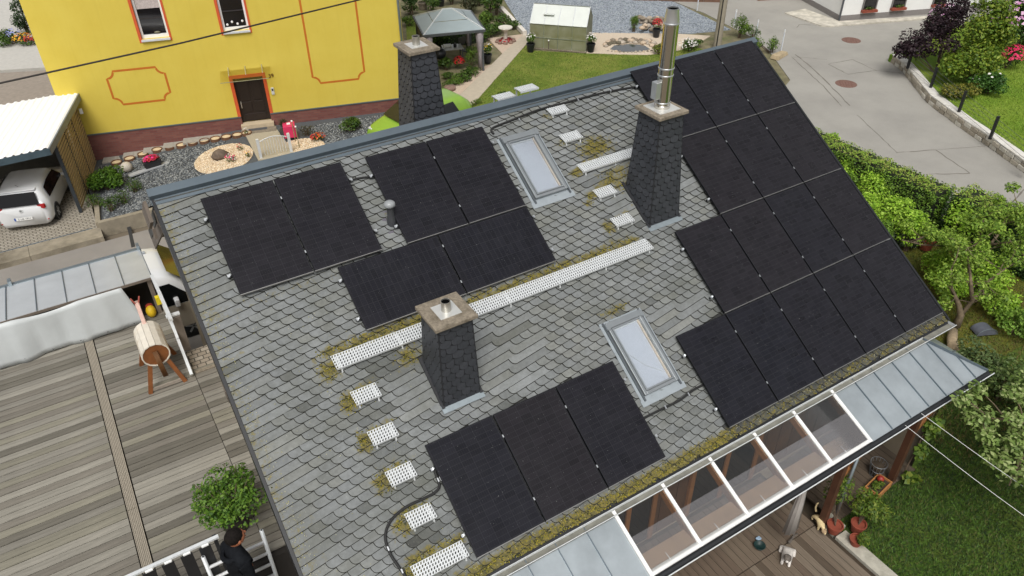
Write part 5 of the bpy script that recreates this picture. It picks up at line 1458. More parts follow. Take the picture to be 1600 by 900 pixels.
# door
DRW = M('dark_brown_door', (0.018, 0.011, 0.009), 0.45, 0, 0.2, 6)
d = MB().span((-0.06, 0.14, 0.62), (0.97, 0.20, 2.30)).build('door', DRW, yh)
for (a, b, z0, z1) in ((0.06, 0.40, 1.42, 2.2), (0.50, 0.84, 1.42, 2.2), (0.06, 0.40, 0.98, 1.36), (0.50, 0.84, 0.98, 1.36), (0.06, 0.84, 0.68, 0.9)):
    MB().span((a, 0.12, z0), (b, 0.139, z1)).build('door_panel', DRW, d, bev=0.008)
MB().span((0.02, 0.09, 1.15), (0.05, 0.138, 1.40)).build('handle', ALU, d)
for a, b, c, e in ((-0.17, -0.06, 0.88, 2.42), (0.97, 1.08, 0.88, 2.42)): MB().span((a, -0.018, c), (b, 0.12, e)).build('door_trim', ORG, yh)
MB().span((-0.06, -0.018, 2.30), (0.97, 0.12, 2.42)).build('door_trim', ORG, yh)
MB().span((-0.12, -0.22, 0.46), (1.04, 0.13, 0.60)).build('door_step', M('sandstone', '#b8a78c', 0.85, 0, 0.1), yh)
MB().span((-0.14, -0.62, 0.30), (1.10, -0.221, 0.455)).build('door_step', CONC, yh)
CG = glass_mat('canopy_clear', (0.93, 0.9, 0.75), 1.5)
MB().add([(-0.40, -0.02, 2.62), (1.30, -0.02, 2.62), (1.22, -0.75, 2.46), (-0.42, -0.75, 2.46)], [(0, 3, 2, 1)]).build('door_canopy', CG, yh)
for x in (-0.12, 0.45, 1.02):
    MB().beam((x, -0.01, 2.72), (x, -0.42, 2.56), 0.025, 0.02).build('canopy_arm', ALU, yh)
MB().tube([(-0.42, -0.75, 2.46), (1.22, -0.75, 2.46)], 0.012, 6).build('canopy_edge', M('canopy_edge', '#7d7a55', 0.4), yh)
MB().span((1.17, -0.04, 1.58), (1.27, -0.002, 1.84)).build('intercom', GALV, yh, bev=0.006)
MB().span((1.19, -0.045, 1.72), (1.25, -0.0405, 1.80)).build('intercom_screen', BLACK, yh)
def text(name, body, size, mat, parent, loc, rot, ext=0.008):
    c = bpy.data.curves.new(name, 'FONT'); c.body = body; c.size = size; c.extrude = ext; c.align_x = 'CENTER'; c.align_y = 'CENTER'
    tmp = bpy.data.objects.new('tmp', c); COL.objects.link(tmp)
    dg = bpy.context.evaluated_depsgraph_get(); me = bpy.data.meshes.new_from_object(tmp.evaluated_get(dg))
    bpy.data.objects.remove(tmp); me.materials.clear(); me.materials.append(mat)
    return put(name, me, parent, loc, rot)
text('house_number', '39', 0.19, M('brown_number', '#6b4a1c', 0.5), yh, (1.27, -0.012, 2.27), (math.radians(90), 0, 0))
# windows
WG = M('window_dark_glass', (0.012, 0.011, 0.012), 0.05, 0, 0.3, 2, spec=0.8)
for k, (a, b, z0, z1) in enumerate(OPEN[:2]):
    w = MB().span((a + 0.06, 0.15, z0 + 0.10), (b - 0.06, 0.17, z1)).build('window', WG, yh)
    fr = MB(); fr.span((a, 0.10, z0), (a + 0.07, 0.18, z1)); fr.span((b - 0.07, 0.10, z0), (b, 0.18, z1)); fr.span((a + 0.07, 0.10, z0 + 0.0), (b - 0.07, 0.18, z0 + 0.11)); fr.build('frame', WHITE, w)
    MB().span((a - 0.02, -0.08, z0 - 0.06), (b + 0.02, 0.12, z0 - 0.002)).build('sill', GALV, w)
    MB().span((a + 0.08, 0.13, z0 + 0.62), (b - 0.08, 0.148, z0 + 0.66)).build('sash_bar', M('dark_bar', (0.03, 0.025, 0.025), 0.5), w)
    if k == 0: MB().span((a + 0.08, 0.135, z0 + 0.95), (b - 0.08, 0.147, z1)).build('net_curtain', M('lace', '#b9aeaa', 0.9, 0, 0.2, 20), w)
    for c, e in ((a - 0.09, a), (b, b + 0.07)): MB().span((c, -0.015, z0 - 0.10), (e, 0.1, z1)).build('window_trim', ORG, yh)
    if k == 1:
        for q in range(4): ball('orchid_flower', (a + 0.16 + q * 0.17, 0.12, z0 + 0.2 + 0.08 * (q % 2)), 0.04, WHITE, w, (1, 0.4, 1), 10)
    else: ball('bowl', ((a + b) / 2 + 0.08, 0.12, z0 + 0.17), 0.10, M('dull_bowl', '#6d6a55', 0.5), w, (1, 0.3, 0.35), 12)
# painted line panels with scooped corners
def painted(name, x0, x1, z0, z1, r=0.24, open_top=False):
    pts = []
    def arc(cx, cz, a0, a1):
        for k in range(7):
            a = math.radians(a0 + (a1 - a0) * k / 6); pts.append((cx + math.cos(a) * r, cz + math.sin(a) * r))
    arc(x0, z0, 90, 0); arc(x1, z0, 180, 90); arc(x1, z1, 270, 180); arc(x0, z1, 0, -90); pts.append(pts[0])
    mb = MB(); w = 0.036
    n = len(pts) - 1
    inn, out = [], []
    cx, cz_ = (x0 + x1) / 2, (z0 + z1) / 2
    for i in range(n):
        p, q, s = Vector(pts[i - 1 if i else n - 1]), Vector(pts[i]), Vector(pts[i + 1])
        tdir = (s - p).normalized(); nn = Vector((-tdir.y, tdir.x)); inn.append(q + nn * w); out.append(q - nn * w)
    vv = [(p.x, -0.004, p.y) for p in inn] + [(p.x, -0.004, p.y) for p in out]
    mb.add(vv, [(i, (i + 1) % n, n + (i + 1) % n, n + i) for i in range(n)])
    mb.build(name, ORL, yh)
painted('painted_panel', -4.05, -2.20, 1.82, 3.0)
painted('painted_panel', 2.70, 4.58, 1.80, 6.2)
MB().tube([(6.05, -0.08, -0.3), (6.05, -0.08, HT)], 0.045, 12).build('downpipe', ZINC, yh, smooth=True)
MB().add([(SL_ - 0.5, -0.5, HT), (SR_ + 0.5, -0.5, HT), (SR_ + 0.5, 9, HT), (SL_ - 0.5, 9, HT), (SL_ - 0.5, 4.2, HT + 3.4), (SR_ + 0.5, 4.2, HT + 3.4)], [(0, 1, 5, 4), (2, 3, 4, 5), (1, 2, 5), (3, 0, 4), (3, 2, 1, 0)]).build('roof', M('roof_red', '#7a4238', 0.8), yh)

# ================================================================ front yard of the yellow house
def yz(x, y):                                                # the yard falls to the left
    k = min(1, max(0, (x + 13.3) / 5.0)); return -0.12 + 0.52 * k
def yat(px, py):
    p = at(px, py, 0.1)
    for _ in range(5): p = at(px, py, yz(p.x, p.y))
    return p
GRAV = M('dark_gravel_bed', '#4d5052', 0.9, 0, 0.35, 30, 0.6, 60)
yard = [(-13.45, 17.5), (-2.1, 14.3), (-2.1, 12.4), (-13.0, 12.55), (-13.75, 12.75)]
def wall_y(x): return 15.9 - (x + 8.1) * 0.2804
# subdivided sheet that follows yz
mb = MB(); n = 24; vv = []
for i in range(n + 1):
    x = -13.72 + (11.6) * i / n
    for y in (12.62, wall_y(x) + 0.1): vv.append((x, y, yz(x, y)))
mb.add(vv, [(2 * i, 2 * i + 2, 2 * i + 3, 2 * i + 1) for i in range(n)])
setting('gravel_yard', mb, GRAV, 'dark gravel front yard below the yellow house')
GST = [M('gst_a', '#54585b', 0.8, 0, 0.2), M('gst_b', '#6d7173', 0.8, 0, 0.2), M('gst_c', '#34373a', 0.8, 0, 0.2), M('gst_d', '#8f918f', 0.8, 0, 0.1)]
gpoly = [(-13.6, 12.65), (-9.0, 12.65), (-9.0, 15.4), (-13.2, 16.75)]
o = pebbles('gravel', scatter(gpoly, 12000, yz, 21), 0.032, GST, 21); tag(o, 'dark grey gravel covering the front yard bed', 'gravel', kind='stuff')
o = pebbles('gravel', scatter([(-6.3, 12.6), (-3.4, 12.6), (-3.4, 14.3), (-6.3, 14.9)], 3500, yz, 22), 0.032, GST, 22); tag(o, 'dark gravel bed to the right of the pink box', 'gravel', kind='stuff')
SNDM = M('pale_chippings', '#c9b394', 0.9, 0, 0.15, 20, 0.5, 60)
SST = [M('sst_a', '#d8c4a4', 0.85, 0, 0.15), M('sst_b', '#c2a888', 0.85, 0, 0.15), M('sst_c', '#e0d3bd', 0.85, 0, 0.1)]
def disc(c, rx, ry, n=28, rot=0.0): return [(c.x + math.cos(2 * math.pi * k / n) * rx * math.cos(rot) - math.sin(2 * math.pi * k / n) * ry * math.sin(rot), c.y + math.cos(2 * math.pi * k / n) * rx * math.sin(rot) + math.sin(2 * math.pi * k / n) * ry * math.cos(rot)) for k in range(n)]
c = yat(350, 248); p1 = disc(c, 1.0, 1.05)
setting('sand_bed', MB().prism(p1, lambda x, y: yz(x, y) - 0.05, lambda x, y: yz(x, y) + 0.022), SNDM, 'round bed of pale sandy chippings in the gravel yard')
o = pebbles('chippings', scatter(p1, 3600, lambda x, y: yz(x, y) + 0.024, 23), 0.026, SST, 23); tag(o, 'pale sandy chippings in the round bed', 'chippings', kind='stuff')
c2 = yat(470, 232); p2 = disc(c2, 0.85, 0.75)
setting('sand_bed', MB().prism(p2, lambda x, y: yz(x, y) - 0.05, lambda x, y: yz(x, y) + 0.022), SNDM, 'pale sandy bed around the pink box')
o = pebbles('chippings', scatter(p2, 2200, lambda x, y: yz(x, y) + 0.024, 24), 0.026, SST, 24); tag(o, 'pale sandy chippings around the pink box', 'chippings', kind='stuff')
# entrance path
pa = [yat(380, 205), yat(428, 197), yat(462, 243), yat(404, 252)]
setting('entrance_path', MB().prism([(p.x, p.y) for p in pa], lambda x, y: yz(x, y) - 0.1, lambda x, y: yz(x, y) + 0.045), M('entrance_gravel_slab', '#a39a86', 0.9, 0, 0.15, 25, 0.4, 80), 'pale washed-concrete path to the front door')
t = thing('door_mat', 'dark grey door mat in front of the brown door', 'door mat', yat(402, 203) + Vector((0, 0, 0.05)), (0, 0, YROT))
MB().span((-0.36, -0.16, 0), (0.36, 0.16, 0.015)).build('mat', M('mat_grey', '#4a4b4e', 0.95, 0, 0.4, 40), t)
# stepped slabs along the plinth
PAV = M('paver_grey', '#9a958a', 0.9, 0, 0.12, 10, 0.4, 50)
steps = thing('paver_strip', 'stepped strip of grey pavers along the plinth left of the door', 'paving', YA, (0, 0, YROT))
for k in range(14):
    x = -5.0 + k * 0.35; zz = min(yz(YA.x + x, 0), 0.40)
    zz = -0.06 + 0.09 * (k // 2) if k < 9 else 0.30
    for j in range(2): MB().span((x, -0.24 - 0.21 * j, zz - 0.25), (x + 0.345, -0.035 - 0.21 * j, zz + 0.03)).build('paver', PAV, steps)
st2 = thing('paver_strip', 'flat strip of grey pavers along the plinth right of the door', 'paving', YA, (0, 0, YROT))
for k in range(9):
    for j in range(2): MB().span((1.4 + k * 0.36, -0.24 - 0.21 * j, 0.05), (1.4 + k * 0.36 + 0.35, -0.035 - 0.21 * j, 0.30)).build('paver', PAV, st2)
RING = M('brown_ring', '#6b4c36', 0.85, 0, 0.2)
rings = [(183, 256), (203, 250), (224, 243), (246, 236), (266, 232), (284, 229), (302, 225), (320, 222), (337, 219), (354, 216), (371, 213), (386, 210)]
for k, (px, py) in enumerate(rings):
    p = yat(px, py)
    t = thing('edging_ring', 'round brown edging ring filled with sand, number %s from the left' % ['one', 'two', 'three', 'four', 'five', 'six', 'seven', 'eight', 'nine', 'ten', 'eleven', 'twelve'][k], 'edging ring', p, (0, 0, 0), 'edging rings along the plinth')
    MB().lathe([(0.185, -0.05), (0.185, 0.09), (0.155, 0.09), (0.155, 0.0)], n=22, cap=False).build('ring', RING, t, auto=40)
    MB().lathe([(0.157, 0.062), (0.001, 0.066)], n=22, cap=False).build('sand_fill', M('ring_sand', '#cdb995', 0.9, 0, 0.2, 30), t)
p = yat(200, 268)
t = thing('garden_ball', 'large pale stone ball on the gravel beside the shrub', 'garden ball', p); ball('ball', (0, 0, 0.17), 0.19, M('pale_ball', '#b9b0a3', 0.6, 0, 0.08), t, n=24)
p = yat(345, 247)
t = thing('boulder', 'brown boulder lying in the round sand bed', 'boulder', p)
mb = MB(); rg = random.Random(4); rr_ = []
for z, r in ((0, 0.26), (0.12, 0.29), (0.24, 0.22), (0.31, 0.10)): rr_.append([(math.cos(a) * r * rg.uniform(0.85, 1.15), math.sin(a) * r * 0.8 * rg.uniform(0.85, 1.15), z) for a in [2 * math.pi * k / 12 for k in range(12)]])
mb.loft(rr_).build('rock', M('brown_rock', '#64564a', 0.9, 0, 0.35, 7, 0.7, 14), t, smooth=True)
a_, b_ = yat(203, 280), yat(275, 248)
t = thing('plank_step', 'grey plank lying across the gravel under the flower trough', 'plank', (a_ + b_) / 2, (0, 0, math.atan2(b_.y - a_.y, b_.x - a_.x)))
MB().span((-(b_ - a_).length / 2, -0.11, 0.02), ((b_ - a_).length / 2, 0.11, 0.06)).build('board', M('pale_board', '#9b9d9f', 0.7, 0, 0.06), t)
FL = {}
def flowers(parent, c, r, n, size, cols, seed, nm='flowers'):
    rng_ = np.random.default_rng(seed); d = rng_.normal(size=(n, 3)); d /= np.linalg.norm(d, axis=1, keepdims=True); d[:, 2] = np.abs(d[:, 2])
    pts = np.array(c) + d * np.array(r); V, Fc = leaf_quads(pts, d * 0.6 + [0, 0, 0.5], size, rng_, 0.9)
    o_ = bulk(nm, V, Fc, cols, rng_.integers(0, len(cols), n), parent); o_['kind'] = 'stuff'; return o_
PINK = [M('fl_pink', '#d8327e', 0.6, 0, 0.15), M('fl_red', '#b3142e', 0.6, 0, 0.15)]; RED = [M('fl_red2', '#b5161c', 0.6, 0, 0.2), M('fl_dred', '#7d0f14', 0.6, 0, 0.2)]
YLO = [M('fl_yel', '#d8b020', 0.6, 0, 0.15), M('fl_or', '#c8641c', 0.6, 0, 0.15)]; BLU = [M('fl_blue', '#8f95c9', 0.6, 0, 0.15)]; WHI = [M('fl_white', '#d8d4cf', 0.6, 0, 0.1)]
GRN = leafmats('garden_leaf', (0.03, 0.065, 0.010), (0.055, 0.11, 0.014), (0.095, 0.16, 0.022))
p = yat(240, 262)
t = thing('flower_trough', 'dark trough of pink and red flowers resting on the grey plank', 'flower trough', p + Vector((0, 0, 0.065)), (0, 0, math.radians(8)))
MB().loft([[(-0.26, -0.10, 0), (0.26, -0.10, 0), (0.26, 0.10, 0), (-0.26, 0.10, 0)], [(-0.30, -0.13, 0.22), (0.30, -0.13, 0.22), (0.30, 0.13, 0.22), (-0.30, 0.13, 0.22)]]).build('box', M('trough_dark', '#2c2a2c', 0.6), t)
leaves('foliage', [(0, 0, 0.26, 0.26, 0.14, 0.10)], 160, 0.07, GRN, t, 71); flowers(t, (0, 0, 0.27), (0.27, 0.15, 0.13), 150, 0.075, PINK, 71)
def shrub(name, label, cat, base, blobs, n, size, mats, seed, stems=7, group=None, up=0.6, aspect=0.55):
    t = thing(name, label, cat, base, (0, 0, 0), group)
    B = np.array(blobs); mb = MB()
    for k in range(stems):
        b = blobs[k % len(blobs)]; a = k * 2.4
        e = (b[0] + math.cos(a) * b[3] * 0.4, b[1] + math.sin(a) * b[4] * 0.4, b[2] + b[5] * 0.3)
        mb.tube([(math.cos(a) * 0.05, math.sin(a) * 0.05, -0.05), (e[0] * 0.5, e[1] * 0.5, e[2] * 0.55), e], [0.025, 0.018, 0.007], 5)
    mb.build('stems', WOODB, t)
    leaves('foliage', blobs, n, size, mats, t, seed, up=up, aspect=aspect)
    return t
shrub('shrub', 'rounded bright green shrub in the gravel by the carport wall', 'shrub', yat(170, 296), [(0, 0.1, 0.40, 0.62, 0.52, 0.42), (0.25, -0.1, 0.35, 0.4, 0.4, 0.35), (-0.3, 0.0, 0.34, 0.38, 0.4, 0.33)], 3400, 0.085, leafmats('bright_shrub', (0.035, 0.085, 0.008), (0.065, 0.14, 0.012), (0.105, 0.20, 0.02)), 81)
for k, (px, py, r, lab) in enumerate(((150, 325, 0.26, 'first'), (175, 330, 0.22, 'second'), (195, 318, 0.24, 'third'), (212, 300, 0.22, 'fourth'))):
    shrub('weed_clump', 'thin green weed clump on the gravel edge, %s from the carport post' % lab, 'weeds', yat(px, py), [(0, 0, 0.25, r * 1.3, r * 1.3, 0.32)], 420, 0.07, GRN, 90 + k, 5, 'weed clumps on the gravel edge', aspect=0.3)
for k, (px, py, cols, lab) in enumerate(((362, 253, PINK + WHI, 'pink flowering plant beside the boulder'), (376, 236, RED, 'small red flower in the sand bed'), (388, 247, YLO, 'small yellow plant in the sand bed near the path'), (386, 212, WHI, 'low plant in the last edging ring by the path'))):
    b = yat(px, py); t = thing('flower_plant', lab, 'flowers', b)
    r = 0.2 if k == 0 else 0.1
    leaves('foliage', [(0, 0, 0.12, r, r, 0.12)], 150 if k == 0 else 60, 0.06, GRN, t, 100 + k, aspect=0.35); flowers(t, (0, 0, 0.16), (r, r, 0.14), 40 if k == 0 else 18, 0.055, cols, 100 + k)
# pink box, posts, planter, red flowers
p = yat(455, 216)
t = thing('pink_box', 'pink cube box on the sandy bed beside the entrance path', 'box', p, (0, 0, YROT))
MB().span((-0.21, -0.21, 0.10), (0.21, 0.21, 0.55)).build('cube', M('pink_plastic', '#c92f5c', 0.5, 0, 0.05), t, bev=0.02)
MB().span((-0.06, -0.06, 0.551), (0.06, 0.06, 0.575)).build('top_ornament', WHITE, t); MB().span((-0.15, -0.15, 0), (0.15, 0.15, 0.10)).build('foot', BLACK, t)
t = thing('round_planter', 'anthracite planter with a small dark conifer left of the pink box', 'planter', yat(447, 213))
MB().lathe([(0.17, 0), (0.22, 0.26), (0.19, 0.26), (0.01, 0.22)], n=6).build('pot', M('anthracite_pot', '#35373b', 0.5), t); leaves('foliage', [(0, 0, 0.48, 0.18, 0.18, 0.30)], 420, 0.06, leafmats('dark_con', (0.012, 0.028, 0.008), (0.02, 0.045, 0.012), (0.035, 0.06, 0.018)), t, 111, aspect=0.25)
for k, (px, py) in enumerate(((462, 222), (468, 231))):
    t = thing('garden_lamp', ('thin lamp stake behind the pink box', 'thin lamp stake in front of the pink box')[k], 'garden lamp', yat(px, py), (0, 0, 0), 'lamp stakes by the pink box')
    MB().tube([(0, 0, 0), (0, 0, 0.78)], 0.016, 8).build('stake', M('olive_stake', '#8a7f5c', 0.6), t); ball('lamp_head', (0, 0, 0.80), 0.035, WHITE, t)
shrub('shrub', 'reddish brown shrub right of the pink box', 'shrub', yat(480, 212), [(0, 0, 0.22, 0.28, 0.2, 0.24)], 420, 0.06, leafmats('redbrown', (0.035, 0.03, 0.015), (0.06, 0.05, 0.02), (0.08, 0.075, 0.03)), 113, 5, aspect=0.3)
t = thing('flower_plant', 'clump of red and orange flowers right of the pink box', 'flowers', yat(498, 220))
leaves('foliage', [(0, 0, 0.14, 0.28, 0.22, 0.12)], 220, 0.06, GRN, t, 115); flowers(t, (0, 0, 0.16), (0.28, 0.22, 0.14), 150, 0.06, RED + YLO[1:], 115)
shrub('shrub', 'green shrub beside the lime green car', 'shrub', yat(548, 205), [(0, 0, 0.28, 0.42, 0.34, 0.30), (0.2, 0.1, 0.25, 0.3, 0.25, 0.25)], 1100, 0.08, GRN, 117)
# low hoop fence by the path
t = thing('garden_gate', 'small metal garden gate with thin bars at the foot of the path', 'garden gate', yat(432, 243) + Vector((0, 0, 0)), (0, 0, math.radians(-6)))
arc_ = [(-0.45 + 0.9 * k / 10, 0, 0.62 + 0.10 * math.sin(math.pi * k / 10)) for k in range(11)]
MB().tube(arc_, 0.016, 8).build('top_bar', GALV, t)
for k in range(1, 10): MB().tube([(arc_[k][0], 0, 0.1), arc_[k]], 0.008, 6).build('bar', GALV, t)
for s in (-1, 1): MB().box((s * 0.52, 0, 0.36), (0.09, 0.09, 0.72)).build('post', GALV, t)
# retaining wall to the lane
rw = thing('retaining_wall', 'low concrete retaining wall between gravel yard and lane', 'wall', (-13, 12.3, -0.4))
pts = [(-13.78, 12.5), (-12.0, 12.45), (-2.0, 12.3)]
CNW = M('retaining_concrete', '#8f8675', 0.9, 0, 0.2, 3, 0.4, 40, dirt='#5d5546')
for (a, b) in zip(pts[:-1], pts[1:]): MB().beam((a[0] + 13, a[1] - 12.3, 0.12), (b[0] + 13, b[1] - 12.3, 0.12), 0.16, 0.52).build('wall', CNW, rw)
MB().beam((-0.78, 0.22, 0.14), (-0.62, 1.6, 0.18), 0.14, 0.46).build('return_wall', CNW, rw)
# driveway with grass pavers
DRV = NT('driveway_pavers'); ck = DRV.new('TexBrick'); DRV.link(DRV.coords('Object'), ck.inputs[0])
ck.inputs['Scale'].default_value = 1; ck.inputs['Brick Width'].default_value = 0.20; ck.inputs['Row Height'].default_value = 0.10; ck.inputs['Mortar Size'].default_value = 0.016
ck.inputs['Color1'].default_value = (*rgb('#a59e92'), 1); ck.inputs['Color2'].default_value = (*rgb('#958d80'), 1); ck.inputs['Mortar'].default_value = (*rgb('#5d584c'), 1)
DRV.color(ck.outputs[0]); DRV.set(Roughness=0.9); DRV.bump(ck.outputs['Fac'], -0.5, 0.01)
sheet('driveway', [(-30, 12.55), (-13.85, 12.55), (-13.62, 19.5), (-30, 20)], -0.22, DRV.mat, 'driveway of pale openwork pavers under the carport', 0.3)
kb = thing('kerb', 'weathered concrete kerb between driveway and lane', 'kerb', (-18, 12.2, -0.45))
for k in range(8): MB().span((-12 + k * 2.03, -0.30, 0), (-12 + k * 2.03 + 2.02, 0.36, 0.225)).build('kerb_stone', CNW, kb)
MB().span((-12, 0.365, 0.19), (4.0, 0.42, 0.235)).build('drain_strip', DARKMETAL, kb)
# courtyard behind, left of the yellow house
sheet('courtyard', [(-40, 19.6), (-13.3, 19.6), (-11.2, 27.5), (-40, 40)], -0.2, M('courtyard_pavers', '#8f857a', 0.9, 0, 0.12, 6, 0.4, 30), 'pinkish grey paved courtyard left of the yellow house', 0.3)
sheet('far_pavement', [(-40, 40.2), (-11.0, 27.8), (-8, 40), (-40, 60)], -0.18, M('pale_pave', '#b5b2ab', 0.9, 0, 0.08), 'pale paved strip beyond the courtyard', 0.3)
b = at(14, 70, -0.2)
t = shrub('flower_bed', 'mixed bed of blue, orange and red flowers behind the carport', 'flower bed', b, [(0, 0.6, 0.35, 0.5, 0.5, 0.4), (0.5, 0.3, 0.25, 0.6, 0.5, 0.3), (-0.2, -0.2, 0.25, 0.5, 0.5, 0.3), (0.8, -0.6, 0.2, 0.5, 0.5, 0.25)], 1700, 0.10, GRN, 121)
flowers(t, (0.35, 0.2, 0.4), (0.35, 0.3, 0.3), 90, 0.08, BLU, 122); flowers(t, (0.7, -0.4, 0.3), (0.5, 0.4, 0.25), 160, 0.08, YLO, 123); flowers(t, (1.0, -0.7, 0.3), (0.35, 0.35, 0.2), 90, 0.08, PINK[1:] + RED, 124)
shrub('conifer', 'dark trimmed conifer at the corner of the yellow house', 'conifer', at(44, 52, -0.2), [(0, 0, 0.7, 0.55, 0.6, 0.75), (0, 0.1, 1.3, 0.45, 0.45, 0.5)], 1900, 0.10, leafmats('conifer_leaf', (0.015, 0.035, 0.012), (0.03, 0.06, 0.018), (0.05, 0.085, 0.028)), 125)
t = thing('step_tile', 'oval pale stepping tile on the courtyard', 'tile', at(19, 53, -0.2)); MB().lathe([(0.30, 0), (0.30, 0.03)], n=20).build('tile', M('pale_tile', '#cbbfb8', 0.8), t)

# ================================================================ carport with white corrugated roof
cp = thing('carport', 'carport with a white corrugated roof and a slatted side wall', 'carport', (-15.5, 15.0, -0.22))
WCOR = M('white_corrugated', (0.9, 0.9, 0.9), 0.4, 0, 0.02, 3)
def c_(x, y, z): return (x + 15.5, y - 15.0, z + 0.22)
A = at(0, 243, 2.30); B = at(75, 232, 2.30); Cc = at(125, 141, 2.36); D_ = at(82, 141, 2.36)
RY0, RY1 = B.y, Cc.y
vv = []; ny = 2; nn = 130; X1 = lambda f: B.x + (Cc.x - B.x) * f
for j in range(ny):
    for i in range(nn + 1):
        s = i / nn
        x1 = X1(j); x0 = x1 - 7.0
        x = x1 - 7.0 * s
        ph = (s * 7.0 / 0.21) % 1
        h = 0.035 if 0.2 < ph < 0.55 else 0.0
        vv.append(c_(x, (B.y if j == 0 else Cc.y), (2.30 if j == 0 else 2.36) + h))
MB().add(vv, [(i + 1, i, nn + 1 + i, nn + 2 + i) for i in range(nn)]).build('corrugated_roof', WCOR, cp)
mb = MB(); mb.beam(c_(B.x - 7, B.y - 0.02, 2.20), c_(B.x + 0.03, B.y - 0.02, 2.20), 0.04, 0.20); mb.build('front_fascia', M('slate_blue_fascia', '#4a5a63', 0.45, 0.2), cp)
MB().beam(c_(B.x + 0.02, B.y, 2.20), c_(Cc.x + 0.02, Cc.y, 2.27), 0.04, 0.22).build('side_fascia', M('grey_fascia', '#7c8388', 0.45, 0.2), cp)
pb, pf = at(128, 331, -0.22), at(150, 252, -0.12)
PST = M('anthracite_post', '#3b4045', 0.5, 0.3)
MB().box(c_(pb.x - 0.03, pb.y, 0.95), (0.10, 0.10, 2.35)).build('post', PST, cp)
MB().box(c_(pf.x - 0.05, pf.y + 0.02, 0.95), (0.10, 0.10, 2.35)).build('post', PST, cp)
SLW = M('tan_slats', '#a08a62', 0.75, 0, 0.18, 6)
dv = Vector((pf.x - pb.x, pf.y - pb.y, 0)); 
for bay in range(3):
    f0, f1 = bay / 3 + 0.012, (bay + 1) / 3 - 0.012
    for k in range(18):
        z = -0.08 + k * 0.125
        a = (pb.x + dv.x * f0, pb.y + dv.y * f0); b = (pb.x + dv.x * f1, pb.y + dv.y * f1)
        MB().beam(c_(a[0] + 0.02, a[1], z), c_(b[0] + 0.02, b[1], z), 0.02, 0.078).build('slat', SLW, cp)
    if bay: MB().box(c_(pb.x + dv.x * bay / 3, pb.y + dv.y * bay / 3, 0.95), (0.06, 0.06, 2.3)).build('upright', PST, cp)
MB().span(c_(pb.x - 6.5, 17.8, -0.2), c_(pb.x + 0.4, 17.9, 2.2)).build('rear_wall', M('carport_rear', '#4d4a42', 0.85, 0, 0.15), cp)
MB().box(c_(pf.x + 0.10, pf.y - 0.25, 1.85), (0.10, 0.10, 0.16)).build('socket_box', WHITE, cp)
for k in range(4): MB().beam(c_(B.x - 6.8, B.y + 0.5 + k * 1.2, 2.2), c_(B.x - 0.02, B.y + 0.5 + k * 1.2, 2.2), 0.08, 0.12).build('rafter', MULLW, cp)

# ================================================================ white hatchback
ca, cb = at(92, 340, -0.22), at(14, 350, -0.22)
hd0 = Vector((cb.x - ca.x, cb.y - ca.y, 0))
cang = math.atan2(hd0.y, hd0.x) - math.pi / 2                 # forward axis points away from the camera
axis_r = Vector((math.cos(cang + math.pi / 2), math.sin(cang + math.pi / 2), 0))
fw = Vector((math.cos(cang), math.sin(cang), 0))
mid = (ca + cb) / 2
car = thing('parked_car', 'white three-door hatchback parked under the carport, rear towards the lane', 'car', (mid.x + fw.x * 0.98, mid.y + fw.y * 0.98, -0.22), (0, 0, cang))
L_ = 3.95
CARW = M('tinted_car_glass', (0.004, 0.004, 0.005), 0.15, 0, 0, spec=0.15)
car.scale = (0.80, 0.95, 0.87)
vehicle(car, L_, 1.66, 1.46, [(-1.98, 0.88), (-1.90, 1.02), (-1.62, 1.38), (-1.45, 1.43), (-0.6, 1.46), (0.25, 1.42), (1.0, 1.0), (1.3, 0.93), (1.85, 0.74), (1.98, 0.55)], [(-1.98, 0.86), (-1.6, 0.93), (1.0, 0.88), (1.98, 0.6)], 0.20, (-1.22, 1.25), 0.30, WPAINT, 0.74)
MB().add([(-1.995, -0.60, 0.985), (-1.995, 0.60, 0.985), (-1.735, 0.53, 1.375), (-1.735, -0.53, 1.375)], [(0, 3, 2, 1)]).build('rear_window', CARW, car)
MB().box((-1.56, 0, 1.415), (0.22, 1.08, 0.03)).build('spoiler', WPAINT, car, bev=0.012)
for s in (-1, 1):
    MB().box((-1.915, s * 0.62, 0.88), (0.12, 0.24, 0.17), rot=Matrix.Rotation(s * 0.25, 3, 'Z')).build('tail_light', REDL, car, bev=0.03)
    q = [(-1.42, s * 0.822, 0.97), (0.62, s * 0.828, 0.95), (0.22, s * 0.700, 1.33), (-0.7, s * 0.69, 1.36), (-1.28, s * 0.70, 1.30)]
    MB().add(q, [tuple(range(5)) if s < 0 else tuple(range(5))[::-1]]).build('side_window', CARW, car)
    MB().box((0.55, s * 0.90, 0.97), (0.14, 0.16, 0.12)).build('mirror', WPAINT, car, bev=0.03)
    MB().box((-1.955, s * 0.58, 0.36), (0.03, 0.26, 0.03)).build('reflector', REDL, car)
MB().span((-2.045, -0.27, 0.46), (-2.035, 0.27, 0.57)).build('number_plate', WHITE, car)
MB().span((-2.047, 0.22, 0.46), (-2.0355, 0.27, 0.57)).build('plate_band', M('plate_blue', '#1c4ea3', 0.5), car)
text('plate_text', 'Z UK 1911', 0.085, BLACK, car, (-2.0475, -0.03, 0.513), (math.radians(90), 0, math.radians(-90)), 0.001)
bd = MB(); bd.lathe([(0.001, 0.012), (0.055, 0.012), (0.06, 0.0)], n=22); bd.v = [(-1.985 - z, y, 0.80 + x) for x, y, z in bd.v]; bd.build('badge', GALV, car)
bt = MB()
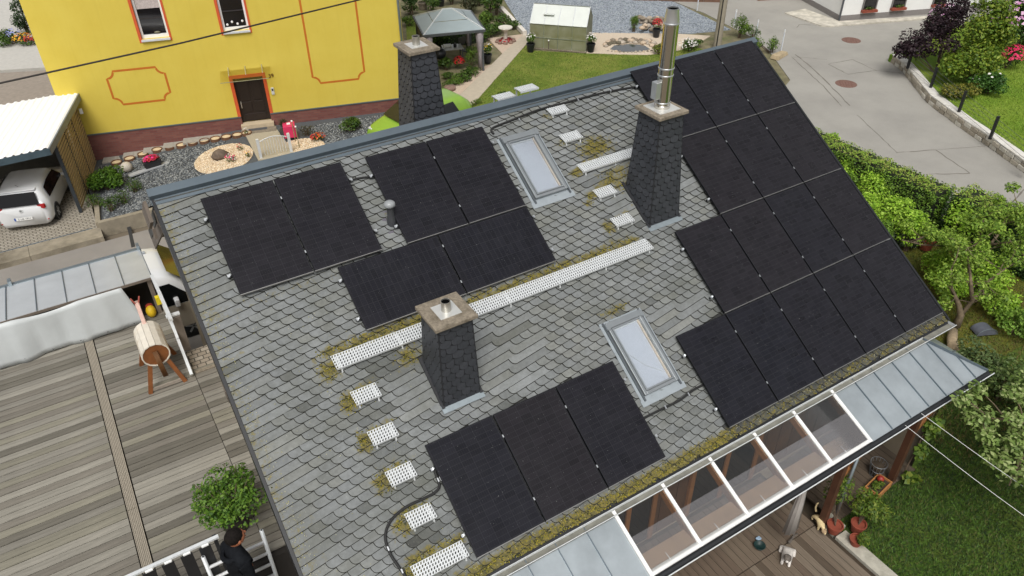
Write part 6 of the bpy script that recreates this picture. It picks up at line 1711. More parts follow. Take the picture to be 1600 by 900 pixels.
for a, b in (((-0.035, 0.03), (-0.013, -0.03)), ((-0.013, -0.03), (0.0, 0.0)), ((0.0, 0.0), (0.013, -0.03)), ((0.013, -0.03), (0.035, 0.03)), ((-0.017, 0.045), (0.0, 0.01)), ((0.0, 0.01), (0.017, 0.045))):
    bt.beam((-1.999, a[0], 0.80 + a[1]), (-1.999, b[0], 0.80 + b[1]), 0.008, 0.004, up=(1, 0, 0))
bt.build('badge_letters', BLACK, car)
MB().tube([(-1.3, 0, 1.45), (-1.5, 0, 1.60)], 0.006, 6).build('aerial', BLACK, car)

# ================================================================ lime green car behind the ridge
gcar = thing('parked_car', 'lime green car parked in front of the brick plinth, partly hidden by the chimney', 'car', (-2.55, 12.55, -0.1), (0, 0, math.radians(190)))
LIME = M('lime_paint', '#7ea33a', 0.3, 0, 0.04, coat=0.6)
vehicle(gcar, 3.9, 1.65, 1.5, [(-1.95, 0.9), (-1.85, 1.2), (-1.5, 1.44), (-0.6, 1.5), (0.4, 1.44), (1.1, 1.02), (1.8, 0.85), (1.95, 0.55)], [(-1.95, 0.9), (1.0, 0.92), (1.95, 0.6)], 0.2, (-1.2, 1.22), 0.30, LIME, 0.78)
MB().add([(0.47, -0.60, 1.47), (0.47, 0.60, 1.47), (1.13, 0.70, 1.09), (1.13, -0.70, 1.09)], [(0, 3, 2, 1)]).build('windscreen', DGLASS, gcar)
for s in (-1, 1): MB().add([(-1.2, s * 0.83, 0.99), (0.75, s * 0.83, 0.99), (0.35, s * 0.71, 1.38), (-1.0, s * 0.71, 1.40)], [(0, 1, 2, 3) if s < 0 else (3, 2, 1, 0)]).build('side_window', DGLASS, gcar)
for s in (-1, 1): MB().box((1.72, s * 0.58, 0.74), (0.2, 0.26, 0.14)).build('headlight', GALV, gcar, bev=0.03)

# overhead cable
pts = [at(-40, 140, 7.0), at(0, 130, 7.0), at(280, 68, 7.0), at(560, 0, 7.0), at(700, -36, 7.0)]
tag(MB().tube(pts, 0.018, 6).build('overhead_cable', M('cable_brown', (0.02, 0.015, 0.012), 0.6)), 'dark overhead cable crossing in front of the yellow house', 'overhead cable')
# ================================================================ right-hand street and back garden sheets
RST = NT('pale_concrete_street'); co = RST.new('NewGeometry').outputs['Position']
n1 = RST.noise(co, 0.35, 6, 0.65); n2 = RST.noise(co, 40, 3)
cc = RST.ramp(n1, [(0.3, rgb('#8b8882')), (0.55, rgb('#97948d')), (0.8, rgb('#9f9c95'))]); cc = RST.mix(1.0, cc, RST.ramp(n2, [(0.3, (0.92,) * 3), (0.7, (1.06,) * 3)]), 'MULTIPLY')
RST.color(cc); RST.set(Roughness=0.9); RST.bump(n2, 0.15, 0.004)
sheet('street', [(8.2, -25), (70, -25), (70, 70), (18.2, 70), (16.75, 18.1), (15.9, 13.7), (14.9, 11.6), (13.2, 9.0), (8.2, 6.5)], 0.0, RST.mat, 'pale worn asphalt street widening to a junction', 0.4)
CRK = M('crack_fill', '#6d675f', 0.9, 0, 0.15)
def crack(pts, w, lab, z=0.004):
    p0 = [at(x, y, z) for x, y in pts]; mb = MB(); rj = random.Random(len(lab)); pp = []
    for a, b in zip(p0[:-1], p0[1:]):
        for k in range(6): pp.append(a.lerp(b, k / 6) + Vector((rj.uniform(-1, 1), rj.uniform(-1, 1), 0)) * 0.02)
    pp.append(p0[-1])
    for a, b in zip(pp[:-1], pp[1:]):
        d_ = (b - a).normalized(); s = Vector((-d_.y, d_.x, 0)) * w * rj.uniform(0.5, 1.2)
        mb.add([a - s, b - s, b + s, a + s], [(0, 1, 2, 3)])
    setting('street_seam', mb, CRK, lab)
crack([(1243, 85), (1262, 100), (1290, 126), (1328, 165)], 0.03, 'longer dark seam in the street by the hedge')
crack([(1238, 90), (1262, 112), (1290, 138), (1315, 166)], 0.022, 'shorter dark seam in the street by the hedge')
crack([(1294, 100), (1332, 93), (1369, 110), (1325, 116), (1294, 100)], 0.018, 'rectangular patch outline in the junction')
crack([(1369, 110), (1408, 114)], 0.015, 'thin seam from the patch to the stone wall')
crack([(1401, 238), (1462, 234), (1516, 271), (1452, 272)], 0.020, 'patch outline in the street beyond the hedge')
crack([(1462, 234), (1540, 228)], 0.012, 'fine seam from the lower patch to the wall')
crack([(1340, 180), (1372, 210), (1402, 239)], 0.014, 'fine seam leading to the lower patch')
crack([(1577, 322), (1600, 296)], 0.03, 'dark seam at the street edge of the frame')
crack([(1245, 43), (1250, 38), (1268, 39)], 0.02, 'hook-shaped tar mark by the white house')
crack([(1236, 89), (1260, 90), (1292, 93)], 0.012, 'thin seam crossing from the kerb stone')
MH = M('rusty_iron', '#7d5f55', 0.75, 0.3, 0.2, 20, 0.5, 40)
for k, (px, py, lab) in enumerate(((1322, 131, 'round rust-brown manhole cover nearer the house'), (1330, 63, 'round rust-brown manhole cover nearer the white house'))):
    t = thing('manhole_cover', lab, 'manhole', at(px, py, 0.0), (0, 0, 0), 'manhole covers')
    MB().lathe([(0.44, 0.0), (0.44, 0.008), (0.37, 0.010), (0.37, 0.004), (0.01, 0.004)], n=32).build('rim', MH, t)
    for i in range(-4, 5):
        for j in range(-4, 5):
            if i * i + j * j < 17 and (i + j) % 2 == 0: MB().box((i * 0.078, j * 0.078, 0.007), (0.058, 0.058, 0.008)).build('stud', MH, t)
BACKS = M('sandy_back', '#b7a690', 0.9, 0, 0.12, 8, 0.4, 50)
sheet('garden_ground', [(-2.2, 12.2), (-2.0, 8.0), (9, 6.5), (13.2, 9.0), (14.9, 11.6), (15.9, 13.7), (16.75, 18.1), (17.0, 40), (-2, 40), (-2.2, 16)], -0.03, M('bed_ground', '#716a50', 0.95, 0, 0.3, 3, 0.4, 30, dirt='#4d5a2c'), 'earth of the garden behind the slate house', 0.35)
bl = [tuple(at(737, 166, 0)[:2]), (0.2, 8.3), (9, 6.8), (12.6, 9.2), tuple(at(1085, 72, 0)[:2]), tuple(at(1050, 82, 0)[:2]), tuple(at(1010, 86, 0)[:2]), tuple(at(960, 85, 0)[:2]), tuple(at(905, 83, 0)[:2]), tuple(at(832, 79, 0)[:2]), tuple(at(824, 68, 0)[:2])]
sheet('lawn', bl, 0.0, LAWN_BACK, 'yellow green lawn behind the ridge', 0.2)
GB2 = [M('bl_a', (0.09, 0.14, 0.018), 0.85, 0, 0.2), M('bl_b', (0.16, 0.20, 0.03), 0.85, 0, 0.2), M('bl_c', (0.24, 0.24, 0.06), 0.85, 0, 0.2)]
o = grass_blades('grass', scatter(bl, 30000, 0.0, 40), 0.05, GB2, 40, w=0.014); tag(o, 'yellow green grass of the lawn behind the ridge', 'grass', kind='stuff')
PTH = M('path_concrete', '#b3a896', 0.9, 0, 0.08, 5, 0.3, 50)
pl_ = [at(x, y, 0) for x, y in ((690, 176), (768, 101), (785, 84), (818, 54), (834, 56), (828, 63), (735, 168))]
sheet('path', [(p.x, p.y) for p in pl_], 0.012, PTH, 'pale concrete path running up to the greenhouse', 0.2)
GBL_ = M('blue_gravel', '#8b929a', 0.9, 0, 0.16, 25, 0.5, 70)
gp_ = [at(x, y, 0) for x, y in ((822, 55), (788, 0), (780, -14), (1010, -14), (1064, 8), (1142, 46), (1082, 52), (935, 52))]
sheet('gravel_court', [(p.x, p.y) for p in gp_], 0.004, GBL_, 'blue grey gravel court behind the greenhouse', 0.2)
BST = [M('bst_a', '#8b9299', 0.85, 0, 0.15), M('bst_b', '#a8aeb3', 0.85, 0, 0.15), M('bst_c', '#6d747b', 0.85, 0, 0.15)]
o = pebbles('gravel', scatter([(p.x, p.y) for p in gp_], 16000, 0.006, 41), 0.035, BST, 41); tag(o, 'blue grey gravel of the court behind the greenhouse', 'gravel', kind='stuff')
sp_ = [at(x, y, 0) for x, y in ((926, 51), (1062, 53), (1110, 56), (1085, 72), (1045, 83), (1010, 86), (960, 85), (905, 82))]
sheet('pond_surround', [(p.x, p.y) for p in sp_], 0.006, M('pinkish_sand', '#c2b39f', 0.9, 0, 0.12, 14, 0.4, 60), 'pale pinkish gravel around the pond', 0.2)
sb_ = [at(x, y, 0) for x, y in ((690, 176), (706, 160), (768, 101), (757, 103), (700, 140), (660, 165))]
sheet('pink_gravel', [(p.x, p.y) for p in sb_], 0.006, M('pink_gravel', '#bdaa97', 0.9, 0, 0.15, 20, 0.4, 60), 'pinkish gravel strip along the path', 0.2)
sb2 = [at(x, y, 0) for x, y in ((760, 60), (822, 53), (786, 85), (764, 62))]
sheet('pink_gravel', [(p.x, p.y) for p in sb2], 0.008, M('pink_gravel', '#bdaa97'), 'pinkish gravel round the bird bath', 0.2)
a_, b_ = at(783, 13, 0.1), at(820, 52, 0.1)
t = thing('edging_board', 'long white concrete edging between beds and the gravel court', 'edging', (a_ + b_) / 2); d_ = (b_ - a_) / 2
MB().beam(-d_, d_, 0.22, 0.2).build('kerb', M('white_edging', '#d5cfc5', 0.8, 0, 0.05), t)
lp_ = [at(x, y, 0) for x, y in ((636, 70), (634, 30), (668, 28), (672, 66))]
sheet('lawn', [(p.x, p.y) for p in lp_], 0.004, LAWN_BACK, 'small lawn patch between the yellow house and gazebo', 0.2)
# gazebo
gz_ = thing('gazebo', 'garden gazebo with a grey panel roof and tied-back curtains', 'gazebo', (1.95, 18.75, 0), (0, 0, math.radians(-17)))
GP = M('gazebo_panel', '#9aa6a9', 0.35, 0.1, 0.06, 2); GF = M('gazebo_frame', '#55585c', 0.5, 0.3)
hx, hy_, ze, zp = 1.33, 1.42, 1.82, 2.42
cor = [(-hx, -hy_, ze), (hx, -hy_, ze), (hx, hy_, ze), (-hx, hy_, ze)]
rid = [(-0.2, 0, zp), (0.2, 0, zp)]
def lerp3(a, b, k): return tuple(x + (y - x) * k for x, y in zip(a, b))
for (a, b, c, d) in ((cor[0], cor[1], rid[1], rid[0]), (cor[2], cor[3], rid[0], rid[1]), (cor[1], cor[2], rid[1], rid[1]), (cor[3], cor[0], rid[0], rid[0])):
    for k in range(2):
        for f0, f1 in ((0, 0.5), (0.5, 1)):
            p = lerp3(a, b, k / 2); q = lerp3(a, b, (k + 1) / 2); p2 = lerp3(d, c, k / 2); q2 = lerp3(d, c, (k + 1) / 2)
            quad = [lerp3(p, p2, f0 + 0.01), lerp3(q, q2, f0 + 0.01), lerp3(q, q2, f1 - 0.01), lerp3(p, p2, f1 - 0.01)]
            MB().add(quad, [(0, 1, 2, 3)]).build('roof_panel', GP, gz_)
for a, b in ((cor[0], rid[0]), (cor[1], rid[1]), (cor[2], rid[1]), (cor[3], rid[0]), (rid[0], rid[1])): MB().beam(Vector(a) + Vector((0, 0, 0.01)), Vector(b) + Vector((0, 0, 0.01)), 0.045, 0.04).build('rib', GALV, gz_)
for i in range(4): MB().beam(Vector(cor[i]) - Vector((0, 0, 0.03)), Vector(cor[(i + 1) % 4]) - Vector((0, 0, 0.03)), 0.07, 0.10).build('eave_beam', GF, gz_)
CUR = M('gazebo_curtain', '#8f878a', 0.9, 0, 0.12, 8)
for sx in (-1, 1):
    for sy in (-1, 1):
        x, y = sx * (hx - 0.10), sy * (hy_ - 0.10)
        MB().box((x, y, 0.9), (0.08, 0.08, 1.8)).build('leg', GF, gz_)
        rr_ = []
        for z, r in ((0.15, 0.10), (0.7, 0.07), (1.2, 0.12), (1.76, 0.16)): rr_.append([(x - sx * 0.12 + math.cos(2 * math.pi * k / 14) * r * (1 + 0.2 * math.sin(3 * k)), y + math.sin(2 * math.pi * k / 14) * r * 0.7, z) for k in range(14)])
        MB().loft(rr_).build('curtain', CUR, gz_, smooth=True)
t = thing('garden_table', 'garden table with a dark bowl under the gazebo', 'table', at(708, 97, 0.0), (0, 0, math.radians(-17)))
MB().span((-0.45, -0.35, 0.66), (0.45, 0.35, 0.70)).build('top', M('table_glass', '#a8a9a4', 0.2), t)
for sx in (-1, 1):
    for sy in (-1, 1): MB().box((sx * 0.4, sy * 0.3, 0.33), (0.04, 0.04, 0.66)).build('leg', GF, t)
MB().lathe([(0.07, 0.701), (0.08, 0.80), (0.03, 0.88)], (0.12, -0.05, 0), n=14).build('bottle', BLACK, t); MB().box((-0.2, 0.12, 0.74), (0.34, 0.22, 0.07)).build('tray', WHITE, t)
t = thing('kettle_grill', 'round black grill in the bed beside the chimney', 'grill', at(688, 104, 0.0)); ball('bowl', (0, 0, 0.6), 0.30, BLACK, t, (1, 1, 0.8))
for k in range(3): MB().tube([(math.cos(k * 2.1) * 0.2, math.sin(k * 2.1) * 0.2, 0.45), (math.cos(k * 2.1) * 0.32, math.sin(k * 2.1) * 0.32, 0)], 0.012, 6).build('leg', BLACK, t)
t = thing('garden_chair', 'dark metal garden chair frame beside the bamboo', 'chair', at(730, 92, 0), (0, 0, math.radians(20)))
for sx in (-1, 1):
    MB().tube([(sx * 0.24, -0.2, 0), (sx * 0.24, -0.2, 0.62), (sx * 0.24, 0.2, 0.62), (sx * 0.24, 0.22, 0)], 0.014, 6).build('leg', BLACK, t); MB().tube([(sx * 0.24, 0.2, 0.4), (sx * 0.24, 0.3, 0.95)], 0.014, 6).build('back_post', BLACK, t)
MB().span((-0.23, -0.2, 0.40), (0.23, 0.2, 0.42)).build('seat', BLACK, t); MB().span((-0.23, 0.27, 0.6), (0.23, 0.29, 0.95)).build('back', BLACK, t)
def hedge(label, x0, x1, y0, y1, h, n, mats, topmats, seed, rot=0, loc=(0, 0, 0), size=0.06, cat='hedge'):
    t = thing('hedge', label, cat, loc, (0, 0, rot))
    MB().span((x0 + 0.06, y0 + 0.06, 0), (x1 - 0.06, y1 - 0.06, h - 0.06)).build('twigs', M('hedge_core', (0.012, 0.018, 0.006), 0.95, 0, 0.3, 10), t)
    rng_ = np.random.default_rng(seed)
    def face(n, f, nv, ms, nm):
        a, b = rng_.random(n), rng_.random(n); pts = f(a, b); wob = 0.05 * np.sin(pts[:, 0] * 7) + 0.05 * np.sin(pts[:, 1] * 9 + 1) + rng_.normal(0, 0.03, n)
        pts = pts + np.array(nv) * wob[:, None]
        nr = np.array(nv) * 0.7 + np.array([0, 0, 0.35]) + rng_.normal(size=(n, 3)) * 0.36; nr /= np.linalg.norm(nr, axis=1, keepdims=True)
        V, Fc = leaf_quads(pts, nr, size, rng_); return bulk(nm, V, Fc, ms, rng_.integers(0, 3, n), t)
    A = (x1 - x0) * (y1 - y0); B_ = (y1 - y0) * h; C_ = (x1 - x0) * h; S = A + 2 * B_ + 2 * C_
    g = lambda k: int(n * k / S)
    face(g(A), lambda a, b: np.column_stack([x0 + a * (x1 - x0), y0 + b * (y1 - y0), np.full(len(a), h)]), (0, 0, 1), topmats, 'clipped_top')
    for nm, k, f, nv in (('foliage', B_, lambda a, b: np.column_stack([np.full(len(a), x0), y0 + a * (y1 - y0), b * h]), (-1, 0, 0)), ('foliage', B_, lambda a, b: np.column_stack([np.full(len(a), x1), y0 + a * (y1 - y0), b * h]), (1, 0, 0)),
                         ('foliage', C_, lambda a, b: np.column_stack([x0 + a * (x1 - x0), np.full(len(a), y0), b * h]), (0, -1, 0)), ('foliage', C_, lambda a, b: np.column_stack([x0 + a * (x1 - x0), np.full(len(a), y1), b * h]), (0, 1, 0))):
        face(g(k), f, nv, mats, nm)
    return t
DKG = leafmats('dark_hedge', (0.022, 0.055, 0.010), (0.042, 0.09, 0.016), (0.065, 0.125, 0.026))
h0 = at(716, 68, 0)
hedge('dark clipped hedge behind the gazebo', -1.3, 1.3, -0.3, 0.3, 0.75, 2600, DKG, DKG, 131, math.radians(-12), h0, 0.09)
LGT = leafmats('light_leaf', (0.05, 0.10, 0.012), (0.09, 0.16, 0.02), (0.14, 0.22, 0.03))
for k, (px, py, bl_, n, sz, ms, lab, nm, asp) in enumerate((
    (737, 106, [(0, 0, 0.45, 0.32, 0.30, 0.5), (0.1, 0, 0.8, 0.3, 0.3, 0.3)], 700, 0.14, LGT, 'tall bamboo-like grass beside the gazebo', 'ornamental_grass', 0.14),
    (697, 108, [(0, 0, 0.3, 0.38, 0.36, 0.3)], 600, 0.10, GRN, 'green shrub beside the chimney in the garden bed', 'shrub', 0.5),
    (738, 118, [(0, 0, 0.22, 0.42, 0.36, 0.22), (-0.3, 0, 0.18, 0.3, 0.3, 0.18)], 700, 0.09, GRN, 'low green shrub at the path edge', 'shrub', 0.5),
    (712, 132, [(0, 0, 0.15, 0.6, 0.3, 0.16), (-0.4, 0.0, 0.13, 0.4, 0.3, 0.14)], 800, 0.09, LGT, 'low spreading green mound by the garden stones', 'shrub', 0.4),
    (765, 30, [(0, 0, 1.0, 0.6, 0.55, 1.0), (0.2, 0.2, 1.7, 0.5, 0.5, 0.7)], 1900, 0.13, GRN, 'tall climbing green bush behind the gazebo', 'bush', 0.6),
    (765, 58, [(0, 0, 0.35, 0.7, 0.5, 0.35), (0.5, 0.2, 0.3, 0.5, 0.4, 0.3)], 1000, 0.11, GRN, 'green border plants left of the bird bath', 'bush', 0.6),
    (640, 40, [(0, 0, 0.3, 0.5, 0.4, 0.3)], 500, 0.10, LGT, 'light green plants beside the yellow house corner', 'bush', 0.5),
    (748, 8, [(0, 0, 0.5, 0.7, 0.6, 0.5)], 700, 0.12, GRN, 'dark green bush at the top of the garden', 'bush', 0.6),
    (742, 164, [(0, 0, 0.12, 0.5, 0.2, 0.16)], 420, 0.10, LGT, 'tuft of long grass at the path foot by the ridge', 'ornamental_grass', 0.12),
    (640, 22, [(0, 0, 0.3, 0.5, 0.4, 0.3)], 500, 0.10, GRN, 'low green bush under the ball topiary', 'shrub', 0.5),
    (676, 20, [(0, 0, 0.45, 0.5, 0.5, 0.45)], 700, 0.11, GRN, 'green bush between the tubs beyond the gazebo', 'shrub', 0.5),
    (706, 6, [(0, 0, 0.5, 0.7, 0.5, 0.5)], 800, 0.12, GRN, 'green bush at the top of the frame above the gazebo', 'shrub', 0.5),
    (759, 44, [(0, 0, 0.5, 0.5, 0.45, 0.5)], 800, 0.11, LGT, 'light green bush below the tall climbing bush', 'shrub', 0.5),
    (800, 46, [(0, 0, 0.25, 0.5, 0.3, 0.25)], 500, 0.09, GRN, 'low green plants along the white edging', 'shrub', 0.5),
    (726, 128, [(0, 0, 0.15, 0.3, 0.25, 0.18)], 320, 0.08, GRN, 'small green plant near the path in the garden bed', 'shrub', 0.5),
    (668, 62, [(0, 0, 0.5, 0.5, 0.45, 0.5)], 700, 0.11, GRN, 'leafy shrub behind the rear chimney flue', 'shrub', 0.5),
    (690, 74, [(0, 0, 0.55, 0.5, 0.4, 0.55)], 800, 0.11, GRN, 'broad-leaved shrub under the gazebo', 'shrub', 0.6),
    (752, 64, [(0, 0, 0.4, 0.45, 0.4, 0.42)], 600, 0.11, GRN, 'dark shrub at the right side of the gazebo', 'shrub', 0.6),
    (720, 122, [(0, 0, 0.12, 0.4, 0.25, 0.14)], 300, 0.08, LGT, 'low yellow green ground plant in the garden bed', 'shrub', 0.5),
    (700, 122, [(0, 0, 0.14, 0.4, 0.3, 0.16)], 380, 0.08, GRN, 'low dark green plant in the garden bed by the chimney', 'shrub', 0.5),
    (784, 44, [(0, 0, 0.4, 0.5, 0.45, 0.42)], 600, 0.11, GRN, 'green bush beside the white edging', 'shrub', 0.5),
    (776, 22, [(0, 0, 0.8, 0.5, 0.5, 0.8)], 1000, 0.12, GRN, 'tall green bush by the upper end of the white edging', 'shrub', 0.5),
    (735, 20, [(0, 0, 0.5, 0.6, 0.5, 0.5)], 700, 0.12, leafmats('bronze', (0.03, 0.04, 0.015), (0.05, 0.05, 0.02), (0.07, 0.08, 0.03)), 'bronze-leaved bush behind the gazebo roof', 'shrub', 0.5),
    (783, 153, [(0, 0, 0.14, 0.3, 0.2, 0.16)], 280, 0.08, GRN, 'small dark plant peeping over the ridge', 'shrub', 0.5),
    (990, 50, [(0, 0, 0.45, 0.28, 0.26, 0.45)], 700, 0.22, LGT, 'upright tuft of ornamental grass by the pond', 'ornamental_grass', 0.07),
    (1030, 84, [(0, 0, 0.25, 0.5, 0.35, 0.28)], 600, 0.10, leafmats('yg', (0.08, 0.11, 0.015), (0.13, 0.16, 0.02), (0.18, 0.19, 0.03)), 'yellow green shrub beside the steel flue', 'shrub', 0.5),
    (1078, 80, [(0, 0, 0.3, 0.55, 0.45, 0.32), (0.6, 0.2, 0.25, 0.4, 0.3, 0.22)], 800, 0.10, GRN, 'white-flowering green shrub right of the steel flue', 'shrub', 0.5),
    (1155, 58, [(0, 0, 0.6, 0.45, 0.45, 0.6), (0.2, -0.1, 0.35, 0.4, 0.4, 0.35)], 1200, 0.10, LGT, 'bright green roadside shrub left of the white stakes', 'shrub', 0.4),
    (1176, 62, [(0, 0, 0.35, 0.3, 0.3, 0.4)], 300, 0.09, GRN, 'thin roadside shrub between the white stakes', 'shrub', 0.3),
    (1205, 82, [(0, 0, 0.4, 0.4, 0.35, 0.42), (-0.6, 0.5, 0.35, 0.45, 0.4, 0.4)], 1000, 0.10, LGT, 'green roadside shrub beside the kerb stone', 'shrub', 0.4))):
    s_ = shrub(nm, lab, 'shrub' if nm != 'ornamental_grass' else 'grass', at(px, py, 0), bl_, n, sz, ms, 140 + k, 5, None, up=0.35 if asp < 0.2 else 0.6, aspect=asp)
    if 'white-flowering' in lab: flowers(s_, (-0.2, 0, 0.35), (0.5, 0.4, 0.3), 120, 0.07, WHI, 170)
for k, (px, py, cols, lab, dark) in enumerate(((762, 98, YLO[:1] + WHI, 'black pot of yellow flowers at the gazebo leg', True), (829, 81, WHI, 'black pot with a leafy plant left of the greenhouse', True), (923, 81, WHI, 'black pot with a leafy plant right of the greenhouse', True), (1025, 58, RED, 'dark pot of red flowers above the pond', True), (718, 107, RED, 'red flowers under the garden table', False))):
    t = thing('flower_pot', lab, 'flower pot', at(px, py, 0.006))
    if dark: pot(t, (0, 0, 0), 0.19, 0.40, BLACK)
    h = 0.4 if dark else 0.05
    leaves('foliage', [(0, 0, h + 0.22, 0.24, 0.24, 0.26)], 340 if cols is not RED else 120, 0.09, LGT, t, 180 + k); flowers(t, (0, 0, h + 0.25), (0.25, 0.25, 0.25), 40 if cols is not RED else 170, 0.08, cols, 180 + k)
for k, (px, py) in enumerate(((692, 146), (703, 140), (696, 151))):
    t = thing('garden_stone', ('flat round garden stone nearest the chimney', 'flat round garden stone nearest the path', 'flat round garden stone lowest of the three')[k], 'stone', at(px, py, 0.006), (0, 0, 0), 'garden stones')
    MB().lathe([(0.24, 0), (0.26, 0.10), (0.22, 0.16), (0.01, 0.17)], n=14).build('stone', M('red_stone', '#80685c', 0.9, 0, 0.2, 8), t, smooth=True)
# bird bath
t = thing('bird_bath', 'white stone bird bath ringed with red flowers', 'bird bath', at(790, 65, 0.008))
MB().lathe([(0.20, 0), (0.18, 0.08), (0.10, 0.14), (0.09, 0.48), (0.16, 0.58), (0.34, 0.66), (0.34, 0.70), (0.28, 0.70), (0.05, 0.64)], n=26).build('basin', M('cast_stone', '#cdc8bd', 0.85, 0, 0.08), t, auto=40)
for k in range(9):
    a = k * 0.7; MB().lathe([(0.11, 0), (0.12, 0.06), (0.01, 0.10)], (math.cos(a) * 0.42, math.sin(a) * 0.36, 0), n=8).build('stone', M('red_stone', '#80685c'), t)
flowers(t, (0, 0, 0.02), (0.36, 0.3, 0.16), 160, 0.07, RED, 191)
# topiary and tubs top left of the gazebo
t = thing('topiary_tree', 'ball-clipped topiary tree beside the yellow house', 'tree', at(645, 27, 0))
MB().tube([(0, 0, 0), (0, 0, 0.6)], 0.04, 8).build('trunk', WOODB, t); leaves('crown', [(0, 0, 0.95, 0.45, 0.45, 0.42)], 1300, 0.09, DKG, t, 192)
t = thing('planter_tub', 'stone tub with a loose shrub beyond the gazebo', 'planter', at(661, 14, 0)); pot(t, (0, 0, 0), 0.26, 0.36, CONC); leaves('foliage', [(0, 0, 0.6, 0.4, 0.4, 0.3)], 260, 0.09, GRN, t, 193)
t = thing('planter_tub', 'small dark tub with a box ball beyond the gazebo', 'planter', at(689, 9, 0)); pot(t, (0, 0, 0), 0.2, 0.3, BLACK); leaves('foliage', [(0, 0, 0.5, 0.28, 0.28, 0.25)], 400, 0.07, DKG, t, 194)
# greenhouse
ga, gb_ = at(828, 75, 0.006), at(915, 82, 0.006); gd = (gb_ - ga); gl_ = gd.length; gang = math.atan2(gd.y, gd.x)
gh = thing('greenhouse', 'small polycarbonate greenhouse at the end of the lawn', 'greenhouse', (ga + gb_) / 2, (0, 0, gang))
POLY = NT('polycarbonate'); tr_ = POLY.new('BsdfTranslucent'); tr_.inputs[0].default_value = (0.50, 0.50, 0.36, 1); mx_ = POLY.new('MixShader'); mx_.inputs[0].default_value = 0.55
POLY.color(POLY.ramp(POLY.noise(POLY.coords('Object'), 2.2, 4), [(0.35, rgb('#a3a37a')), (0.65, rgb('#c2c2a8'))])); POLY.set(Roughness=0.3); POLY.link(POLY.b.outputs[0], mx_.inputs[1]); POLY.link(tr_.outputs[0], mx_.inputs[2]); POLY.link(mx_.outputs[0], POLY.n['Material Output'].inputs[0])
PROOF = M('polycarbonate_roof', '#ccd0cb', 0.3, 0, 0.04, 3)
gw, ge, gr = 1.5, 1.18, 1.86
for k in range(4):
    x0, x1 = -gl_ / 2 + gl_ * k / 4 + 0.012, -gl_ / 2 + gl_ * (k + 1) / 4 - 0.012
    MB().span((x0, 0, 0.04), (x1, 0.012, ge)).build('wall_panel', POLY.mat, gh); MB().span((x0, gw - 0.012, 0.04), (x1, gw, ge)).build('wall_panel', POLY.mat, gh)
    for (y0, y1, nm) in ((-0.04, gw / 2, 'roof_panel'), (gw + 0.04, gw / 2, 'roof_panel')):
        MB().add([(x0, y0, ge), (x1, y0, ge), (x1, y1, gr), (x0, y1, gr), (x0, y0, ge - 0.012), (x1, y0, ge - 0.012), (x1, y1, gr - 0.012), (x0, y1, gr - 0.012)], [(0, 1, 2, 3), (7, 6, 5, 4), (0, 4, 5, 1), (2, 6, 7, 3)]).build(nm, PROOF, gh)
for s in (-1, 1):
    for (y0, y1) in ((0.02, gw / 2 - 0.01), (gw / 2 + 0.01, gw - 0.02)):
        zt0, zt1 = ge + (gr - ge) * (1 - abs(y0 - gw / 2) / (gw / 2)), ge + (gr - ge) * (1 - abs(y1 - gw / 2) / (gw / 2)); x = s * gl_ / 2
        MB().loft([[(x - 0.006, y0, 0.04), (x - 0.006, y1, 0.04), (x - 0.006, y1, zt1 - 0.02), (x - 0.006, y0, zt0 - 0.02)], [(x + 0.006, y0, 0.04), (x + 0.006, y1, 0.04), (x + 0.006, y1, zt1 - 0.02), (x + 0.006, y0, zt0 - 0.02)]]).build('end_panel', POLY.mat, gh)
for k in range(5):
    x = -gl_ / 2 + gl_ * k / 4
    for y in (-0.005, gw): MB().box((x, y, ge / 2), (0.025, 0.03, ge)).build('post', ALU, gh)
    for y in (-0.04, gw + 0.04): MB().beam((x, y, ge + 0.008), (x, gw / 2, gr + 0.008), 0.025, 0.02).build('rafter', ALU, gh)
MB().beam((-gl_ / 2, gw / 2, gr + 0.012), (gl_ / 2, gw / 2, gr + 0.012), 0.05, 0.025).build('ridge', ALU, gh)
MB().span((-gl_ / 2, -0.02, 0.52), (gl_ / 2, -0.002, 0.545)).build('mid_rail', ALU, gh)
MB().beam((-0.75, 0.36, ge + 0.36), (-0.25, 0.36, ge + 0.36), 0.30, 0.02).build('roof_vent', PROOF, gh)
MB().span((-gl_ / 2 - 0.05, -0.06, -0.01), (gl_ / 2 + 0.05, gw + 0.06, 0.035)).build('base', CONC, gh)
t = thing('tap_post', 'small tap post in front of the greenhouse', 'tap', at(857, 78, 0.0)); MB().tube([(0, 0, 0), (0, 0, 0.42)], 0.02, 8).build('post', MULLW, t); ball('knob', (0, 0, 0.44), 0.035, WHITE, t)
# pond
pc = [at(x, y, 0.01) for x, y in ((953, 77), (972, 81), (1000, 81), (1016, 77), (1005, 70), (980, 69), (960, 71))]
WAT = NT('pond_water'); WAT.color((0.06, 0.065, 0.065)); WAT.set(Roughness=0.03, Specular_IOR_Level=1.0, IOR=1.9); WAT.bump(WAT.noise(WAT.coords('Object'), 6, 3), 0.05, 0.02)
setting('pond', MB().prism([(p.x, p.y) for p in pc], -0.1, 0.020), WAT.mat, 'small garden pond reflecting the pale sky')
RK = [M('rock_a', '#a3988a', 0.9, 0, 0.25, 6), M('rock_b', '#7d7263', 0.9, 0, 0.25, 6), M('rock_c', '#b8a58f', 0.9, 0, 0.2, 6), M('rock_d', '#5f5848', 0.9, 0, 0.25, 6)]
rk = thing('rockery', 'ring of stones piled around the small pond', 'rockery', at(985, 72, 0))
rg = random.Random(12); base = at(985, 72, 0)
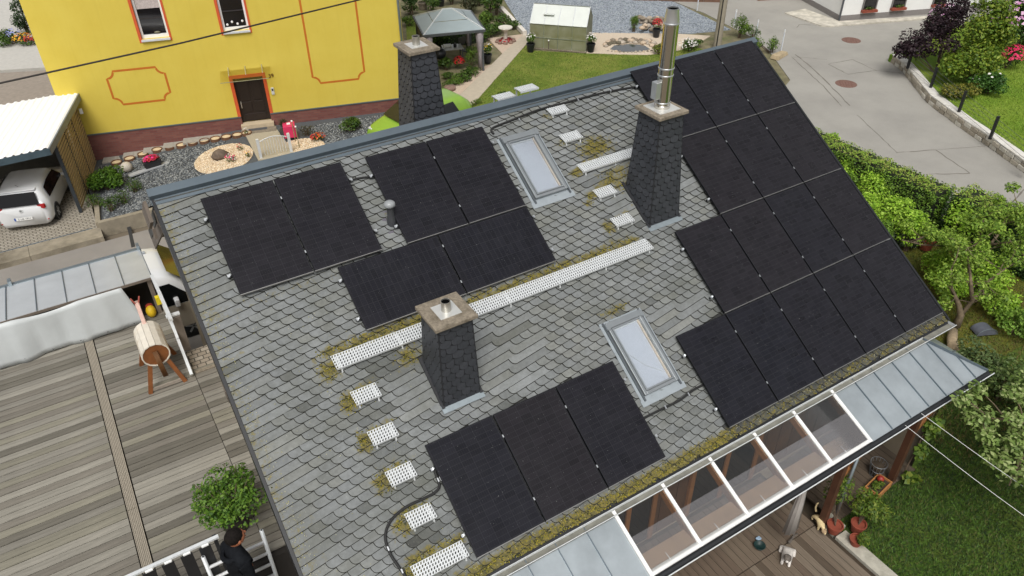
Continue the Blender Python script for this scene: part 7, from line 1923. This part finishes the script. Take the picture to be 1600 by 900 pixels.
def rock(parent, c, s, m, nm='rock'):
    rings_ = []
    for z, r in ((0, 0.8), (0.35, 1.0), (0.7, 0.75), (0.95, 0.25)): rings_.append([(c[0] + math.cos(a) * r * s * rg.uniform(0.8, 1.2), c[1] + math.sin(a) * r * s * rg.uniform(0.7, 1.1), c[2] + z * s * 0.9) for a in [2 * math.pi * k / 7 for k in range(7)]])
    MB().loft(rings_).build(nm, m, parent, smooth=True)
for k in range(46):
    px = 945 + (k * 79 / 45); py = 67 + 3.0 * math.sin(k * 1.7) - 2.5 * math.sin((px - 945) / 79 * math.pi) + (3 if k < 5 or k > 40 else 0)
    p = at(px, py, 0.01) - base; rock(rk, (p.x, p.y, 0), rg.uniform(0.08, 0.17), RK[rg.randrange(4)])
for k in range(12):
    p = at(950 + k * 6.2, 79.5 + 2.2 * math.sin(k / 11 * math.pi), 0.01) - base; rock(rk, (p.x, p.y, 0), rg.uniform(0.05, 0.10), RK[rg.randrange(4)])
rk2 = thing('stone_pile', 'pile of stones behind the red flower pot', 'stone pile', at(1020, 45, 0)); base = at(1020, 45, 0)
for k in range(36):
    p = at(rg.uniform(998, 1046), rg.uniform(34, 52), 0.01) - base; rock(rk2, (p.x, p.y, rg.uniform(0, 0.25)), rg.uniform(0.12, 0.22), RK[rg.choice((0, 2, 1))])
# utility pole, stakes
t = thing('utility_pole', 'grey concrete utility pole beyond the ridge', 'pole', at(1120, 74, 0))
MB().tube([(0, 0, 0), (0, 0, 9.0)], [0.19, 0.13], 10).build('mast', M('pole_concrete', '#8f8778', 0.9, 0, 0.12, 3), t, auto=60); MB().tube([(-0.16, -0.12, 0), (-0.13, -0.09, 9)], 0.025, 6).build('cable_duct', BLACK, t)
for k, (px, py, h) in enumerate(((1089, 17, 0.9), (1147, 40, 0.8), (1180, 60, 0.9), (1220, 80, 1.0))):
    t = thing('marker_stake', 'thin pale marker stake at the roadside, %s from the utility pole' % ('nearest to the far side', 'first', 'second', 'third')[k], 'stake', at(px, py, 0), (0, 0, 0), 'roadside stakes'); MB().box((0, 0, h / 2), (0.06, 0.03, h)).build('stake', M('pale_stake', '#c9cdd2', 0.6), t); MB().box((0, -0.018, h - 0.08), (0.06, 0.004, 0.1)).build('reflector', WHITE, t)
t = thing('kerb_stone', 'loose weathered kerb stone at the end of the roadside strip', 'kerb stone', at(1218, 89, 0), (0, 0, math.radians(15))); MB().loft([[(-0.5, -0.2, 0), (0.55, -0.16, 0), (0.5, 0.2, 0), (-0.5, 0.22, 0)], [(-0.46, -0.16, 0.2), (0.45, -0.12, 0.16), (0.42, 0.16, 0.16), (-0.46, 0.18, 0.2)]]).build('block', M('tan_stone', '#a8977a', 0.9, 0, 0.2, 6), t, bev=0.02)
t = thing('timber_wall', 'low brown timber wall at the far end of the gravel court', 'wall', at(1062, 2, 0), (0, 0, math.radians(-38)))
for k in range(4): MB().span((-2.6 + k * 1.3, -0.05, 0.0), (-2.6 + k * 1.3 + 1.28, 0.05, 0.5)).build('panel', M('brown_timber', '#6b5142', 0.85, 0, 0.2, 6), t)

# ================================================================ white house at the junction
wc = at(1311, 33, 0.0); w1 = at(1450, 22, 0.0); wd = math.atan2(w1.y - wc.y, w1.x - wc.x)
wh = thing('white_house', 'white rendered house with a grey plinth at the street junction', 'house', wc, (0, 0, wd))
WR = M('white_render', (0.74, 0.74, 0.72), 0.85, 0, 0.03, 2, 0.15, 60); GPL = M('grey_plinth', '#807b78', 0.85, 0, 0.06)
MB().span((0.02, 0.02, 0.27), (16, 9, 7)).build('wall', WR, wh); MB().span((-0.01, -0.01, -0.1), (16.03, 9.0, 0.26)).build('plinth', GPL, wh)
MB().span((-2.4, 4.2, 0.55), (0.0, 9, 7)).build('side_wing', WR, wh); MB().span((-2.36, 4.25, -0.1), (0.0, 9, 0.54)).build('wing_base', M('brown_base', '#7a5647', 0.8, 0, 0.1), wh)
for k, x in enumerate((1.18, 2.83, 5.2)):
    w_ = MB().span((x, -0.02, 0.50), (x + 0.68, 0.015, 1.75)).build('window', WG, wh)
    for a, b in ((x - 0.06, x), (x + 0.68, x + 0.74)): MB().span((a, -0.05, 0.48), (b, 0.01, 1.8)).build('frame', M('grey_frame', '#6d6a68', 0.6), w_)
    MB().span((x - 0.08, -0.20, 0.37), (x + 0.76, 0.0, 0.49)).build('flower_box', TERRA, w_); leaves('flowers', [(x + 0.34, -0.1, 0.56, 0.30, 0.1, 0.10)], 60, 0.08, GRN, w_, 200 + k)
MB().tube([(-0.05, -0.05, 0), (-0.05, -0.05, 7)], 0.05, 8).build('downpipe', GF, wh)
MB().add([(-0.6, -0.6, 7), (16.6, -0.6, 7), (16.6, 9.6, 7), (-0.6, 9.6, 7), (-0.6, 4.5, 10), (16.6, 4.5, 10)], [(0, 1, 5, 4), (2, 3, 4, 5), (1, 2, 5), (3, 0, 4), (3, 2, 1, 0)]).build('roof', M('roof_red', '#7a4238'), wh)
fpts = [at(x, y, 0.05) for x, y in ((1226, 20), (1258, 14), (1311, 33), (1450, 25), (1450, 29), (1297, 41), (1283, 40))]
setting('forecourt', MB().prism([(p.x, p.y) for p in fpts], -0.1, 0.06), M('white_crazy_paving', '#bdb7aa', 0.9, 0, 0.25, 3, 0.5, 12, dirt='#8a8577'), 'pale crazy paving in front of the white house')

# ================================================================ stone wall, fence, side garden
sw = thing('stone_wall', 'low whitish stone wall along the street below the wire fence', 'wall', (15, 3, 0))
wp = [Vector((18.6, 8.1, 0)), Vector((18.0, 7.03, 0)), Vector((15.82, 4.30, 0)), Vector((14.77, 2.22, 0)), Vector((14.13, 0.72, 0)), Vector((13.28, -1.06, 0)), Vector((11.4, -5.0, 0))]
SWM = [M('wall_stone_a', '#b3ab9c', 0.9, 0, 0.2, 5, 0.5, 20), M('wall_stone_b', '#9c9384', 0.9, 0, 0.25, 5, 0.5, 20), M('wall_stone_c', '#c4bfb3', 0.9, 0, 0.15, 5, 0.5, 20)]
tot = 0
for a, b in zip(wp[:-1], wp[1:]):
    L = (b - a).length; d_ = (b - a) / L; n_ = Vector((d_.y, -d_.x, 0)) * -1
    m_ = max(1, int(L / 0.36))
    ang = math.atan2(d_.y, d_.x)
    for k in range(m_):
        for row in range(2):
            f = (k + 0.5 + 0.25 * row) / m_
            if f > 1: continue
            c = a + d_ * L * f + n_ * 0.16
            o = MB().box((0, 0, 0), (L / m_ * rg.uniform(0.86, 0.97), 0.34 + rg.uniform(-0.04, 0.05), 0.155), rot=Matrix.Rotation(rg.uniform(-0.05, 0.05), 3, 'Z')).build('stone', SWM[rg.randrange(3)], sw, bev=0.02)
            o.location = c - Vector((15, 3, 0)) + Vector((0, 0, 0.075 + row * 0.16)); o.rotation_euler = (0, 0, ang)
    q = max(1, int(L / 1.1))
    for k in range(q):
        c = a + d_ * L * (k + 0.5) / q + n_ * 0.18
        o = MB().box((0, 0, 0), (L / q * 0.985, 0.36, 0.06)).build('coping', M('white_coping', '#d0cdc6', 0.85, 0, 0.08, 4, dirt='#a39c8c'), sw, bev=0.012)
        o.location = c - Vector((15, 3, 0)) + Vector((0, 0, 0.345)); o.rotation_euler = (0, 0, ang)
side = [(18.6, 8.2), (18.2, 7.0), (16.02, 4.2), (14.97, 2.1), (14.33, 0.6), (13.48, -1.2), (11.7, -5.0), (14, -25), (60, -25), (60, 3), (30, 9.5)]
sheet('lawn', side, 0.30, LAWN_SIDE, 'bright green lawn behind the stone wall', 0.5)
o = grass_blades('grass', scatter([(16, 4), (14.4, .5), (13.5, -1), (18, -3), (26, 2), (26, 6), (19, 6)], 16000, 0.30, 44), 0.06, [M('sl_a', (0.11, 0.20, 0.016), 0.85, 0, 0.2), M('sl_b', (0.17, 0.26, 0.025), 0.85, 0, 0.2), M('sl_c', (0.21, 0.28, 0.04), 0.85, 0, 0.2)], 44, w=0.016); tag(o, 'bright grass behind the stone wall', 'grass', kind='stuff')
fe = thing('wire_fence', 'black post and wire fence on the stone wall', 'fence', (15, 3, 0.3))
posts = [at(1418, 106, 0.37), at(1454, 137, 0.37), at(1498, 175, 0.37), at(1547, 216, 0.37), at(1605, 266, 0.37)]
for p in posts: MB().box((p.x - 15, p.y - 3, 0.47), (0.09, 0.09, 0.86)).build('post', BLACK, fe)
for k in range(5):
    z = 0.16 + 0.16 * k
    for a, b in zip(posts[:-1], posts[1:]): MB().tube([(a.x - 15, a.y - 3, z), (b.x - 15, b.y - 3, z)], 0.006, 5).build('wire', GF, fe)
PUR = leafmats('purple_leaf', (0.012, 0.006, 0.009), (0.024, 0.012, 0.016), (0.045, 0.024, 0.03), 0.2)
YGR = leafmats('yellowgreen_leaf', (0.07, 0.13, 0.012), (0.13, 0.20, 0.018), (0.22, 0.27, 0.03))
VAR = leafmats('variegated_leaf', (0.07, 0.10, 0.015), (0.17, 0.17, 0.025), (0.30, 0.26, 0.05))
def gat(px, py): return at(px, py, 0.30)
shrub('bush', 'dark purple-leaved bush overhanging the wire fence', 'bush', gat(1462, 112), [(-0.2, 0.3, 1.3, 1.25, 1.2, 0.9), (-0.9, 0.6, 1.0, 0.9, 0.8, 0.6), (0.5, 0.6, 1.9, 1.1, 1.0, 0.8), (1.1, 0.8, 2.4, 0.9, 0.9, 0.6), (-1.3, 0.9, 0.9, 0.6, 0.6, 0.45)], 7500, 0.12, PUR, 211, 9)
shrub('bush', 'large yellow green bush in the middle of the side garden', 'bush', gat(1512, 128), [(0, 0, 1.0, 1.25, 1.1, 1.0), (0.4, 0.3, 2.0, 1.2, 1.1, 1.0), (-0.8, 0.1, 0.8, 0.8, 0.8, 0.7), (1.1, 0.2, 1.5, 0.9, 0.9, 0.8), (0.8, 0.5, 2.8, 0.8, 0.8, 0.6)], 9000, 0.13, YGR, 213, 9)
shrub('bush', 'yellow variegated low bush by the fence post', 'bush', gat(1494, 152), [(-0.25, 0, 0.32, 0.6, 0.5, 0.36), (0.45, -0.15, 0.30, 0.55, 0.5, 0.32)], 2200, 0.09, VAR, 215, 7)
s_ = shrub('bush', 'glossy green low bush with white buds on the side lawn', 'bush', gat(1540, 146), [(0, 0, 0.45, 0.75, 0.7, 0.5), (0.5, 0.1, 0.4, 0.5, 0.5, 0.4)], 2600, 0.11, leafmats('glossy', (0.025, 0.07, 0.010), (0.045, 0.115, 0.016), (0.08, 0.17, 0.025)), 217, 7); flowers(s_, (0, 0, 0.5), (0.7, 0.6, 0.45), 8, 0.14, WHI, 217)['kind'] = 'stuff'
PKR = [M('rhodo_pink', '#b57aa5', 0.6, 0, 0.2), M('rhodo_pale', '#c9a3bd', 0.6, 0, 0.15)]; HOT = [M('azalea', '#c92758', 0.6, 0, 0.2)]
s_ = shrub('rhododendron', 'tall rhododendron with pale pink blossom at the garden edge', 'bush', gat(1576, 100), [(0.2, 0.3, 1.3, 1.3, 1.1, 1.1), (0.5, 0.6, 2.3, 1.1, 1.0, 0.8)], 3600, 0.15, DKG, 219, 7); flowers(s_, (0.2, 0.2, 1.6), (1.35, 1.15, 1.5), 260, 0.20, PKR, 219)
s_ = shrub('azalea', 'crimson pink azalea beside the large green bush', 'bush', gat(1568, 106), [(0, -0.2, 0.5, 0.5, 0.45, 0.5)], 400, 0.10, DKG, 221, 5); flowers(s_, (0, -0.2, 0.55), (0.52, 0.47, 0.5), 240, 0.12, HOT, 221)
shrub('conifer', 'blue green conifer in the far corner of the side garden', 'conifer', gat(1602, 74), [(0.3, 0.3, 1.0, 0.9, 0.9, 1.0), (0.3, 0.3, 2.0, 0.7, 0.7, 0.8)], 2600, 0.12, leafmats('blueg', (0.02, 0.045, 0.02), (0.035, 0.07, 0.032), (0.06, 0.105, 0.05)), 223, 5)
s_ = shrub('rhododendron', 'purple flowering bush behind the dark purple bush', 'bush', gat(1466, 60), [(0, 0, 0.8, 0.7, 0.7, 0.7)], 900, 0.12, DKG, 225, 5); flowers(s_, (0, 0, 0.9), (0.7, 0.7, 0.7), 120, 0.16, PKR, 225)

# ================================================================ hedge and orchard right of the house
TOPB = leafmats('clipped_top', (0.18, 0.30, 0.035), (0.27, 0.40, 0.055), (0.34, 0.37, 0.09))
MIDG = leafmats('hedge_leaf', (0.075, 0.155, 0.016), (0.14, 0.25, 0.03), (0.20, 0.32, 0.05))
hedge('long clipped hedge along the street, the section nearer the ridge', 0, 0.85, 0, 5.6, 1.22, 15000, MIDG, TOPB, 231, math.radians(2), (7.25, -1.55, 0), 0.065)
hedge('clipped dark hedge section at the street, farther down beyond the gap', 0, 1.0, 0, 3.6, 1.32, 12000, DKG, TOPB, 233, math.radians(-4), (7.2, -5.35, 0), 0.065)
RASP = leafmats('raspberry_leaf', (0.16, 0.30, 0.02), (0.27, 0.45, 0.035), (0.38, 0.55, 0.07))
for k, (px, py, z, r, lab) in enumerate(((1295, 228, 0.8, 0.55, 'nearest the ridge'), (1328, 258, 0.85, 0.62, 'second from the ridge'), (1362, 290, 0.85, 0.62, 'third from the ridge'), (1400, 325, 0.85, 0.62, 'fourth from the ridge'), (1428, 352, 0.8, 0.6, 'fifth from the ridge'), (1352, 330, 0.7, 0.5, 'closest to the panels'))):
    p = at(px, py, z); shrub('raspberry_bush', 'light green leafy bush between hedge and panels, ' + lab, 'bush', (p.x, p.y, -0.05), [(0, 0, 0.62, r, r, 0.6), (0.15, 0.1, 0.95, r * 0.7, r * 0.7, 0.35)], 2100, 0.085, RASP, 240 + k, 8, 'light green bushes along the hedge')
for k, (px, py, z, r, ms, lab) in enumerate(((1320, 280, 0.5, 0.5, MIDG, 'dark green shrub beside the panel edge near the ridge'), (1372, 362, 0.5, 0.45, MIDG, 'dark green shrub beside the panel edge, half way down'), (1560, 395, 0.6, 0.8, DKG, 'dark green shrub in front of the second hedge'), (1412, 370, 0.3, 0.34, leafmats('lavender', (0.05, 0.085, 0.04), (0.09, 0.13, 0.065), (0.14, 0.18, 0.10)), 'grey green lavender clump next to the terracotta pot'), (1585, 380, 0.6, 0.7, RASP, 'light green shrub at the frame edge by the hedge'), (1490, 440, 0.6, 0.55, RASP, 'light green bush left of the spreading tree'), (1545, 430, 0.8, 0.6, RASP, 'light green bush right of the spreading tree trunk'), (1462, 410, 0.5, 0.5, RASP, 'light green bush beside the terracotta pot'), (1500, 345, 0.8, 0.6, RASP, 'light green bush in front of the hedge gap'), (1560, 470, 0.4, 0.6, RASP, 'light green ground shrub beyond the forked tree'), (1590, 500, 0.4, 0.6, MIDG, 'green ground shrub at the frame edge beyond the tub'), (1530, 560, 0.5, 0.6, leafmats('greygreen', (0.06, 0.10, 0.03), (0.10, 0.15, 0.05), (0.16, 0.20, 0.08)), 'grey green shrub below the forked tree'), (1575, 590, 0.6, 0.65, leafmats('greygreen2', (0.05, 0.09, 0.02), (0.09, 0.14, 0.035), (0.15, 0.20, 0.06)), 'grey green shrub at the frame edge beyond the zinc corner'))):
    p = at(px, py, z); shrub('shrub', lab, 'shrub', (p.x, p.y, -0.05), [(0, 0, z, r, r, z + 0.05), (0.2, -0.15, z * 0.8, r * 0.7, r * 0.7, z * 0.7)], 1500, 0.085, ms, 260 + k, 6)
def fruit_tree(label, base, limbs, clusters, n, size, mats, seed, r0=0.11, name='fruit_tree'):
    """limbs: polylines in local coords; clusters: leaf blobs near the tips"""
    t = thing(name, label, 'tree', base)
    rg_ = random.Random(seed); mb = MB(); tips = []
    for L in limbs:
        k = len(L); rr_ = [max(0.012, r0 * (1 - 0.85 * i / (k - 1)) * (1.0 if Vector(L[0]).length < 0.1 else 0.55)) for i in range(k)]
        mb.tube(L, rr_, 7)
        for i in range(1, k):
            a = Vector(L[i - 1]); b = Vector(L[i]); d_ = b - a
            for q in range(3):
                s = a.lerp(b, rg_.uniform(0.3, 1)); v = Vector((rg_.uniform(-1, 1), rg_.uniform(-1, 1), rg_.uniform(-0.1, 0.9))).normalized() * rg_.uniform(0.35, 0.8)
                if i == 1 and Vector(L[0]).length < 0.1: continue
                m_ = s + v * 0.5 + Vector((rg_.uniform(-.06, .06), rg_.uniform(-.06, .06), rg_.uniform(-.04, .08)))
                mb.tube([s, m_, s + v], [0.016, 0.011, 0.004], 5); tips.append(s + v)
    mb.build('trunk', M('fruit_bark', '#6d5f4c', 0.95, 0, 0.35, 9, 0.6, 25), t, smooth=True)
    blobs = [(p.x, p.y, p.z, 0.20, 0.20, 0.15) for p in tips] + list(clusters)
    leaves('crown', blobs, n, size, mats, t, seed, clump=False, shell=0.2)
    return t
APP = leafmats('apple_leaf', (0.11, 0.20, 0.02), (0.19, 0.30, 0.035), (0.28, 0.39, 0.06)); APG = leafmats('apple_grey', (0.12, 0.19, 0.04), (0.21, 0.29, 0.08), (0.34, 0.40, 0.16))
b1 = at(1494, 508, 0)
fruit_tree('gnarled fruit tree forking low beyond the canopy corner', (b1.x, b1.y, -0.05), [[(0, 0, 0), (0.05, 0.02, 0.35), (-0.05, 0.12, 0.65), (-0.25, 0.35, 1.1), (-0.3, 0.5, 1.6)], [(0.05, 0.02, 0.3), (0.35, 0.0, 0.75), (0.8, 0.05, 1.05), (1.4, 0.0, 1.3), (2.0, -0.1, 1.5)], [(0.3, 0.0, 0.7), (0.55, 0.4, 1.2), (0.7, 0.8, 1.7)]], [(-0.2, 0.5, 1.5, 0.35, 0.35, 0.3), (0.7, 0.7, 1.6, 0.4, 0.4, 0.3), (1.7, 0, 1.5, 0.4, 0.4, 0.25)], 3000, 0.085, APP, 301)
b2 = at(1520, 450, 0)
fruit_tree('spreading fruit tree with bare crooked branches beside the panels', (b2.x, b2.y, -0.05), [[(0, 0, 0), (0.05, 0.1, 0.5), (0.0, 0.2, 1.0), (0.05, 0.35, 1.5), (0.15, 0.5, 2.0)], [(0, 0.15, 0.8), (-0.5, 0.4, 1.2), (-1.0, 0.75, 1.35), (-1.6, 0.9, 1.5), (-2.0, 1.25, 1.6)], [(0, 0.15, 0.9), (0.6, 0.2, 1.4), (1.2, 0.4, 1.7), (1.9, 0.4, 1.8)], [(-0.5, 0.4, 1.2), (-0.8, 0.1, 1.6), (-1.3, 0.0, 1.8)], [(0.3, 0.2, 1.2), (0.5, -0.4, 1.6), (0.9, -0.9, 1.8)]], [(0.1, 0.5, 1.9, 0.5, 0.5, 0.4), (-0.9, 0.6, 1.5, 0.4, 0.35, 0.25), (1.3, 0.4, 1.8, 0.5, 0.45, 0.3), (0.7, -0.6, 1.7, 0.4, 0.4, 0.3)], 8000, 0.085, APP, 303, 0.085)
b3 = Vector((0.9, -9.2, -0.06))
fruit_tree('fruit tree with grey green leaves reaching over the clothes lines', b3, [[(0, 0, 0), (0, 0.05, 0.7), (-0.1, 0.2, 1.3), (-0.3, 0.6, 1.9), (-0.4, 1.0, 2.3)], [(0, 0.05, 0.9), (-0.6, 0.1, 1.4), (-1.4, 0.3, 1.8), (-2.3, 0.55, 2.0), (-2.9, 0.35, 2.0)], [(0, 0.1, 1.1), (-0.7, 0.6, 1.7), (-1.3, 1.1, 2.0), (-1.9, 1.5, 2.05)], [(0, 0, 1.0), (0.5, 0.5, 1.6), (0.9, 1.2, 2.0)], [(-0.1, 0.2, 1.2), (-0.5, -0.3, 1.7), (-1.3, -0.4, 2.0), (-2.2, -0.35, 2.1)]],
           [(-1.9, 1.5, 2.05, 0.35, 0.3, 0.22), (-2.4, 0.5, 2.0, 0.45, 0.35, 0.22), (-0.5, 1.3, 2.2, 0.6, 0.5, 0.3), (0.4, 1.0, 2.0, 0.6, 0.55, 0.35), (-1.2, 0.3, 2.0, 0.5, 0.45, 0.3), (-2.2, -0.3, 2.1, 0.4, 0.35, 0.25), (-1.0, 0.9, 1.7, 0.4, 0.4, 0.25)], 9000, 0.095, APG, 305, 0.12)
# pot, tub, log
t = thing('garden_pot', 'terracotta bucket pot on the ground between the bushes', 'pot', at(1445, 388, 0)); pot(t, (0, 0, 0), 0.22, 0.38); 
t = thing('wheelbarrow_tub', 'upturned grey tub lying on the ground under the trees', 'tub', at(1536, 518, 0), (0, 0, math.radians(-25)))
t.scale = (0.75, 0.6, 0.7)
mb = MB(); pr = []
for k in range(13):
    a = math.pi * k / 12; pr.append((math.cos(a) * 0.34, math.sin(a) * 0.26))
mb.loft([[(x, -0.25, z) for x, z in pr], [(x * 0.92, 0.28, z * 0.9) for x, z in pr]]); mb.build('shell', M('grey_plastic', '#5a5d66', 0.5), t, auto=50); MB().tube([(math.cos(math.pi * k / 12) * 0.36, -0.26, math.sin(math.pi * k / 12) * 0.28) for k in range(13)], 0.014, 6).build('rim', ZINC, t)
t = thing('tree_log', 'pale weathered log lying beside the forked tree', 'log', at(1488, 533, 0.1), (0, 0, math.radians(35))); MB().tube([(-0.42, 0, 0.02), (0, 0.02, 0.05), (0.4, -0.02, 0.02)], [0.13, 0.12, 0.11], 10).build('log', M('log_wood', '#9c8a70', 0.95, 0, 0.3, 10, 0.6, 20), t, smooth=True)
